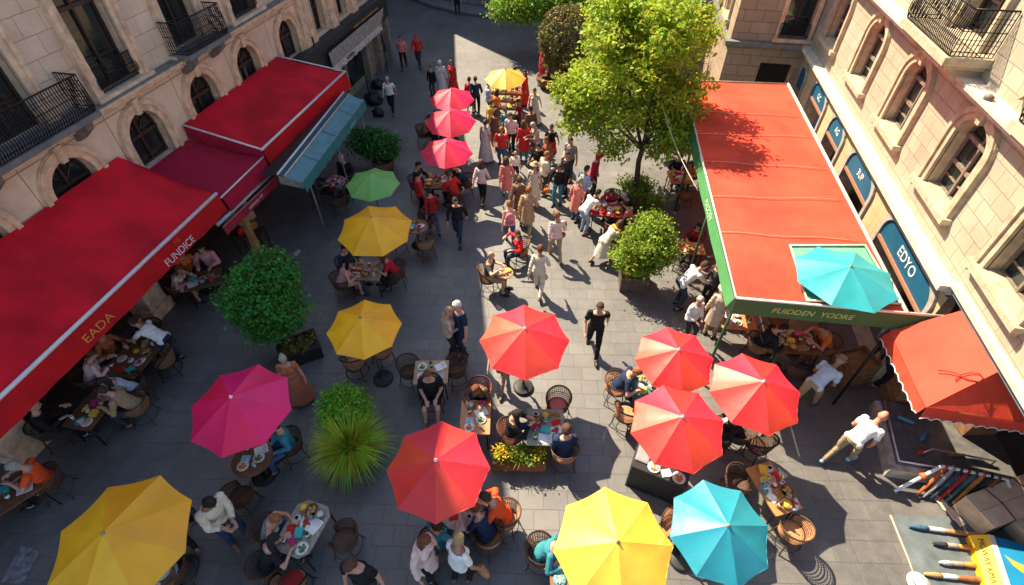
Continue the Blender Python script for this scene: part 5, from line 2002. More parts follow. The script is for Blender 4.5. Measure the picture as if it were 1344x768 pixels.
def im(kind):
    if kind in _im:
        return _im[kind]
    P_ = []
    if kind in ('plate', 'platter'):
        k = 1.0 if kind == 'plate' else 1.3
        m_ = MB()
        m_.lathe([(.001, .0), (.07 * k, .0), (.115 * k, .014), (.118 * k, .018), (.075 * k, .008), (.001, .007)], 20, sq=1 if k == 1 else .7)
        P_ = [('plate', m_.mesh('plate'), 0), ('food', heap(len(_im) + 3, .075 * k, .045).mesh('food'), 1)]
    elif kind == 'bowl':
        m_ = MB()
        m_.lathe([(.001, .0), (.04, .0), (.075, .035), (.085, .06), (.079, .06), (.066, .035), (.001, .02)], 18)
        P_ = [('bowl', m_.mesh('bowl'), 0), ('food', MB().ell((0, 0, .045), (.07, .07, .022), 12, 6, bump=.25).mesh('food'), 1)]
    elif kind == 'glass':
        m_ = MB()
        m_.lathe([(.001, .0), (.026, .0), (.034, .12), (.031, .12), (.024, .01), (.001, .01)], 14)
        d_ = MB()
        d_.lathe([(.001, .012), (.023, .012), (.029, .09), (.001, .09)], 12)
        P_ = [('glass', m_.mesh('glass'), 0), ('drink', d_.mesh('drink'), 1)]
    elif kind == 'bottle':
        m_ = MB()
        m_.lathe([(.001, .0), (.034, .0), (.037, .02), (.037, .16), (.014, .21), (.013, .27), (.016, .275), (.001, .28)], 14)
        l_ = MB()
        l_.lathe([(.0378, .06), (.0378, .13)], 14)
        P_ = [('bottle', m_.mesh('bottle'), 0), ('paper_label', l_.mesh('paper_label'), 1)]
    elif kind == 'napkin':
        m_ = MB()
        m_.grid(lambda a, b: ((a - .5) * .17, (b - .5) * .14, .014 + .006 * math.sin(a * 7 + b * 3)), 6, 5)
        m_.grid(lambda a, b: ((a - .5) * .17, (b - .5) * .14, .002), 1, 1)
        m_.grid(lambda a, b: ((a - .42) * .13, (b - .45) * .11, .020 + .008 * math.sin(a * 5 - b * 4)), 6, 5)
        P_ = [('napkin', m_.mesh('napkin'), 0)]
    elif kind == 'menu':
        m_ = MB()
        for sx in (-1, 1):
            m_.box((sx * .066, 0, .010), (.13, .2, .006), rot=Matrix.Rotation(R(-sx * 6), 3, 'Y'))
        l_ = MB()
        for sx in (1,):
            for k in range(4):
                l_.box((sx * .066, .06 - k * .04, .0145), (.08, .008, .002), rot=Matrix.Rotation(R(-sx * 6), 3, 'Y'))
        P_ = [('cover', m_.mesh('cover'), 0), ('print', l_.mesh('print'), 1)]
    elif kind == 'cup':
        m_ = MB()
        m_.lathe([(.001, 0), (.05, 0), (.072, .010), (.05, .006), (.001, .005)], 16)
        c_ = MB()
        c_.lathe([(.001, .008), (.024, .008), (.040, .06), (.037, .06), (.03, .035), (.001, .034)], 14)
        c_.tube([(.036, 0, .05), (.06, 0, .046), (.058, 0, .024), (.03, 0, .018)], .006, 5)
        d_ = MB()
        d_.lathe([(.034, .050), (.001, .050)], 12)
        P_ = [('saucer', m_.mesh('saucer'), 0), ('cup', c_.mesh('cup'), 0), ('drink', d_.mesh('drink'), 1)]
    elif kind == 'basket':
        m_ = MB()
        for k in range(6):
            r_ = .085 + .006 * k
            m_.tube([(r_ * 1.25 * math.cos(q), r_ * math.sin(q), .008 + .012 * k) for q in [2 * PI * i / 18 for i in range(18)]], .0075, 5, True)
        m_.lathe([(.085, .003), (.001, .003)], 16, sq=.8)
        f_ = MB()
        for (x, y, q) in ((-.05, .02, .3), (.03, .03, 1.2), (.0, -.035, 2.2), (.06, -.03, .7)):
            f_.ell((x, y, .07), (.05, .032, .03), 10, 6, M=Matrix.Rotation(q, 3, 'Z'), bump=.15)
        P_ = [('basket', m_.mesh('basket'), 0), ('food', f_.mesh('food'), 1)]
    elif kind == 'flowers':
        m_ = MB()
        m_.lathe([(.001, 0), (.038, 0), (.052, .075), (.046, .075), (.001, .06)], 14)
        f_ = MB()
        rr_ = random.Random(4)
        for i in range(16):
            a, e = rr_.uniform(0, 6.28), rr_.uniform(0, .08)
            f_.ell((e * math.cos(a), e * math.sin(a), .12 + rr_.uniform(-.02, .05)), (.022, .022, .014), 7, 4, bump=.4, seed=i)
        P_ = [('pot', m_.mesh('pot'), 0), ('flowers', f_.mesh('flowers'), 1)]
    elif kind == 'box':
        m_ = MB()
        m_.prism([(-.085, -.055), (-.075, -.065), (.075, -.065), (.085, -.055), (.085, .055), (.075, .065), (-.075, .065), (-.085, .055)], 0, .05)
        l_ = MB()
        l_.prism([(-.088, -.058), (-.076, -.068), (.076, -.068), (.088, -.058), (.088, .058), (.076, .068), (-.076, .068), (-.088, .058)], .052, .062)
        P_ = [('body', m_.mesh('body'), 0), ('lid', l_.mesh('lid'), 1)]
    elif kind == 'jar':
        m_ = MB()
        m_.lathe([(.001, 0), (.034, 0), (.038, .01), (.038, .07), (.030, .082), (.001, .082)], 14)
        l_ = MB()
        l_.lathe([(.031, .084), (.031, .098), (.001, .1)], 14)
        P_ = [('jar', m_.mesh('jar'), 0), ('lid', l_.mesh('lid'), 1)]
    elif kind == 'board':
        m_ = MB()
        m_.box((0, 0, .010), (.26, .15, .018))
        m_.box((.155, 0, .010), (.06, .035, .016))
        f_ = MB()
        for k in range(5):
            f_.box((-.09 + .04 * k, .005 * (k % 2), .048), (.018, .085, .05), rot=Matrix.Rotation(R(28), 3, 'Y'))
        P_ = [('board', m_.mesh('board'), 0), ('food', f_.mesh('food'), 1)]
    _im[kind] = P_
    return P_


CER = mat('white_glaze', (.72, .70, .66), .25, .04, 8)
FOODC = {'orange': (.62, .20, .03), 'green': (.10, .22, .03), 'red': (.50, .05, .02), 'pasta': (.62, .42, .16), 'rice': (.60, .52, .38), 'bread': (.45, .24, .09), 'pink': (.62, .16, .24), 'yellow': (.72, .48, .05), 'magenta': (.55, .02, .20), 'brown': (.18, .08, .03), 'white': (.7, .67, .6)}


def fm(c):
    return mat('food', FOODC[c], .5, .35, 50, .5, 120)


def lm(c, rough=.5, name='glaze'):
    return mat(name, c, rough, .08, 10)


ITEMS = [
    ('plate', 'plate', 'plate', (CER, fm('orange')), 'white plate of orange prawns'),
    ('glass', 'drinking_glass', 'glass', (glassy('clear_glass', (.55, .62, .64), .05), lm((.55, .25, .03))), 'glass of orange juice'),
    ('napkin', 'napkin', 'napkin', (cloth(C['skyblue']),), 'folded light blue napkin'),
    ('plate', 'plate', 'plate', (CER, fm('green')), 'white plate of green salad'),
    ('bottle', 'bottle', 'bottle', (glassy('green_glass', (.02, .10, .035), .08), WHITE), 'green glass bottle'),
    ('menu', 'menu', 'menu', (WHITE, mat('print_ink', (.15, .15, .16), .8, .1, 9)), 'open white menu'),
    ('bowl', 'bowl', 'bowl', (lm((.05, .20, .34)), fm('rice')), 'blue bowl of rice'),
    ('flowers', 'flower_pot', 'flower pot', (lm((.30, .12, .06), .8), fm('magenta')), 'small pot of magenta flowers'),
    ('box', 'lunch_box', 'box', (lm((.02, .30, .28)), lm((.04, .38, .36))), 'teal lidded lunch box'),
    ('platter', 'platter', 'platter', (CER, fm('red')), 'oval platter of red tomatoes'),
    ('basket', 'bread_basket', 'basket', (WICKER, fm('bread')), 'wicker basket of bread rolls'),
    ('glass', 'drinking_glass', 'glass', (glassy('clear_glass', (.55, .62, .64), .05), lm((.40, .015, .02))), 'glass of red juice'),
    ('napkin', 'napkin', 'napkin', (cloth(C['red']),), 'folded red napkin'),
    ('cup', 'cup', 'cup', (CER, lm((.05, .025, .012))), 'white cup of coffee on a saucer'),
    ('bowl', 'bowl', 'bowl', (lm((.40, .22, .09)), fm('yellow')), 'brown bowl of yellow soup'),
    ('board', 'bread_board', 'board', (WOOD_PALE, fm('bread')), 'wooden board of sliced bread'),
    ('jar', 'jar', 'jar', (lm((.45, .02, .015), .2), WHITE), 'jar of red sauce'),
    ('plate', 'plate', 'plate', (CER, fm('pasta')), 'white plate of pale pasta'),
    ('box', 'lunch_box', 'box', (lm((.70, .42, .04)), lm((.78, .50, .06))), 'yellow lidded lunch box'),
    ('bottle', 'bottle', 'bottle', (glassy('amber_glass', (.16, .06, .012), .08), lm((.7, .6, .4))), 'amber glass bottle'),
    ('napkin', 'napkin', 'napkin', (cloth(C['white']),), 'folded white napkin'),
    ('plate', 'plate', 'plate', (lm((.10, .28, .30)), fm('white')), 'teal plate of white cheese'),
    ('flowers', 'flower_pot', 'flower pot', (lm((.5, .5, .48)), fm('yellow')), 'small pot of yellow flowers'),
    ('box', 'lunch_box', 'box', (lm((.50, .03, .22)), lm((.55, .05, .26))), 'magenta lidded lunch box'),
]


def item(idx, loc, rz, where, sc=1.0):
    kind, name, cat, mats, txt = ITEMS[idx % len(ITEMS)]
    t_ = thing(name, txt + ' on ' + where, cat, loc, rz, 'food and tableware on the cafe tables')
    t_.scale = (sc,) * 3
    for nm_, me, k in im(kind):
        inst(me, nm_, mats[min(k, len(mats) - 1)], t_)
    return t_


def lay(tpos, rz, w_, d_, where, n, start, h=.742, sc=1.0, rnd_seed=0, cols=None):
    """n different things spread over a table top"""
    rr_ = random.Random(rnd_seed + start)
    cols = cols or max(1, round(math.sqrt(n * w_ / d_)))
    rows = math.ceil(n / cols)
    i = 0
    for r_ in range(rows):
        for c_ in range(cols):
            if i >= n:
                break
            x = (-.5 + (c_ + .5) / cols) * (w_ - .10) + rr_.uniform(-.015, .015)
            y = (-.5 + (r_ + .5) / rows) * (d_ - .10) + rr_.uniform(-.015, .015)
            q = Matrix.Rotation(rz, 3, 'Z') @ Vector((x, y, 0))
            item(start + i, (tpos.x + q.x, tpos.y + q.y, h), rz + rr_.uniform(-.5, .5), where, sc)
            i += 1
# ------------------------------------------------------------------ tables with their chairs, guests and dishes
NEAR, FAR = 1.06, .96
BROWNT = mat('brown_table', (.15, .07, .035), .4, .25, 8, .1, 30)
ORANGET = mat('orange_table', (.48, .20, .07), .5, .22, 8, .1, 30)
CLOTHT = mat('pale_tablecloth', (.62, .50, .40), .85, .12, 6)
GREENT = mat('sage_table', (.26, .29, .21), .55, .2, 8)
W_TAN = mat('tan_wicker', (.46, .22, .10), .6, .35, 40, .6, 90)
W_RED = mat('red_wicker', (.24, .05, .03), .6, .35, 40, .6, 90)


def rel(a):
    a %= 360
    return 'on the right of' if a < 45 or a >= 315 else 'on the far side of' if a < 135 else 'on the left of' if a < 225 else 'on the near side of'


def step(p, a, d):
    q = R(a + 10.9)
    return Vector((p.x + d * math.cos(q), p.y + d * math.sin(q), 0))


def seat(tp, a, d, where, who=None, style='arm', weave=None, cushion=None, turn=0, wname='', chair_on=True, sc=None):
    s = step(tp, a, d)
    if chair_on:
        wn = {id(WICKER): 'brown', id(WICKER_DARK): 'dark', id(W_TAN): 'tan', id(W_RED): 'reddish'}[id(weave or WICKER)]
        lab = ('taken ' if who else 'empty ') + wn + ' wicker chair ' + (('with ' + cushion + ' cushion ') if cushion else '') + (wname or rel(a)) + ' ' + where
        chair(s, face(a + 180 + turn), lab, style, weave, IRON if style == 'back' else WOOD_DARK, cushion)
    if who:
        lab, pose, sex, hair, top, legs = who[:6]
        kw = who[6] if len(who) > 6 else {}
        person(lab, pose, sex, s, face(a + 180 + turn), hair, top, legs, sc=kw.get('sc', sc or NEAR), skin=kw.get('skin'), shoe=kw.get('shoe', 'black'))
    return s


def tab(px, py, kind, w_, d_, ang, wood, label, legm=None):
    p = at(px, py, .74)
    p.z = 0
    rz = R(ang + 10.9)
    table(p, rz, label, kind, w_, d_, wood, legm)
    return p, rz


# lower left octagonal table
W = 'the octagonal table'
p, rz = tab(398, 693, 'octagon', .96, .70, 72, WOOD_GREY, 'grey brown octagonal table crowded with dishes at the lower left')
lay(p, rz, .92, .66, W, 12, 3, cols=4, sc=1.05)
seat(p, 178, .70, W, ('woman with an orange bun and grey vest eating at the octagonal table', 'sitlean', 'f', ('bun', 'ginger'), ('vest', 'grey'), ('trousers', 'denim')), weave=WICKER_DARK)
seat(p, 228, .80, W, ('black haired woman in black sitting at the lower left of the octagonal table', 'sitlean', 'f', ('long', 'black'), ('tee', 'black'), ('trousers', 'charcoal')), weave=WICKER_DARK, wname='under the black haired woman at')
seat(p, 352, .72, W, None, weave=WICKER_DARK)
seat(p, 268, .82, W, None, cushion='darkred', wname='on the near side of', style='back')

# round table under the magenta parasol
W = 'the round table under the magenta parasol'
p, rz = tab(331, 602, 'round', .80, .80, 0, BROWNT, 'round brown table half under the magenta parasol')
lay(p, rz, .62, .62, W, 6, 0)
seat(p, 38, .70, W, ('person in a teal shirt sitting right of the table under the magenta parasol', 'sitlap', 'm', ('short', 'black'), ('long', 'teal'), ('trousers', 'denim')), weave=WICKER_DARK)
seat(p, 262, .66, W, None, weave=WICKER_DARK)

# two long tables under the nearest red awning
W = 'the upper long table under the awning'
p = Vector((-10.22, 5.85, 0))
table(p, R(90), 'upper long brown table under the edge of the nearest red awning', 'rect', 1.15, .86, BROWNT)
lay(p, R(90), 1.1, .8, W, 10, 8, cols=4)
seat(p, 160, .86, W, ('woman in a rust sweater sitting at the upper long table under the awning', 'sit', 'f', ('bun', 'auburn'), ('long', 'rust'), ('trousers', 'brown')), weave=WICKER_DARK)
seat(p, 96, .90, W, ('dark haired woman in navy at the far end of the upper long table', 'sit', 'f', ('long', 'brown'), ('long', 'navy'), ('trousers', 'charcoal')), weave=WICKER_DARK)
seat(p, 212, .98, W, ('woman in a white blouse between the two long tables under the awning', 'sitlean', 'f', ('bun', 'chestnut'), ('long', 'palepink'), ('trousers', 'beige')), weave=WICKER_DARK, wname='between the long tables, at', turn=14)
f = at(231, 474)
person('man in a white T-shirt and jeans leaning over the upper long table', 'bend', 'm', f, face(172), ('short', 'brown'), ('tee', 'white'), ('trousers', 'darkdenim'), sc=1.02)
W2 = 'the lower long table under the awning'
p2 = Vector((-10.12, 4.42, 0))
table(p2, R(90), 'lower long brown table beside the man in the tan shirt', 'rect', 1.0, .66, BROWNT)
lay(p2, R(90), .98, .62, W2, 9, 17, cols=4)
seat(p2, 14, .78, W2, ('man in a tan shirt bending over the lower long table, seated on its right', 'sitlean', 'm', ('short', 'brown'), ('long', 'tan'), ('trousers', 'charcoal')), weave=WICKER)
seat(p2, 56, .80, W2, ('woman in a pale blue top at the upper right of the lower long table', 'sitlean', 'f', ('long', 'brown'), ('long', 'paleblue'), ('trousers', 'charcoal')), weave=WICKER_DARK, wname='at the upper right of')
seat(p2, 205, .92, W2, ('man in black reaching across the lower long table from the left', 'sit', 'm', ('short', 'grey'), ('long', 'black'), ('trousers', 'black')), weave=WICKER_DARK, turn=10)
c_ = at(228, 490)
chair(c_, face(205), 'empty brown wicker chair standing alone by the upper long table', 'back', WICKER, IRON)

# table cut by the left edge
W = 'the brown table at the left edge'
p = at(0, 655, .74)
p.z = 0
table(p, R(60), 'brown table cut by the left edge of the photo', 'rect', 1.2, .7, BROWNT)
lay(p, R(60), 1.1, .62, W, 8, 2, cols=4)
seat(p, 44, .66, W, ('grey haired man in an orange T-shirt reading at the left edge of the photo', 'sitread', 'm', ('short', 'grey'), ('tee', 'vermilion'), ('trousers', 'black')), weave=WICKER_DARK, turn=-20)

# table deep under the awning, behind the left tree
W = 'the table left of the dark tree'
p, rz = tab(266, 366, 'rect', .9, .7, 20, BROWNT, 'small brown table under the awning lettering, left of the dark tree')
lay(p, rz, .84, .62, W, 7, 5)
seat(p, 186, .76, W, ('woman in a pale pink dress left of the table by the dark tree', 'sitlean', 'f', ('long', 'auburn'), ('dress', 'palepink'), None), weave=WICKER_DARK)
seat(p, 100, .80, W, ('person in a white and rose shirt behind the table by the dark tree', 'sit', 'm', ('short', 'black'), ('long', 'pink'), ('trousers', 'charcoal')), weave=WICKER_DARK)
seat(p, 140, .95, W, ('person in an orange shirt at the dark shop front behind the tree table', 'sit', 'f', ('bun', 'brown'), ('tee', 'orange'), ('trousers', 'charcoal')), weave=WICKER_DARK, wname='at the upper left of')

# tables in the middle left shade
W = 'the table between the yellow parasols'
p, rz = tab(482, 355, 'rect', .86, .74, -4, WOOD_GREY, 'square table of red fruit between the two deep yellow parasols')
lay(p, rz, .82, .7, W, 8, 9, cols=3)
seat(p, 200, .74, W, ('woman in a pink dress left of the table between the yellow parasols', 'sitlean', 'f', ('long', 'black'), ('dress', 'pink'), None), weave=WICKER_DARK)
seat(p, 152, .80, W, ('man in navy at the upper left of the table between the yellow parasols', 'sit', 'm', ('short', 'black'), ('long', 'navy'), ('trousers', 'denim')), weave=WICKER_DARK, wname='at the upper left of')
seat(p, 12, .76, W, ('woman in crimson on the right of the table between the yellow parasols', 'sitlean', 'f', ('long', 'brown'), ('tee', 'crimson'), ('trousers', 'black')), weave=WICKER_DARK)
W = 'the table beside the upper yellow parasol'
p, rz = tab(546, 297, 'round', .74, .74, 0, WOOD, 'small round table beside the right edge of the upper deep yellow parasol')
lay(p, rz, .56, .56, W, 5, 6)
seat(p, 300, .64, W, None, weave=WICKER)
seat(p, 70, .66, W, None, weave=WICKER_DARK)
seat(p, 215, .66, W, None, weave=WICKER, wname='at the lower left of')
W = 'the table under the lower yellow parasol'
p, rz = tab(474, 432, 'round', .7, .7, 0, WOOD, 'round wooden table hidden under the lower deep yellow parasol')
lay(p, rz, .5, .5, W, 4, 1)
seat(p, 318, .74, W, None, weave=WICKER)
seat(p, 268, .86, W, None, weave=WICKER, style='back')
W = 'the flower table by the green parasol'
p, rz = tab(442, 242, 'round', .8, .8, 0, WOOD_DARK, 'round dark table covered with pink flowers, left of the green parasol')
lay(p, rz, .66, .66, W, 5, 7)
tb_ = MB()
q = p + Vector((0, 0, .76))
fo = thing('bouquet', 'broad bouquet of pink and white flowers on the table by the green parasol', 'bouquet', q)
rr = random.Random(2)
for k_, (nm_, c_) in enumerate((('pink_blooms', (.55, .20, .24)), ('white_blooms', (.6, .5, .45)), ('red_blooms', (.4, .05, .05)))):
    m_ = MB()
    for i in range(22):
        a, r_ = rr.uniform(0, 6.3), .3 * rr.random() ** .5
        m_.ell((r_ * math.cos(a), r_ * math.sin(a), .08 + rr.uniform(-.03, .07)), (.045, .045, .035), 7, 4, bump=.5, seed=i + k_ * 30)
    m_.build(nm_, mat('petals', c_, .6, .3, 20), fo)
seat(p, 190, .74, W, ('man in a dark jacket left of the flower covered table', 'sit', 'm', ('short', 'brown'), ('long', 'charcoal'), ('trousers', 'black'), dict(skin=SKIN_TAN)), weave=WICKER_DARK)
seat(p, 82, .84, W, ('grey haired person in black beyond the flower covered table', 'sitlap', 'm', ('short', 'grey'), ('long', 'black'), ('trousers', 'black')), weave=WICKER_DARK)
seat(p, 284, .72, W, None, weave=WICKER_DARK)

# pink parasol tables
W = 'the table under the nearest pink parasol'
p, rz = tab(578, 238, 'rect', 1.10, .84, 0, BROWNT, 'dark table loaded with dishes under the nearest pink parasol')
lay(p, rz, 1.06, .78, W, 12, 14, cols=4, sc=1.1)
seat(p, 170, .86, W, ('man in a black suit on the left of the table under the pink parasol', 'sit', 'm', ('short', 'black'), ('long', 'black'), ('trousers', 'black')), weave=WICKER_DARK)
seat(p, 16, .86, W, ('person in navy on the right of the table under the pink parasol', 'sitlean', 'm', ('short', 'chestnut'), ('long', 'navy'), ('trousers', 'black')), weave=WICKER_DARK)
seat(p, 315, .78, W, ('person in a bright red shirt at the right end of the pink parasol table', 'sitlean', 'm', ('short', 'auburn'), ('long', 'red'), ('trousers', 'black')), weave=WICKER_DARK, wname='at the lower right of')
W = 'the table under the middle pink parasol'
p, rz = tab(588, 172, 'round', .9, .9, 0, BROWNT, 'round table under the middle pink parasol')
lay(p, rz, .7, .7, W, 4, 4)
seat(p, 166, 1.05, W, ('man in a brown shirt sitting left of the middle pink parasol', 'sitlean', 'm', ('short', 'black'), ('long', 'brown'), ('trousers', 'black')), weave=WICKER_DARK)
seat(p, 128, 1.15, W, ('man in dark blue beyond the man in brown by the pink parasols', 'sitlean', 'm', ('cap', 'blue'), ('long', 'navy'), ('trousers', 'black')), weave=WICKER_DARK)
seat(p, 290, .62, W, None, weave=WICKER_DARK)

# half lit table with the man in black
W = 'the table behind the man in black'
p, rz = tab(566, 488, 'rect', .78, .66, 2, WOOD_PALE, 'pale wooden table behind the seated man in black')
lay(p, rz, .74, .62, W, 6, 0, cols=3)
seat(p, 158, .60, W, None, weave=WICKER_DARK, turn=-8)
seat(p, 26, .58, W, None, weave=WICKER_DARK)
seat(p, 275, .44, W, ('man in a black T-shirt sitting with his back to the pale table', 'sitlap', 'm', ('short', 'auburn'), ('tee', 'black'), ('shorts', 'black'), dict(shoe='brown')), weave=WICKER_DARK, style='back', turn=180)

# lit tables behind the flower box
W = 'the narrow orange table'
p, rz = tab(624, 547, 'rect', .64, .84, 0, ORANGET, 'narrow orange wooden table left of the flower box')
lay(p, rz, .60, .80, W, 8, 0, cols=2)
seat(p, 86, .74, W, ('woman with wavy auburn hair and blue dress leaning at the narrow orange table', 'sitlean', 'f', ('wavy', 'auburn'), ('long', 'brown'), ('trousers', 'navy')), weave=W_RED)
W = 'the sage green table'
p, rz = tab(716, 560, 'rect', .78, .86, -2, GREENT, 'sage green table crowded with jars and boxes behind the flower box')
lay(p, rz, .74, .82, W, 12, 4, cols=3, sc=1.1)
seat(p, 182, .72, W, ('woman with long black hair reading on the left of the sage green table', 'sitread', 'f', ('long', 'black'), ('long', 'black'), ('trousers', 'denim')), weave=W_RED, turn=8)
seat(p, 308, .60, W, ('man in a navy jacket with curly hair at the lower right of the sage table', 'sitlap', 'm', ('curly', 'chestnut'), ('long', 'navy'), ('trousers', 'charcoal')), weave=W_TAN, turn=-30)
s_ = seat(p, 66, .78, W, None, weave=W_RED, turn=-10, cushion='coral')

# little iron table in the sun
W = 'the small round iron table'
p, rz = tab(662, 358, 'round', .50, .50, 0, WOOD_PALE, 'small round iron table in full sun above the lone red parasol')
lay(p, rz, .40, .40, W, 4, 15, sc=.9)
seat(p, 172, .46, W, ('bald man in a dark T-shirt at the small round iron table', 'sittalk', 'm', ('bald', 'black'), ('tee', 'charcoal'), ('shorts', 'tan')), weave=WICKER, style='back')
f = at(682, 346)
person('seated woman in a red top and jeans near the small round iron table', 'sittalk', 'f', f, face(200), ('long', 'brown'), ('long', 'red'), ('trousers', 'darkdenim'), sc=1.0)
chair(f, face(200), 'taken brown wicker chair under the woman in the red top, in full sun', 'back', WICKER, IRON)

# small teal table under the red cluster
W = 'the teal table by the red parasols'
p, rz = tab(848, 507, 'round', .66, .66, 0, mat('teal_table', (.05, .20, .19), .5, .2, 8), 'small teal table at the left edge of the red parasol cluster')
lay(p, rz, .52, .52, W, 5, 18)
seat(p, 166, .62, W, ('ginger haired person in a navy top by the red parasol cluster', 'sitlean', 'm', ('short', 'ginger'), ('tee', 'navy'), ('trousers', 'denim')), weave=W_TAN)
seat(p, 228, .74, W, None, weave=W_TAN, style='back', wname='at the lower left of')
p_ = at(960, 585)
person('seated person in black with wild black hair between the red parasols', 'sitlean', 'f', p_, face(170), ('curly', 'black'), ('long', 'black'), ('trousers', 'black'))
chair(p_, face(170), 'taken dark wicker chair under the person in black between the red parasols', 'arm', WICKER_DARK)
chair(at(985, 598), face(120), 'empty dark wicker chair below the rightmost red parasol, left of the food cart', 'back', WICKER_DARK, IRON)
b = thing('handbag', 'grey shoulder bag standing between the red parasols', 'bag', at(944, 562) + Vector((0, 0, .0)), R(30))
bm_ = MB()
bm_.prism([(-.19, -.07), (.19, -.07), (.16, .07), (-.16, .07)], 0, .26)
bm_.ell((0, 0, .26), (.17, .065, .05))
bm_.build('body', cloth(C['palegrey']), b)
MB().tube([(-.14, 0, .27), (-.10, 0, .42), (.0, 0, .47), (.10, 0, .42), (.14, 0, .27)], .010, 6).build('strap', cloth(C['black']), b)

# black counter below the red cluster
ct = at(862, 612)
cn_ = thing('serving_counter', 'low black counter with a steel tray below the red parasols', 'counter', (1.98, 5.42, 0), R(-14))
m_ = MB()
m_.box((0, 0, .40), (1.05, .62, .80))
m_.box((0, 0, .03), (1.08, .65, .06))
m_.build('body', BLACK, cn_)
m_ = MB()
m_.box((0, 0, .822), (1.10, .66, .04))
m_.build('worktop', mat('counter_top', (.035, .035, .037), .35, .2, 8), cn_)
W = 'the low black counter'
for i, (x, y) in enumerate(((-.12, -.18), (.12, -.2), (.36, -.2), (-.1, .12), (.2, .12))):
    qq = Matrix.Rotation(R(-14), 3, 'Z') @ Vector((x, y, 0))
    item((17, 20, 0, 22, 15)[i], (1.98 + qq.x, 5.42 + qq.y, .845), .3 * i, W, 1.1)
m_ = MB()
m_.prism([(-.13, -.2), (.13, -.2), (.13, .2), (-.13, .2)], .0, .03)
m_.box((0, 0, .033), (.22, .36, .01))
tr_ = m_.build('tray', mat('tray_steel', (.45, .45, .45), .35, .1, 6, metal=.6))
qq = Matrix.Rotation(R(-14), 3, 'Z') @ Vector((-.38, .02, 0))
tr_.location = (1.98 + qq.x, 5.42 + qq.y, .845)
tr_.rotation_euler = (0, 0, R(-14))
tag(tr_, 'grey steel tray at the left end of the low black counter', 'tray')

# food table right of the blue parasol
W = 'the food table by the blue parasol'
p, rz = tab(1015, 640, 'rect', .98, .58, 106, ORANGET, 'orange table heaped with colourful food, right of the turquoise blue parasol')
lay(p, rz, .96, .56, W, 14, 9, cols=5, sc=1.12)
seat(p, 158, .58, W, None, weave=WICKER_DARK)
seat(p, 284, .74, W, None, weave=W_TAN)

# pale round table under the red parasol at the lower centre
W = 'the pale round table at lower centre'
p, rz = tab(607, 664, 'round', .92, .92, 0, CLOTHT, 'round table with a pale cloth under the lower centre red parasol')
lay(p, rz, .7, .7, W, 6, 12)
seat(p, 318, .66, W, ('auburn haired woman in navy with white collar at the pale round table', 'sitlean', 'f', ('short', 'auburn'), ('tee', 'navy'), ('trousers', 'charcoal')), weave=W_TAN, wname='at the lower right of')
seat(p, 352, .80, W, ('person in an orange red sweater at the right of the pale round table', 'sitlean', 'm', ('short', 'brown'), ('long', 'vermilion'), ('trousers', 'tan')), weave=W_TAN)
seat(p, 232, .74, W, ('person in a teal blue dress half hidden under the lower centre red parasol', 'sit', 'f', ('long', 'brown'), ('longdress', 'teal'), None), weave=WICKER_DARK, wname='at the lower left of')

# under the lit yellow parasol
W = 'the table under the lit yellow parasol'
p, rz = tab(752, 752, 'rect', .8, .6, 0, WOOD, 'wooden table under the bright lit yellow parasol')
lay(p, rz, .76, .56, W, 6, 21)
seat(p, 142, .66, W, ('auburn haired person in a teal jacket left of the lit yellow parasol', 'sitlean', 'f', ('short', 'auburn'), ('long', 'teal'), ('trousers', 'charcoal')), weave=WICKER_DARK, turn=20)
chair(at(878, 705), face(200), 'empty tan wicker chair between the lit yellow and the blue parasols', 'arm', W_TAN)

# under the big red awning
W = 'the long table under the green valance'
p, rz = tab(1043, 448, 'rect', 1.10, .78, -6, BROWNT, 'long brown table of dishes under the front green valance')
lay(p, rz, 1.06, .74, W, 12, 13, cols=4, sc=1.05)
seat(p, 176, .80, W, ('person in black and yellow on the left of the table under the green valance', 'sitlean', 'm', ('short', 'black'), ('long', 'black'), ('trousers', 'olive')), weave=WICKER)
seat(p, 2, .84, W, ('person in an orange shirt on the right of the table under the green valance', 'sitlean', 'm', ('short', 'chestnut'), ('tee', 'orange'), ('trousers', 'brown')), weave=WICKER)
seat(p, 96, .86, W, None, weave=WICKER)
seat(p, 262, .72, W, None, weave=WICKER_DARK, style='back')
W = 'the orange table at the awning corner'
p, rz = tab(968, 420, 'rect', .86, .62, -6, ORANGET, 'orange wooden table under the near left corner of the big red awning')
lay(p, rz, .8, .56, W, 6, 2)
seat(p, 80, .72, W, None, weave=WICKER_DARK)
W = 'the orange table by the square planter'
p, rz = tab(905, 325, 'rect', .84, .54, -6, ORANGET, 'low orange table of food beside the square planter tree')
lay(p, rz, .8, .5, W, 7, 9)
seat(p, 60, .68, W, ('person in dark red beyond the orange table by the square planter', 'sit', 'f', ('long', 'black'), ('long', 'darkred'), ('trousers', 'black')), weave=WICKER_DARK, sc=1.0)
W = 'the table left of the red awning'
p, rz = tab(893, 232, 'rect', .8, .8, 0, ORANGET, 'table of orange food at the far left side of the big red awning')
lay(p, rz, .76, .76, W, 8, 16)
seat(p, 85, .74, W, ('person in dark blue at the table along the left side of the red awning', 'sit', 'm', ('short', 'black'), ('long', 'navy'), ('trousers', 'black')), weave=WICKER_DARK, sc=FAR)
seat(p, 40, .8, W, ('person in orange at the table along the left side of the red awning', 'sitlean', 'f', ('long', 'black'), ('tee', 'orange'), ('trousers', 'black')), weave=WICKER_DARK, wname='at the upper right of', sc=FAR)
seat(p, 275, .72, W, None, weave=WICKER)
chair(at(868, 210), face(-20), 'empty brown wicker chair between the bright tree and the red awning', 'back', WICKER, IRON)

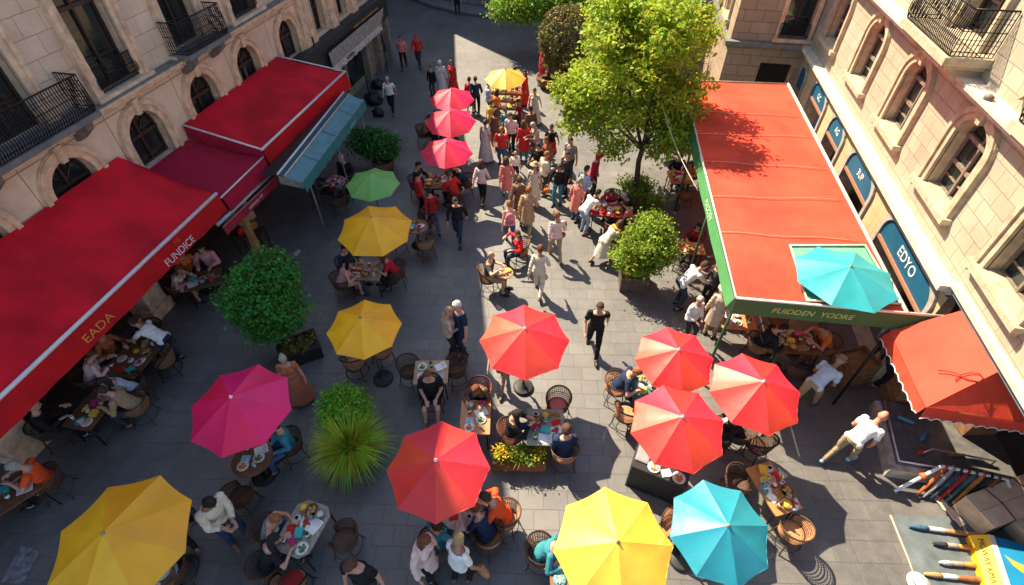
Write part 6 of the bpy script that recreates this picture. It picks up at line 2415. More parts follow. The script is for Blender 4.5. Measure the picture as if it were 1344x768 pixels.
# table by the tall tree, with the crowd around it
W = 'the red table by the tall tree'
p, rz = tab(797, 274, 'rect', 1.0, .8, -10, mat('red_table', (.34, .04, .03), .5, .2, 8), 'red table of food in the tree shade, right of the crowd')
lay(p, rz, .94, .74, W, 10, 11, cols=4)
seat(p, 70, .82, W, ('person in a red patterned shirt beyond the red table by the tree', 'sitlean', 'f', ('long', 'brown'), ('long', 'crimson'), ('trousers', 'black')), weave=WICKER_DARK, sc=FAR)
seat(p, 20, .86, W, ('grey haired person in black on the right of the red table by the tree', 'sitlean', 'm', ('short', 'grey'), ('long', 'black'), ('trousers', 'black')), weave=WICKER_DARK, sc=FAR)
seat(p, 335, .84, W, ('person in coral on the lower right of the red table by the tree', 'sitlean', 'f', ('bun', 'black'), ('tee', 'coral'), ('trousers', 'black')), weave=WICKER_DARK, wname='at the lower right of', sc=FAR)
seat(p, 280, .70, W, None, weave=W_RED, cushion='red', wname='at')

# market stall under the small yellow parasol
p = at(664, 150)
st = thing('market_stall', 'wooden stall of oranges and red fruit under the small yellow parasol', 'stall', (p.x, p.y, 0), R(4))
m_ = MB()
for k in range(3):
    m_.box((0, -.35 + .35 * k, .45 + .17 * k), (1.35, .36, .04))
    m_.box((0, -.52 + .35 * k, .50 + .17 * k), (1.35, .025, .10))
for sx in (-.62, .62):
    m_.box((sx, 0, .36), (.06, 1.0, .72))
m_.build('frame', WOOD, st)
rr = random.Random(9)
for k in range(3):
    for j, c_ in enumerate(('orange', 'red', 'yellow', 'brown')):
        f_ = MB()
        for i in range(9):
            f_.ell((-.5 + .335 * j + rr.uniform(-.13, .13), -.35 + .35 * k + rr.uniform(-.12, .12), .52 + .17 * k + rr.uniform(0, .05)), (.055, .055, .05), 8, 5)
        f_.build('fruit', fm(('orange', 'red', 'yellow', 'brown', 'orange', 'red')[(j + k) % 6]), st)

# display under the maroon awning
for i, (px, py, nm_, lab, cat, pr, m_) in enumerate((
        (322, 298, 'vase', 'pale grey round vase on the shelf under the maroon awning', 'vase', [(.05, 0), (.12, .06), (.15, .16), (.10, .27), (.06, .30), (.08, .33), (.05, .33)], lm((.45, .45, .40), .4)),
        (334, 300, 'brass_pot', 'golden pot on the shelf under the maroon awning', 'pot', [(.05, 0), (.12, .05), (.14, .14), (.09, .22), (.11, .26), (.08, .26)], mat('old_brass', (.40, .24, .05), .35, .2, 8, metal=.4)),
        (318, 308, 'glass_jar', 'red glass jar on the shelf under the maroon awning', 'jar', [(.06, 0), (.11, .05), (.12, .14), (.08, .2), (.06, .24), (.001, .25)], lm((.55, .015, .01), .15)))):
    q = at(px, py, .8)
    o = MB().lathe(pr, 16).build(nm_, m_)
    o.location = q
    tag(o, lab, cat)
q = at(326, 304, .78)
sf = thing('display_shelf', 'dark shelf under the maroon awning carrying a vase and pots', 'shelf', (q.x, q.y, 0), R(10))
MB().box((0, 0, .775), (.9, .5, .04)).build('board', WOOD_DARK, sf)
for sx in (-.4, .4):
    for sy in (-.2, .2):
        MB().box((sx, sy, .378), (.05, .05, .755)).build('leg', WOOD_DARK, sf)

# ------------------------------------------------------------------ people on their feet
S = [
    # label, pose, sex, px, py, facing, hair, top, legs, kw
    ('person in dark clothes standing on the far pavement at the top edge', 'stand', 'm', 601, 19, 270, ('short', 'black'), ('long', 'charcoal'), ('trousers', 'black'), {}),
    ('man in a red and white patterned shirt walking towards us at the top', 'stride', 'm', 531, 90, 275, ('short', 'brown'), ('tee', 'coral'), ('trousers', 'black'), {}),
    ('man in a long red hooded jacket at the top left of the street', 'walk', 'm', 551, 88, 265, ('hood', 'red'), ('long', 'red'), ('trousers', 'charcoal'), {}),
    ('grey haired man in a white shirt and black trousers walking alone', 'walk', 'm', 516, 148, 268, ('short', 'grey'), ('tee', 'white'), ('trousers', 'black'), {}),
    ('woman in a red skirt at the far grey awning', 'idle', 'f', 496, 84, 200, ('long', 'black'), ('long', 'charcoal'), ('skirt', 'red'), {}),
    ('person in a dark blue coat beside the woman in the red skirt', 'stand', 'm', 505, 80, 190, ('short', 'black'), ('coat', 'navy'), ('trousers', 'black'), {}),
    ('dark dressed child beside the pale hooded person, behind the pink parasols', 'stand', 'm', 569, 126, 250, ('short', 'black'), ('long', 'black'), ('trousers', 'charcoal'), {'sc': .8}),
    ('person in a pale grey hooded robe behind the farthest pink parasol', 'idle', 'f', 582, 124, 270, ('hood', 'palegrey'), ('robe', 'palegrey'), None, {}),
    ('woman in a long red dress behind the farthest pink parasol', 'stand', 'f', 596, 124, 240, ('long', 'brown'), ('longdress', 'red'), None, {}),
    ('man in a navy jacket seen from behind, right of the pink parasols', 'walk', 'm', 626, 150, 92, ('short', 'brown'), ('long', 'navy'), ('trousers', 'black'), {}),
    ('woman in crimson standing just right of the farthest pink parasol', 'carry', 'f', 617, 149, 60, ('short', 'black'), ('long', 'crimson'), ('skirt', 'brown'), {}),
    ('person in a light blue shirt left of the market stall', 'idle', 'm', 641, 156, 20, ('short', 'grey'), ('tee', 'skyblue'), ('trousers', 'denim'), {}),
    ('woman in a red robe right of the small yellow parasol', 'stand', 'f', 689, 138, 200, ('long', 'black'), ('robe', 'red'), None, {}),
    ('black haired woman in a long cream dress by the clay planter', 'walk', 'f', 701, 162, 250, ('bun', 'black'), ('longdress', 'cream'), None, {}),
    ('seller in a red shirt standing behind the fruit stall', 'carry', 'm', 676, 134, 250, ('short', 'black'), ('tee', 'red'), ('trousers', 'brown'), {}),
    ('woman in an orange apron just left of the fruit stall', 'carry', 'f', 651, 166, 40, ('long', 'brown'), ('tee', 'orange'), ('skirt', 'brown'), {}),
    ('woman in a brown dress below the fruit stall', 'idle', 'f', 650, 193, 80, ('long', 'chestnut'), ('dress', 'brown'), None, {}),
    ('woman in a pale grey dress left of the crowd below the stall', 'stand', 'f', 638, 211, 60, ('bun', 'brown'), ('longdress', 'palegrey'), None, {}),
    ('man in a red T-shirt and jeans in the middle of the crowd', 'walk', 'm', 659, 220, 268, ('short', 'ginger'), ('tee', 'red'), ('trousers', 'denim'), {}),
    ('woman in a long red coat and teal trousers in the crowd', 'stand', 'f', 687, 212, 95, ('long', 'chestnut'), ('coat', 'red'), ('trousers', 'teal'), {}),
    ('man in a white patterned shirt below the fruit stall', 'idle', 'm', 672, 202, 250, ('short', 'black'), ('tee', 'palegrey'), ('trousers', 'black'), {}),
    ('woman in a dark red top just right of the fruit stall', 'carry', 'f', 683, 178, 200, ('short', 'black'), ('tee', 'darkred'), ('trousers', 'charcoal'), {}),
    ('black haired woman in black with a pale wrap below the red coat', 'carry', 'f', 706, 240, 230, ('curly', 'black'), ('long', 'black'), ('trousers', 'charcoal'), {}),
    ('woman in an orange coat walking away in the crowd', 'walk', 'f', 665, 262, 95, ('long', 'chestnut'), ('coat', 'coral'), ('trousers', 'cream'), {}),
    ('woman with long brown hair and rosy blouse walking by the shade edge', 'walk', 'f', 633, 266, 80, ('long', 'chestnut'), ('long', 'palepink'), ('trousers', 'black'), {}),
    ('ginger man in a white shirt on the left of the dense crowd', 'idle', 'm', 712, 256, 30, ('short', 'ginger'), ('long', 'cream'), ('trousers', 'charcoal'), {}),
    ('person with curly brown hair and black jacket holding an orange bag', 'carry', 'f', 731, 268, 250, ('curly', 'brown'), ('long', 'black'), ('trousers', 'teal'), {}),
    ('dark haired man in black behind the person with the orange bag', 'stand', 'm', 741, 256, 220, ('short', 'brown'), ('long', 'charcoal'), ('trousers', 'black'), {}),
    ('woman in a coral jacket and jeans in the dense crowd by the tree', 'idle', 'f', 753, 290, 50, ('short', 'blond'), ('coat', 'coral'), ('trousers', 'denim'), {}),
    ('person in a red hooded top at the red table by the tree', 'carry', 'm', 775, 258, 330, ('hood', 'crimson'), ('long', 'crimson'), ('trousers', 'black'), {}),
    ('man in a white T-shirt and light jeans at the red table by the tree', 'bend', 'm', 766, 305, 35, ('short', 'black'), ('tee', 'white'), ('trousers', 'paledenim'), {}),
    ('person in a brown coat walking away behind the person in tan', 'walk', 'm', 681, 292, 85, ('short', 'chestnut'), ('coat', 'brown'), ('trousers', 'olive'), {}),
    ('person in a tan coat walking away in the sun', 'walk', 'm', 692, 306, 80, ('short', 'ginger'), ('coat', 'tan'), ('trousers', 'khaki'), {}),
    ('person with a pink backpack and jeans walking away in the sun', 'walk', 'f', 669, 322, 95, ('short', 'ginger'), ('vest', 'pink'), ('trousers', 'denim'), {}),
    ('woman in cream with a tan sun hat in the crowd', 'stand', 'f', 700, 270, 70, ('sunhat', 'tan'), ('dress', 'cream'), None, {}),
    ('man in a pale pink shirt and khaki trousers walking away in the sun', 'walk', 'm', 728, 340, 100, ('short', 'ginger'), ('long', 'palepink'), ('trousers', 'khaki'), {}),
    ('person in a cream tunic and trousers above the lone red parasol', 'walk', 'f', 706, 386, 80, ('short', 'auburn'), ('long', 'cream'), ('trousers', 'cream'), {}),
    ('person in a red sweater and black trousers below the pink parasol table', 'carry', 'm', 554, 284, 20, ('short', 'black'), ('long', 'red'), ('trousers', 'black'), {}),
    ('woman in a dark red jacket and jeans below the pink parasol table', 'walk', 'f', 571, 304, 110, ('short', 'black'), ('long', 'darkred'), ('trousers', 'denim'), {}),
    ('man in a black jacket and jeans walking just below the pink parasols', 'walk', 'm', 603, 316, 262, ('short', 'black'), ('long', 'black'), ('trousers', 'darkdenim'), {}),
    ('man in black shirt and black trousers walking alone in the sun', 'walk', 'm', 777, 461, 262, ('short', 'brown'), ('tee', 'black'), ('trousers', 'black'), {'sc': 1.10}),
    ('bald man in a navy T-shirt beside the woman in beige', 'stand', 'm', 609, 464, 215, ('short', 'white'), ('tee', 'navy'), ('trousers', 'darkdenim'), {'sc': 1.12}),
    ('woman in a beige top standing close to the bald man in navy', 'idle', 'f', 591, 466, 20, ('short', 'blond'), ('tee', 'beige'), ('trousers', 'charcoal'), {'sc': 1.08}),
    ('person in beige shorts half hidden behind the lone red parasol', 'walk', 'm', 660, 505, 250, ('short', 'brown'), ('tee', 'beige'), ('shorts', 'khaki'), {'sc': 1.0}),
    ('woman in a white dress and yellow scarf bending by the planter tree', 'hunch', 'f', 791, 343, 30, ('long', 'chestnut'), ('dress', 'cream'), None, {}),
    ('man in a grey white shirt bending beside the big red awning', 'bend', 'm', 889, 402, 15, ('short', 'brown'), ('long', 'palegrey'), ('trousers', 'darkdenim'), {'sc': 1.05}),
    ('person in a long brown coat beside the awning corner', 'stand', 'f', 929, 440, 60, ('sunhat', 'beige'), ('coat', 'beige'), ('trousers', 'tan'), {'sc': 1.05}),
    ('grey haired woman in a patterned white blouse above the red cluster', 'idle', 'f', 899, 446, 290, ('short', 'grey'), ('long', 'white'), ('trousers', 'charcoal'), {'sc': 1.02}),
    ('dark haired woman in charcoal by the corner post of the red awning', 'stand', 'f', 925, 402, 200, ('long', 'black'), ('long', 'charcoal'), ('trousers', 'black'), {'sc': 1.02}),
    ('man in a pale blue shirt and hat right of the red parasol cluster', 'hunch', 'm', 1052, 532, 30, ('hat', 'khaki'), ('tee', 'paleblue'), ('trousers', 'khaki'), {'sc': 1.05}),
    ('stooping man in a white T-shirt and tan trousers walking on the right', 'stoop', 'm', 1098, 604, 25, ('bald', 'white'), ('tee', 'white'), ('trousers', 'khaki'), {'sc': 1.03, 'skin': mat('sunburnt_skin', (.60, .24, .15), .55, .12, 14), 'shoe': 'skyblue'}),
    ('woman in a long terracotta robe standing by the black planter', 'stand', 'f', 398, 524, 285, ('bun', 'grey'), ('longdress', 'terracotta'), None, {'sc': 1.02}),
    ('man in a cream sweater looking at his phone at the lower left', 'phone', 'm', 316, 707, 330, ('short', 'black'), ('long', 'cream'), ('trousers', 'darkdenim'), {'sc': 1.14}),
    ('person in navy with a red cap behind the lower left yellow parasol', 'stride', 'm', 258, 704, 140, ('cap', 'red'), ('long', 'navy'), ('trousers', 'black'), {'sc': 1.05}),
    ('brown haired man in a black T-shirt cut by the bottom edge', 'idle', 'm', 494, 782, 262, ('short', 'chestnut'), ('tee', 'black'), ('trousers', 'charcoal'), {'sc': 1.12}),
    ('auburn woman in a beige blazer below the lower centre red parasol', 'carry', 'f', 563, 752, 330, ('long', 'auburn'), ('coat', 'palepink'), ('trousers', 'black'), {'sc': 1.10}),
    ('blond woman in a white T-shirt holding a tan bag at the lower centre', 'carry', 'f', 606, 762, 50, ('short', 'blond'), ('tee', 'white'), ('trousers', 'black'), {'sc': 1.10}),
    ('vendor in a dark shirt working under the corner stall canopy', 'bend', 'm', 1152, 505, 330, ('short', 'black'), ('tee', 'charcoal'), ('trousers', 'black'), {'sc': 1.05}),
    ('person with a grey shawl in the dark under the awning by the stall', 'stand', 'f', 1150, 470, 230, ('long', 'black'), ('long', 'grey'), ('trousers', 'brown'), {'sc': 1.0}),
    ('woman in a mustard top in the thick of the crowd left of the stall queue', 'idle', 'f', 644, 180, 40, ('short', 'brown'), ('tee', 'yellow'), ('trousers', 'charcoal'), {}),
    ('man in a brown shirt queueing at the right side of the fruit stall', 'stand', 'm', 696, 192, 120, ('short', 'black'), ('long', 'brown'), ('trousers', 'denim'), {}),
    ('woman in a rust top just behind the pale hat in the crowd', 'carry', 'f', 718, 232, 200, ('long', 'auburn'), ('long', 'rust'), ('trousers', 'denim'), {}),
    ('man in a grey T-shirt between the crowd and the tall tree', 'idle', 'm', 747, 236, 230, ('short', 'chestnut'), ('tee', 'grey'), ('trousers', 'darkdenim'), {}),
    ('child in a white T-shirt in the middle of the dense crowd', 'stand', 'm', 676, 240, 70, ('short', 'blond'), ('tee', 'white'), ('shorts', 'navy'), {'sc': .72}),
    ('woman in a black top and red skirt in the crowd', 'walk', 'f', 722, 214, 250, ('bun', 'black'), ('tee', 'black'), ('skirt', 'red'), {}),
    ('man in a sky blue shirt between the coral jacket and the red table', 'idle', 'm', 761, 276, 40, ('short', 'brown'), ('long', 'skyblue'), ('trousers', 'charcoal'), {}),
    ('man in a beige shirt beside the woman in the red coat', 'phone', 'm', 703, 214, 200, ('short', 'grey'), ('tee', 'beige'), ('trousers', 'brown'), {}),
    ('woman in a teal top walking towards the fruit stall', 'walk', 'f', 664, 190, 85, ('pony', 'brown'), ('tee', 'teal'), ('trousers', 'black'), {}),
]
held = {}
for (lab, pose, sex, px, py, fa, hair, top, legs, kw) in S:
    sc = kw.get('sc', FAR if py < 200 else 1.0 if py < 350 else NEAR)
    held[lab] = person(lab, pose, sex, at(px, py), face(fa), hair, top, legs, sc=sc, skin=kw.get('skin') or (SKIN_TAN if (px + py) % 3 == 0 else None), shoe=kw.get('shoe', 'black' if px % 2 else 'brown'))
# man under the left yellow parasol
p = at(243, 764)
chair(p, face(210), 'taken dark wicker chair under the person in sky blue by the yellow parasol', 'arm', WICKER_DARK)
person('person in a sky blue vest sitting beside the lower left yellow parasol', 'sitlean', 'm', p, face(215), ('short', 'brown'), ('vest', 'skyblue'), ('trousers', 'charcoal'), sc=NEAR, skin=SKIN)
W = 'the table under the lower left yellow parasol'
p, rz = tab(196, 768, 'round', .8, .8, 0, WOOD, 'round table under the large lower left yellow parasol')
lay(p, rz, .6, .6, W, 5, 10)


# things people carry
def in_hand(lab, off):
    o = held[lab]
    M = Matrix.Rotation(o.rotation_euler[2], 3, 'Z')
    return o.location + M @ (Vector(off) * o.scale[0]), o.rotation_euler[2]


def bag(where, rz, label, col, r_=(.15, .07, .13)):
    b_ = thing('handbag', label, 'bag', where, rz)
    m_ = MB()
    m_.ell((0, 0, -.24), r_, 12, 8, bump=.1)
    m_.build('body', mat('bag_leather', col, .5, .2, 12, .2, 50), b_)
    MB().tube([(-.09, 0, -.14), (-.06, 0, -.03), (0, 0, .0), (.06, 0, -.03), (.09, 0, -.14)], .008, 5).build('strap', mat('bag_leather', col, .5, .2, 12, .2, 50), b_)


q, a = in_hand('blond woman in a white T-shirt holding a tan bag at the lower centre', (.34, .22, .86))
bag(q, a, 'tan handbag held by the blond woman in white', (.42, .20, .07))
q, a = in_hand('person with curly brown hair and black jacket holding an orange bag', (.34, .22, .88))
bag(q, a, 'orange handbag held by the curly haired person in black', (.65, .16, .03), (.12, .07, .10))
q, a = in_hand('man in a pale pink shirt and khaki trousers walking away in the sun', (.26, .30, .90))
bag(q, a, 'dark red bag carried by the man in pale pink', (.25, .03, .03), (.12, .06, .12))
q, a = in_hand('man in a cream sweater looking at his phone at the lower left', (.02, .42, 1.13))
ph = MB()
ph.box((0, 0, 0), (.075, .012, .15), rot=Matrix.Rotation(R(-55), 3, 'X'))
o = ph.build('phone', BLACK)
o.location = q
o.rotation_euler = (0, 0, a)
tag(o, 'black phone in the hands of the man in the cream sweater', 'phone')
o = held['person with a pink backpack and jeans walking away in the sun']
q, a = in_hand('person with a pink backpack and jeans walking away in the sun', (0, -.17, 1.20))
b_ = thing('backpack', 'pink backpack on the person in jeans walking away', 'backpack', q, a)
MB().ell((0, 0, 0), (.15, .09, .21), 14, 10, bump=.05).build('body', cloth((.62, .24, .26)), b_)
MB().ell((0, -.075, -.07), (.10, .04, .08)).build('pocket', cloth((.50, .16, .18)), b_)
q, a = in_hand('woman in a white dress and yellow scarf bending by the planter tree', (0, .34, 1.18))
o = MB().tube([(.13 * math.cos(t_), .11 * math.sin(t_), .02 * math.sin(2 * t_)) for t_ in [2 * PI * i / 16 for i in range(16)]], .04, 8, True).build('scarf', cloth(C['yellow']))
o.location = q
o.rotation_euler = (R(-52), 0, a)
tag(o, 'yellow scarf round the neck of the bending woman in white', 'scarf')

# ------------------------------------------------------------------ odds and ends
for i, (px, py, s_) in enumerate(((496, 116, .9), (491, 136, 1.1), (497, 152, .75))):
    p = at(px, py)
    o = MB().ell((0, 0, .2), (.36, .28, .24), 14, 9, bump=.5, seed=i * 3).ell((.1, .05, .42), (.09, .08, .09), 8, 6, bump=.4, seed=i).build('rubbish_bag', mat('black_plastic', (.012, .012, .014), .35, .1, 9, .5, 12))
    o.location = (p.x, p.y, 0)
    o.scale = (s_,) * 3
    tag(o, ('black rubbish bag farthest from us, under the walking man', 'largest black rubbish bag, in the middle of the three', 'smallest black rubbish bag, nearest the teal awning')[i], 'rubbish bag', 'black rubbish bags by the far shops')

# dark railing on the far pavement
rl = thing('iron_fence', 'dark iron fence on the far pavement at the top edge', 'fence')
pts = [at(x, y, .13) for x, y in ((566, 1), (600, 6), (640, 12), (680, 14), (720, 13))]
for p_ in pts:
    MB().tube([p_, p_ + Vector((0, 0, 1.1))], .035, 6).build('post', IRON, rl)
m_ = MB()
for h_ in (.15, 1.0):
    m_.tube([p_ + Vector((0, 0, h_)) for p_ in pts], .02, 5)
for a_, b2_ in zip(pts[:-1], pts[1:]):
    for k in range(1, 14):
        q = a_.lerp(b2_, k / 14)
        m_.tube([q + Vector((0, 0, .15)), q + Vector((0, 0, 1.0))], .010, 4)
m_.build('panel', IRON, rl)

# corner stall: dark platform with stone rim and goods
sl = thing('stall_platform', 'low dark stall platform with a stone rim under the orange red box canopy', 'stall', (0, 0, 0))
m_ = MB()
m_.prism([(6.72, 6.46), (9.2, 6.46), (9.2, 8.2), (6.90, 8.2)], 0, .30)
m_.build('plinth', mat('stall_stone', (.42, .36, .30), .7, .3, 6, .3, 40), sl)
m_ = MB()
m_.prism([(6.86, 6.60), (9.18, 6.60), (9.18, 8.18), (7.02, 8.18)], .302, .36)
m_.build('deck', mat('stall_deck', (.10, .10, .098), .45, .3, 6), sl)
m_ = MB()
m_.tube([(6.90, 6.64, .375), (7.06, 8.16, .375)], .022, 6)
m_.tube([(6.90, 6.64, .375), (9.1, 6.64, .375)], .022, 6)
m_.build('rail', STEEL, sl)
for i, (x, y, col, lab, r_) in enumerate(((7.45, 6.95, (.45, .04, .03), 'red tool roll lying on the dark stall platform', 30), (7.6, 7.35, (.05, .22, .36), 'blue tool roll lying on the dark stall platform', 50), (8.1, 7.0, (.3, .16, .06), 'brown tool roll lying on the dark stall platform', 10), (7.35, 7.7, (.10, .30, .40), 'sky blue tool roll at the back of the stall platform', -20))):
    o = MB().tube([(-.16, 0, .04), (-.15, 0, .04), (.15, 0, .04), (.16, 0, .04)], [.025, .04, .04, .025], 10).build('cloth_roll', cloth(col))
    o.location = (x, y, .365)
    o.rotation_euler = (0, 0, R(r_))
    tag(o, lab, 'roll', 'tool rolls on the stall platform')
for i, (x, y, s_, lab, c_) in enumerate(((7.75, 8.55, (.9, .6, .8), 'large tan crate behind the dark stall platform', (.30, .16, .07)), (8.7, 7.9, (.7, .6, .95), 'tall brown crate at the back of the corner stall', (.22, .11, .05)), (6.65, 9.1, (.8, .6, .7), 'brown crate in the dark beside the vendor', (.24, .12, .05)))):
    o = thing('crate', lab, 'crate', (x, y, 0), R(12 * i))
    wdm = mat('crate_wood', c_, .7, .3, 8, .2, 30)
    z0 = .37 if i < 2 and x > 7 and y < 8.2 else 0
    m_ = MB()
    n_ = 4
    for k in range(n_):
        z = z0 + s_[2] * (k + .5) / n_
        for sy in (-1, 1):
            m_.box((0, sy * s_[1] / 2, z), (s_[0], .02, s_[2] / n_ - .02))
        for sx in (-1, 1):
            m_.box((sx * (s_[0] / 2 - .012), 0, z), (.02, s_[1] - .03, s_[2] / n_ - .02))
    m_.box((0, 0, z0 + s_[2] * .8), (s_[0] - .06, s_[1] - .06, .02))
    m_.build('slats', wdm, o)
    m_ = MB()
    for sx in (-1, 1):
        for sy in (-1, 1):
            m_.box((sx * (s_[0] / 2 - .05), sy * (s_[1] / 2 - .035), z0 + s_[2] / 2), (.05, .04, s_[2]))
    m_.build('corner_posts', WOOD, o)

# white tube rack with rolled cloths hanging over it
rk = thing('tube_rack', 'white bent tube rack with coloured cloth rolls hanging from it', 'rack')
r0, r1, r2, r3 = at(1174, 645), at(1236, 612, .62), at(1322, 629, .62), at(1334, 668)
MB().tube([r0, r0.lerp(r1, .93), r0.lerp(r1, .985), r1 + (r2 - r1) * .02, r1 + (r2 - r1) * .07, r2, r3], .034, 10).build('tube', WHITE, rk)
MB().tube([r0 + Vector((.06, .55, 0)), r1 + Vector((.04, .45, -.1)), r2 + Vector((.04, .45, -.1)), r2 + Vector((.1, .5, -.62))], .02, 8).build('back_tube', STEEL, rk)
jm = MB()
m_pt = r0.lerp(r1, .62)
jm.ell(m_pt, (.07, .07, .06), 10, 7, bump=.3)
jm.build('clamp', mat('orange_clamp', (.75, .12, .04), .5, .1, 9), rk)
HC = [((.45, .10, .03), 'orange'), ((.38, .36, .33), 'pale grey'), ((.04, .07, .10), 'dark blue'), ((.35, .03, .03), 'red'), ((.06, .12, .13), 'slate green'), ((.50, .20, .06), 'amber'), ((.03, .03, .035), 'black'), ((.20, .08, .04), 'brown')]
for i, (c_, nmc) in enumerate(HC):
    t_ = (i + .6) / 8.6
    top_ = r1.lerp(r2, t_) + Vector((0, .0, .02))
    bot = Vector((top_.x - .42, top_.y - .42, .06))
    o = MB().tube([top_ + Vector((.02, .06, -.02)), top_, top_.lerp(bot, .3), top_.lerp(bot, .65) + Vector((.01, 0, -.03)), bot], [.02, .034, .042, .038, .022], 8, smooth=True).build('cloth_roll', cloth(c_, .3))
    tag(o, nmc + ' cloth roll hanging from the white tube rack', 'roll', 'cloth rolls on the tube rack')

# tan boxes tied with cord
BOXM = mat('cardboard', (.62, .44, .28), .8, .18, 4, .2, 20)
for i, (x, y, s_, rz, lab) in enumerate(((8.78, 6.16, (1.75, .62, .46), 28, 'long tan cardboard box tied with dark cord, beside the tube rack'), (9.5, 5.75, (1.5, .8, .34), 28, 'flat tan cardboard box at the right edge, in front of the tied box'))):
    o = thing('cardboard_box', lab, 'box', (x, y, 0), R(rz))
    m_ = MB()
    m_.box((0, 0, s_[2] / 2), s_)
    m_.build('body', BOXM, o)
    m_ = MB()
    m_.box((0, s_[1] * .26, s_[2] + .006), (s_[0] + .02, s_[1] * .5, .012))
    m_.box((0, -s_[1] * .26, s_[2] + .006), (s_[0] + .02, s_[1] * .5, .012))
    m_.build('lid_flaps', mat('cardboard_pale', (.72, .54, .37), .8, .15, 4), o)
    m_ = MB()
    for q in (-.22, .2):
        x_ = q * s_[0]
        m_.tube([(x_, -s_[1] / 2 - .01, 0), (x_, -s_[1] / 2 - .012, s_[2] + .02), (x_ + .05, 0, s_[2] + .028), (x_, s_[1] / 2 + .012, s_[2] + .02), (x_, s_[1] / 2 + .01, 0)], .012, 6)
    m_.build('cord', mat('dark_cord', (.06, .045, .035), .8, .2, 9), o)
pl_ = thing('folded_paper', 'crumpled pale paper strip lying before the tan box', 'paper', at(1245, 672), R(-60))
m_ = MB()
m_.grid(lambda a, b: ((a - .5) * .6, (b - .5) * .16, .02 + .03 * abs(math.sin(a * 9)) + .01 * math.sin(b * 9)), 14, 4)
m_.build('sheet', mat('cardboard_pale', (.72, .54, .37), .8, .15, 4), pl_)

# slate mat with oversize paint brushes
mtp = [at(1168, 677), at(1290, 680), at(1344, 690), at(1420, 800), at(1215, 800)]
m_ = MB()
m_.prism([(p_.x, p_.y) for p_ in mtp], .004, .02)
mt = thing('ground_mat', 'slate grey mat with pale edge at the lower right corner', 'mat')
m_.build('sheet', mat('slate_mat', (.10, .125, .135), .8, .3, 3, .3, 20), mt)
MB().tube([mtp[0] + Vector((0, 0, .022)), mtp[0].lerp(mtp[4], .5) + Vector((.02, 0, .022)), mtp[4] + Vector((0, 0, .022))], .018, 6).build('edge', mat('mat_edge', (.55, .38, .28), .8, .2, 8), mt)
for i, (x0, y0, x1, y1, hc, bc, lab) in enumerate((
        (1192, 690, 1302, 705, (.42, .20, .08), (.06, .14, .24), 'giant paint brush with blue bristles, farthest of the four'),
        (1224, 713, 1300, 722, (.55, .22, .05), (.03, .035, .05), 'giant paint brush with dark bristles and orange handle'),
        (1232, 738, 1306, 744, (.60, .24, .05), (.45, .46, .48), 'giant paint brush with pale grey tip'),
        (1212, 753, 1312, 764, (.30, .12, .05), (.50, .28, .12), 'giant paint brush with white ferrule, nearest of the four'))):
    a_, b2_ = at(x0, y0, .07), at(x1, y1, .07)
    o = thing('paint_brush', lab, 'brush', (0, 0, 0), 0, 'giant paint brushes on the slate mat')
    L = lambda q: a_.lerp(b2_, q)
    MB().tube([L(0), L(.05), L(.16), L(.25)], [.012, .035, .05, .042], 9).build('bristles', mat('bristle', bc, .8, .4, 30, .8, 90), o)
    MB().tube([L(.24), L(.25), L(.42), L(.45)], [.036, .046, .046, .036], 10).build('ferrule', mat('ferrule', (.62, .62, .62) if i in (0, 3) else (.3, .26, .22), .4, .2, 9), o)
    MB().tube([L(.44), L(.48), L(.62), L(.8), L(1.0)], [.036, .044, .05, .045, .036], 10).build('handle', mat('brush_wood', hc, .4, .25, 8, .1, 30), o)
# painted box
p0 = at(1279, 716, .30)
bx = thing('painted_box', 'yellow and blue painted box with scribbled lettering at the lower right corner', 'box')
e0, e1, e2 = at(1274, 712, .32), at(1303, 795, .32), at(1344, 717, .32)
ux = (at(1370, 722, .32) - at(1297, 702, .32)).normalized()
vy = Vector((ux.y, -ux.x, 0))
o0 = at(1297, 702, .34)


def Bx(a, b, z):
    q = o0 + ux * a + vy * b
    return (q.x, q.y, z)


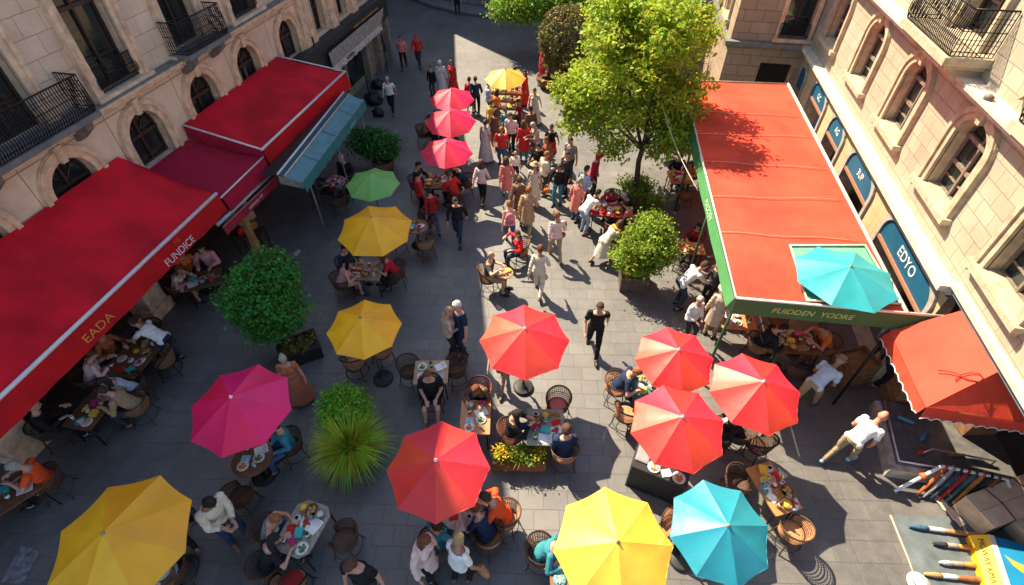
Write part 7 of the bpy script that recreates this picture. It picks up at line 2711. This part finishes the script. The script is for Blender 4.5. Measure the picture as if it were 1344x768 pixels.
m_ = MB()
m_.add([Bx(0, 0, .02), Bx(1.4, 0, .02), Bx(1.4, 1.3, .02), Bx(0, 1.3, .02), Bx(0, 0, .34), Bx(1.4, 0, .34), Bx(1.4, 1.3, .34), Bx(0, 1.3, .34)], [(0, 3, 2, 1), (0, 1, 5, 4), (1, 2, 6, 5), (2, 3, 7, 6), (0, 4, 7, 3), (4, 5, 6, 7)])
m_.build('body', mat('box_blue', (.012, .20, .40), .45, .12, 4), bx)
m_ = MB()
m_.add([Bx(-.004, -.004, .344), Bx(.085, -.004, .344), Bx(.085, 1.3, .344), Bx(-.004, 1.3, .344), Bx(-.004, -.004, .36), Bx(.085, -.004, .36), Bx(.085, 1.3, .36), Bx(-.004, 1.3, .36)], [(0, 3, 2, 1), (0, 1, 5, 4), (1, 2, 6, 5), (2, 3, 7, 6), (0, 4, 7, 3), (4, 5, 6, 7)])
m_.build('white_edge', mat('box_cream', (.75, .62, .52), .5, .08, 5), bx)
m_ = MB()
m_.add([Bx(-.006, 0, .345), Bx(-.006, 1.3, .345), Bx(-.20, 1.3, .17), Bx(-.20, 0, .17), Bx(-.006, 0, .02), Bx(-.006, 1.3, .02), Bx(-.20, 1.3, .02), Bx(-.20, 0, .02)], [(0, 1, 2, 3), (4, 7, 6, 5), (0, 3, 7, 4), (1, 5, 6, 2), (3, 2, 6, 7), (0, 4, 5, 1)])
m_.build('yellow_flank', mat('box_yellow', (.80, .44, .01), .5, .08, 5), bx)
m_ = MB()
pts = [(.16 + 1.0 * t_, .32 + .22 * (t_ ** .6)) for t_ in [i / 10 for i in range(11)]] + [(.16 + 1.0 * t_, .32 + .42 * (t_ ** .45) + .05 * math.sin(t_ * 5)) for t_ in [1 - i / 10 for i in range(10)]]
m_.prism(pts, .343, .349, 0, Bx)
m_.build('leaf_stripe', mat('box_ochre', (.50, .34, .05), .5, .1, 6), bx)
flank_up = (Vector(Bx(-.006, .3, .345)) - Vector(Bx(-.20, .3, .17))).normalized()
letters('lettering', 'MGWAY KMA', .13, frame_of(vy, flank_up, Vector(Bx(-.105, .48, .257)) + vy.cross(flank_up) * .004), mat('box_ink', (.10, .05, .01), .7, .1, 9), bx)
# white hat on the mat
hp = at(1206, 766, .02)
ht = thing('sun_hat', 'white sun hat lying at the edge of the slate mat', 'hat', hp)
MB().lathe([(.20, .0), (.20, .012), (.11, .022), (.105, .08), (.08, .115), (.001, .125)], 20).build('crown', cloth(C['white']), ht)
MB().lathe([(.112, .03), (.110, .055)], 20).build('band', cloth(C['navy']), ht)
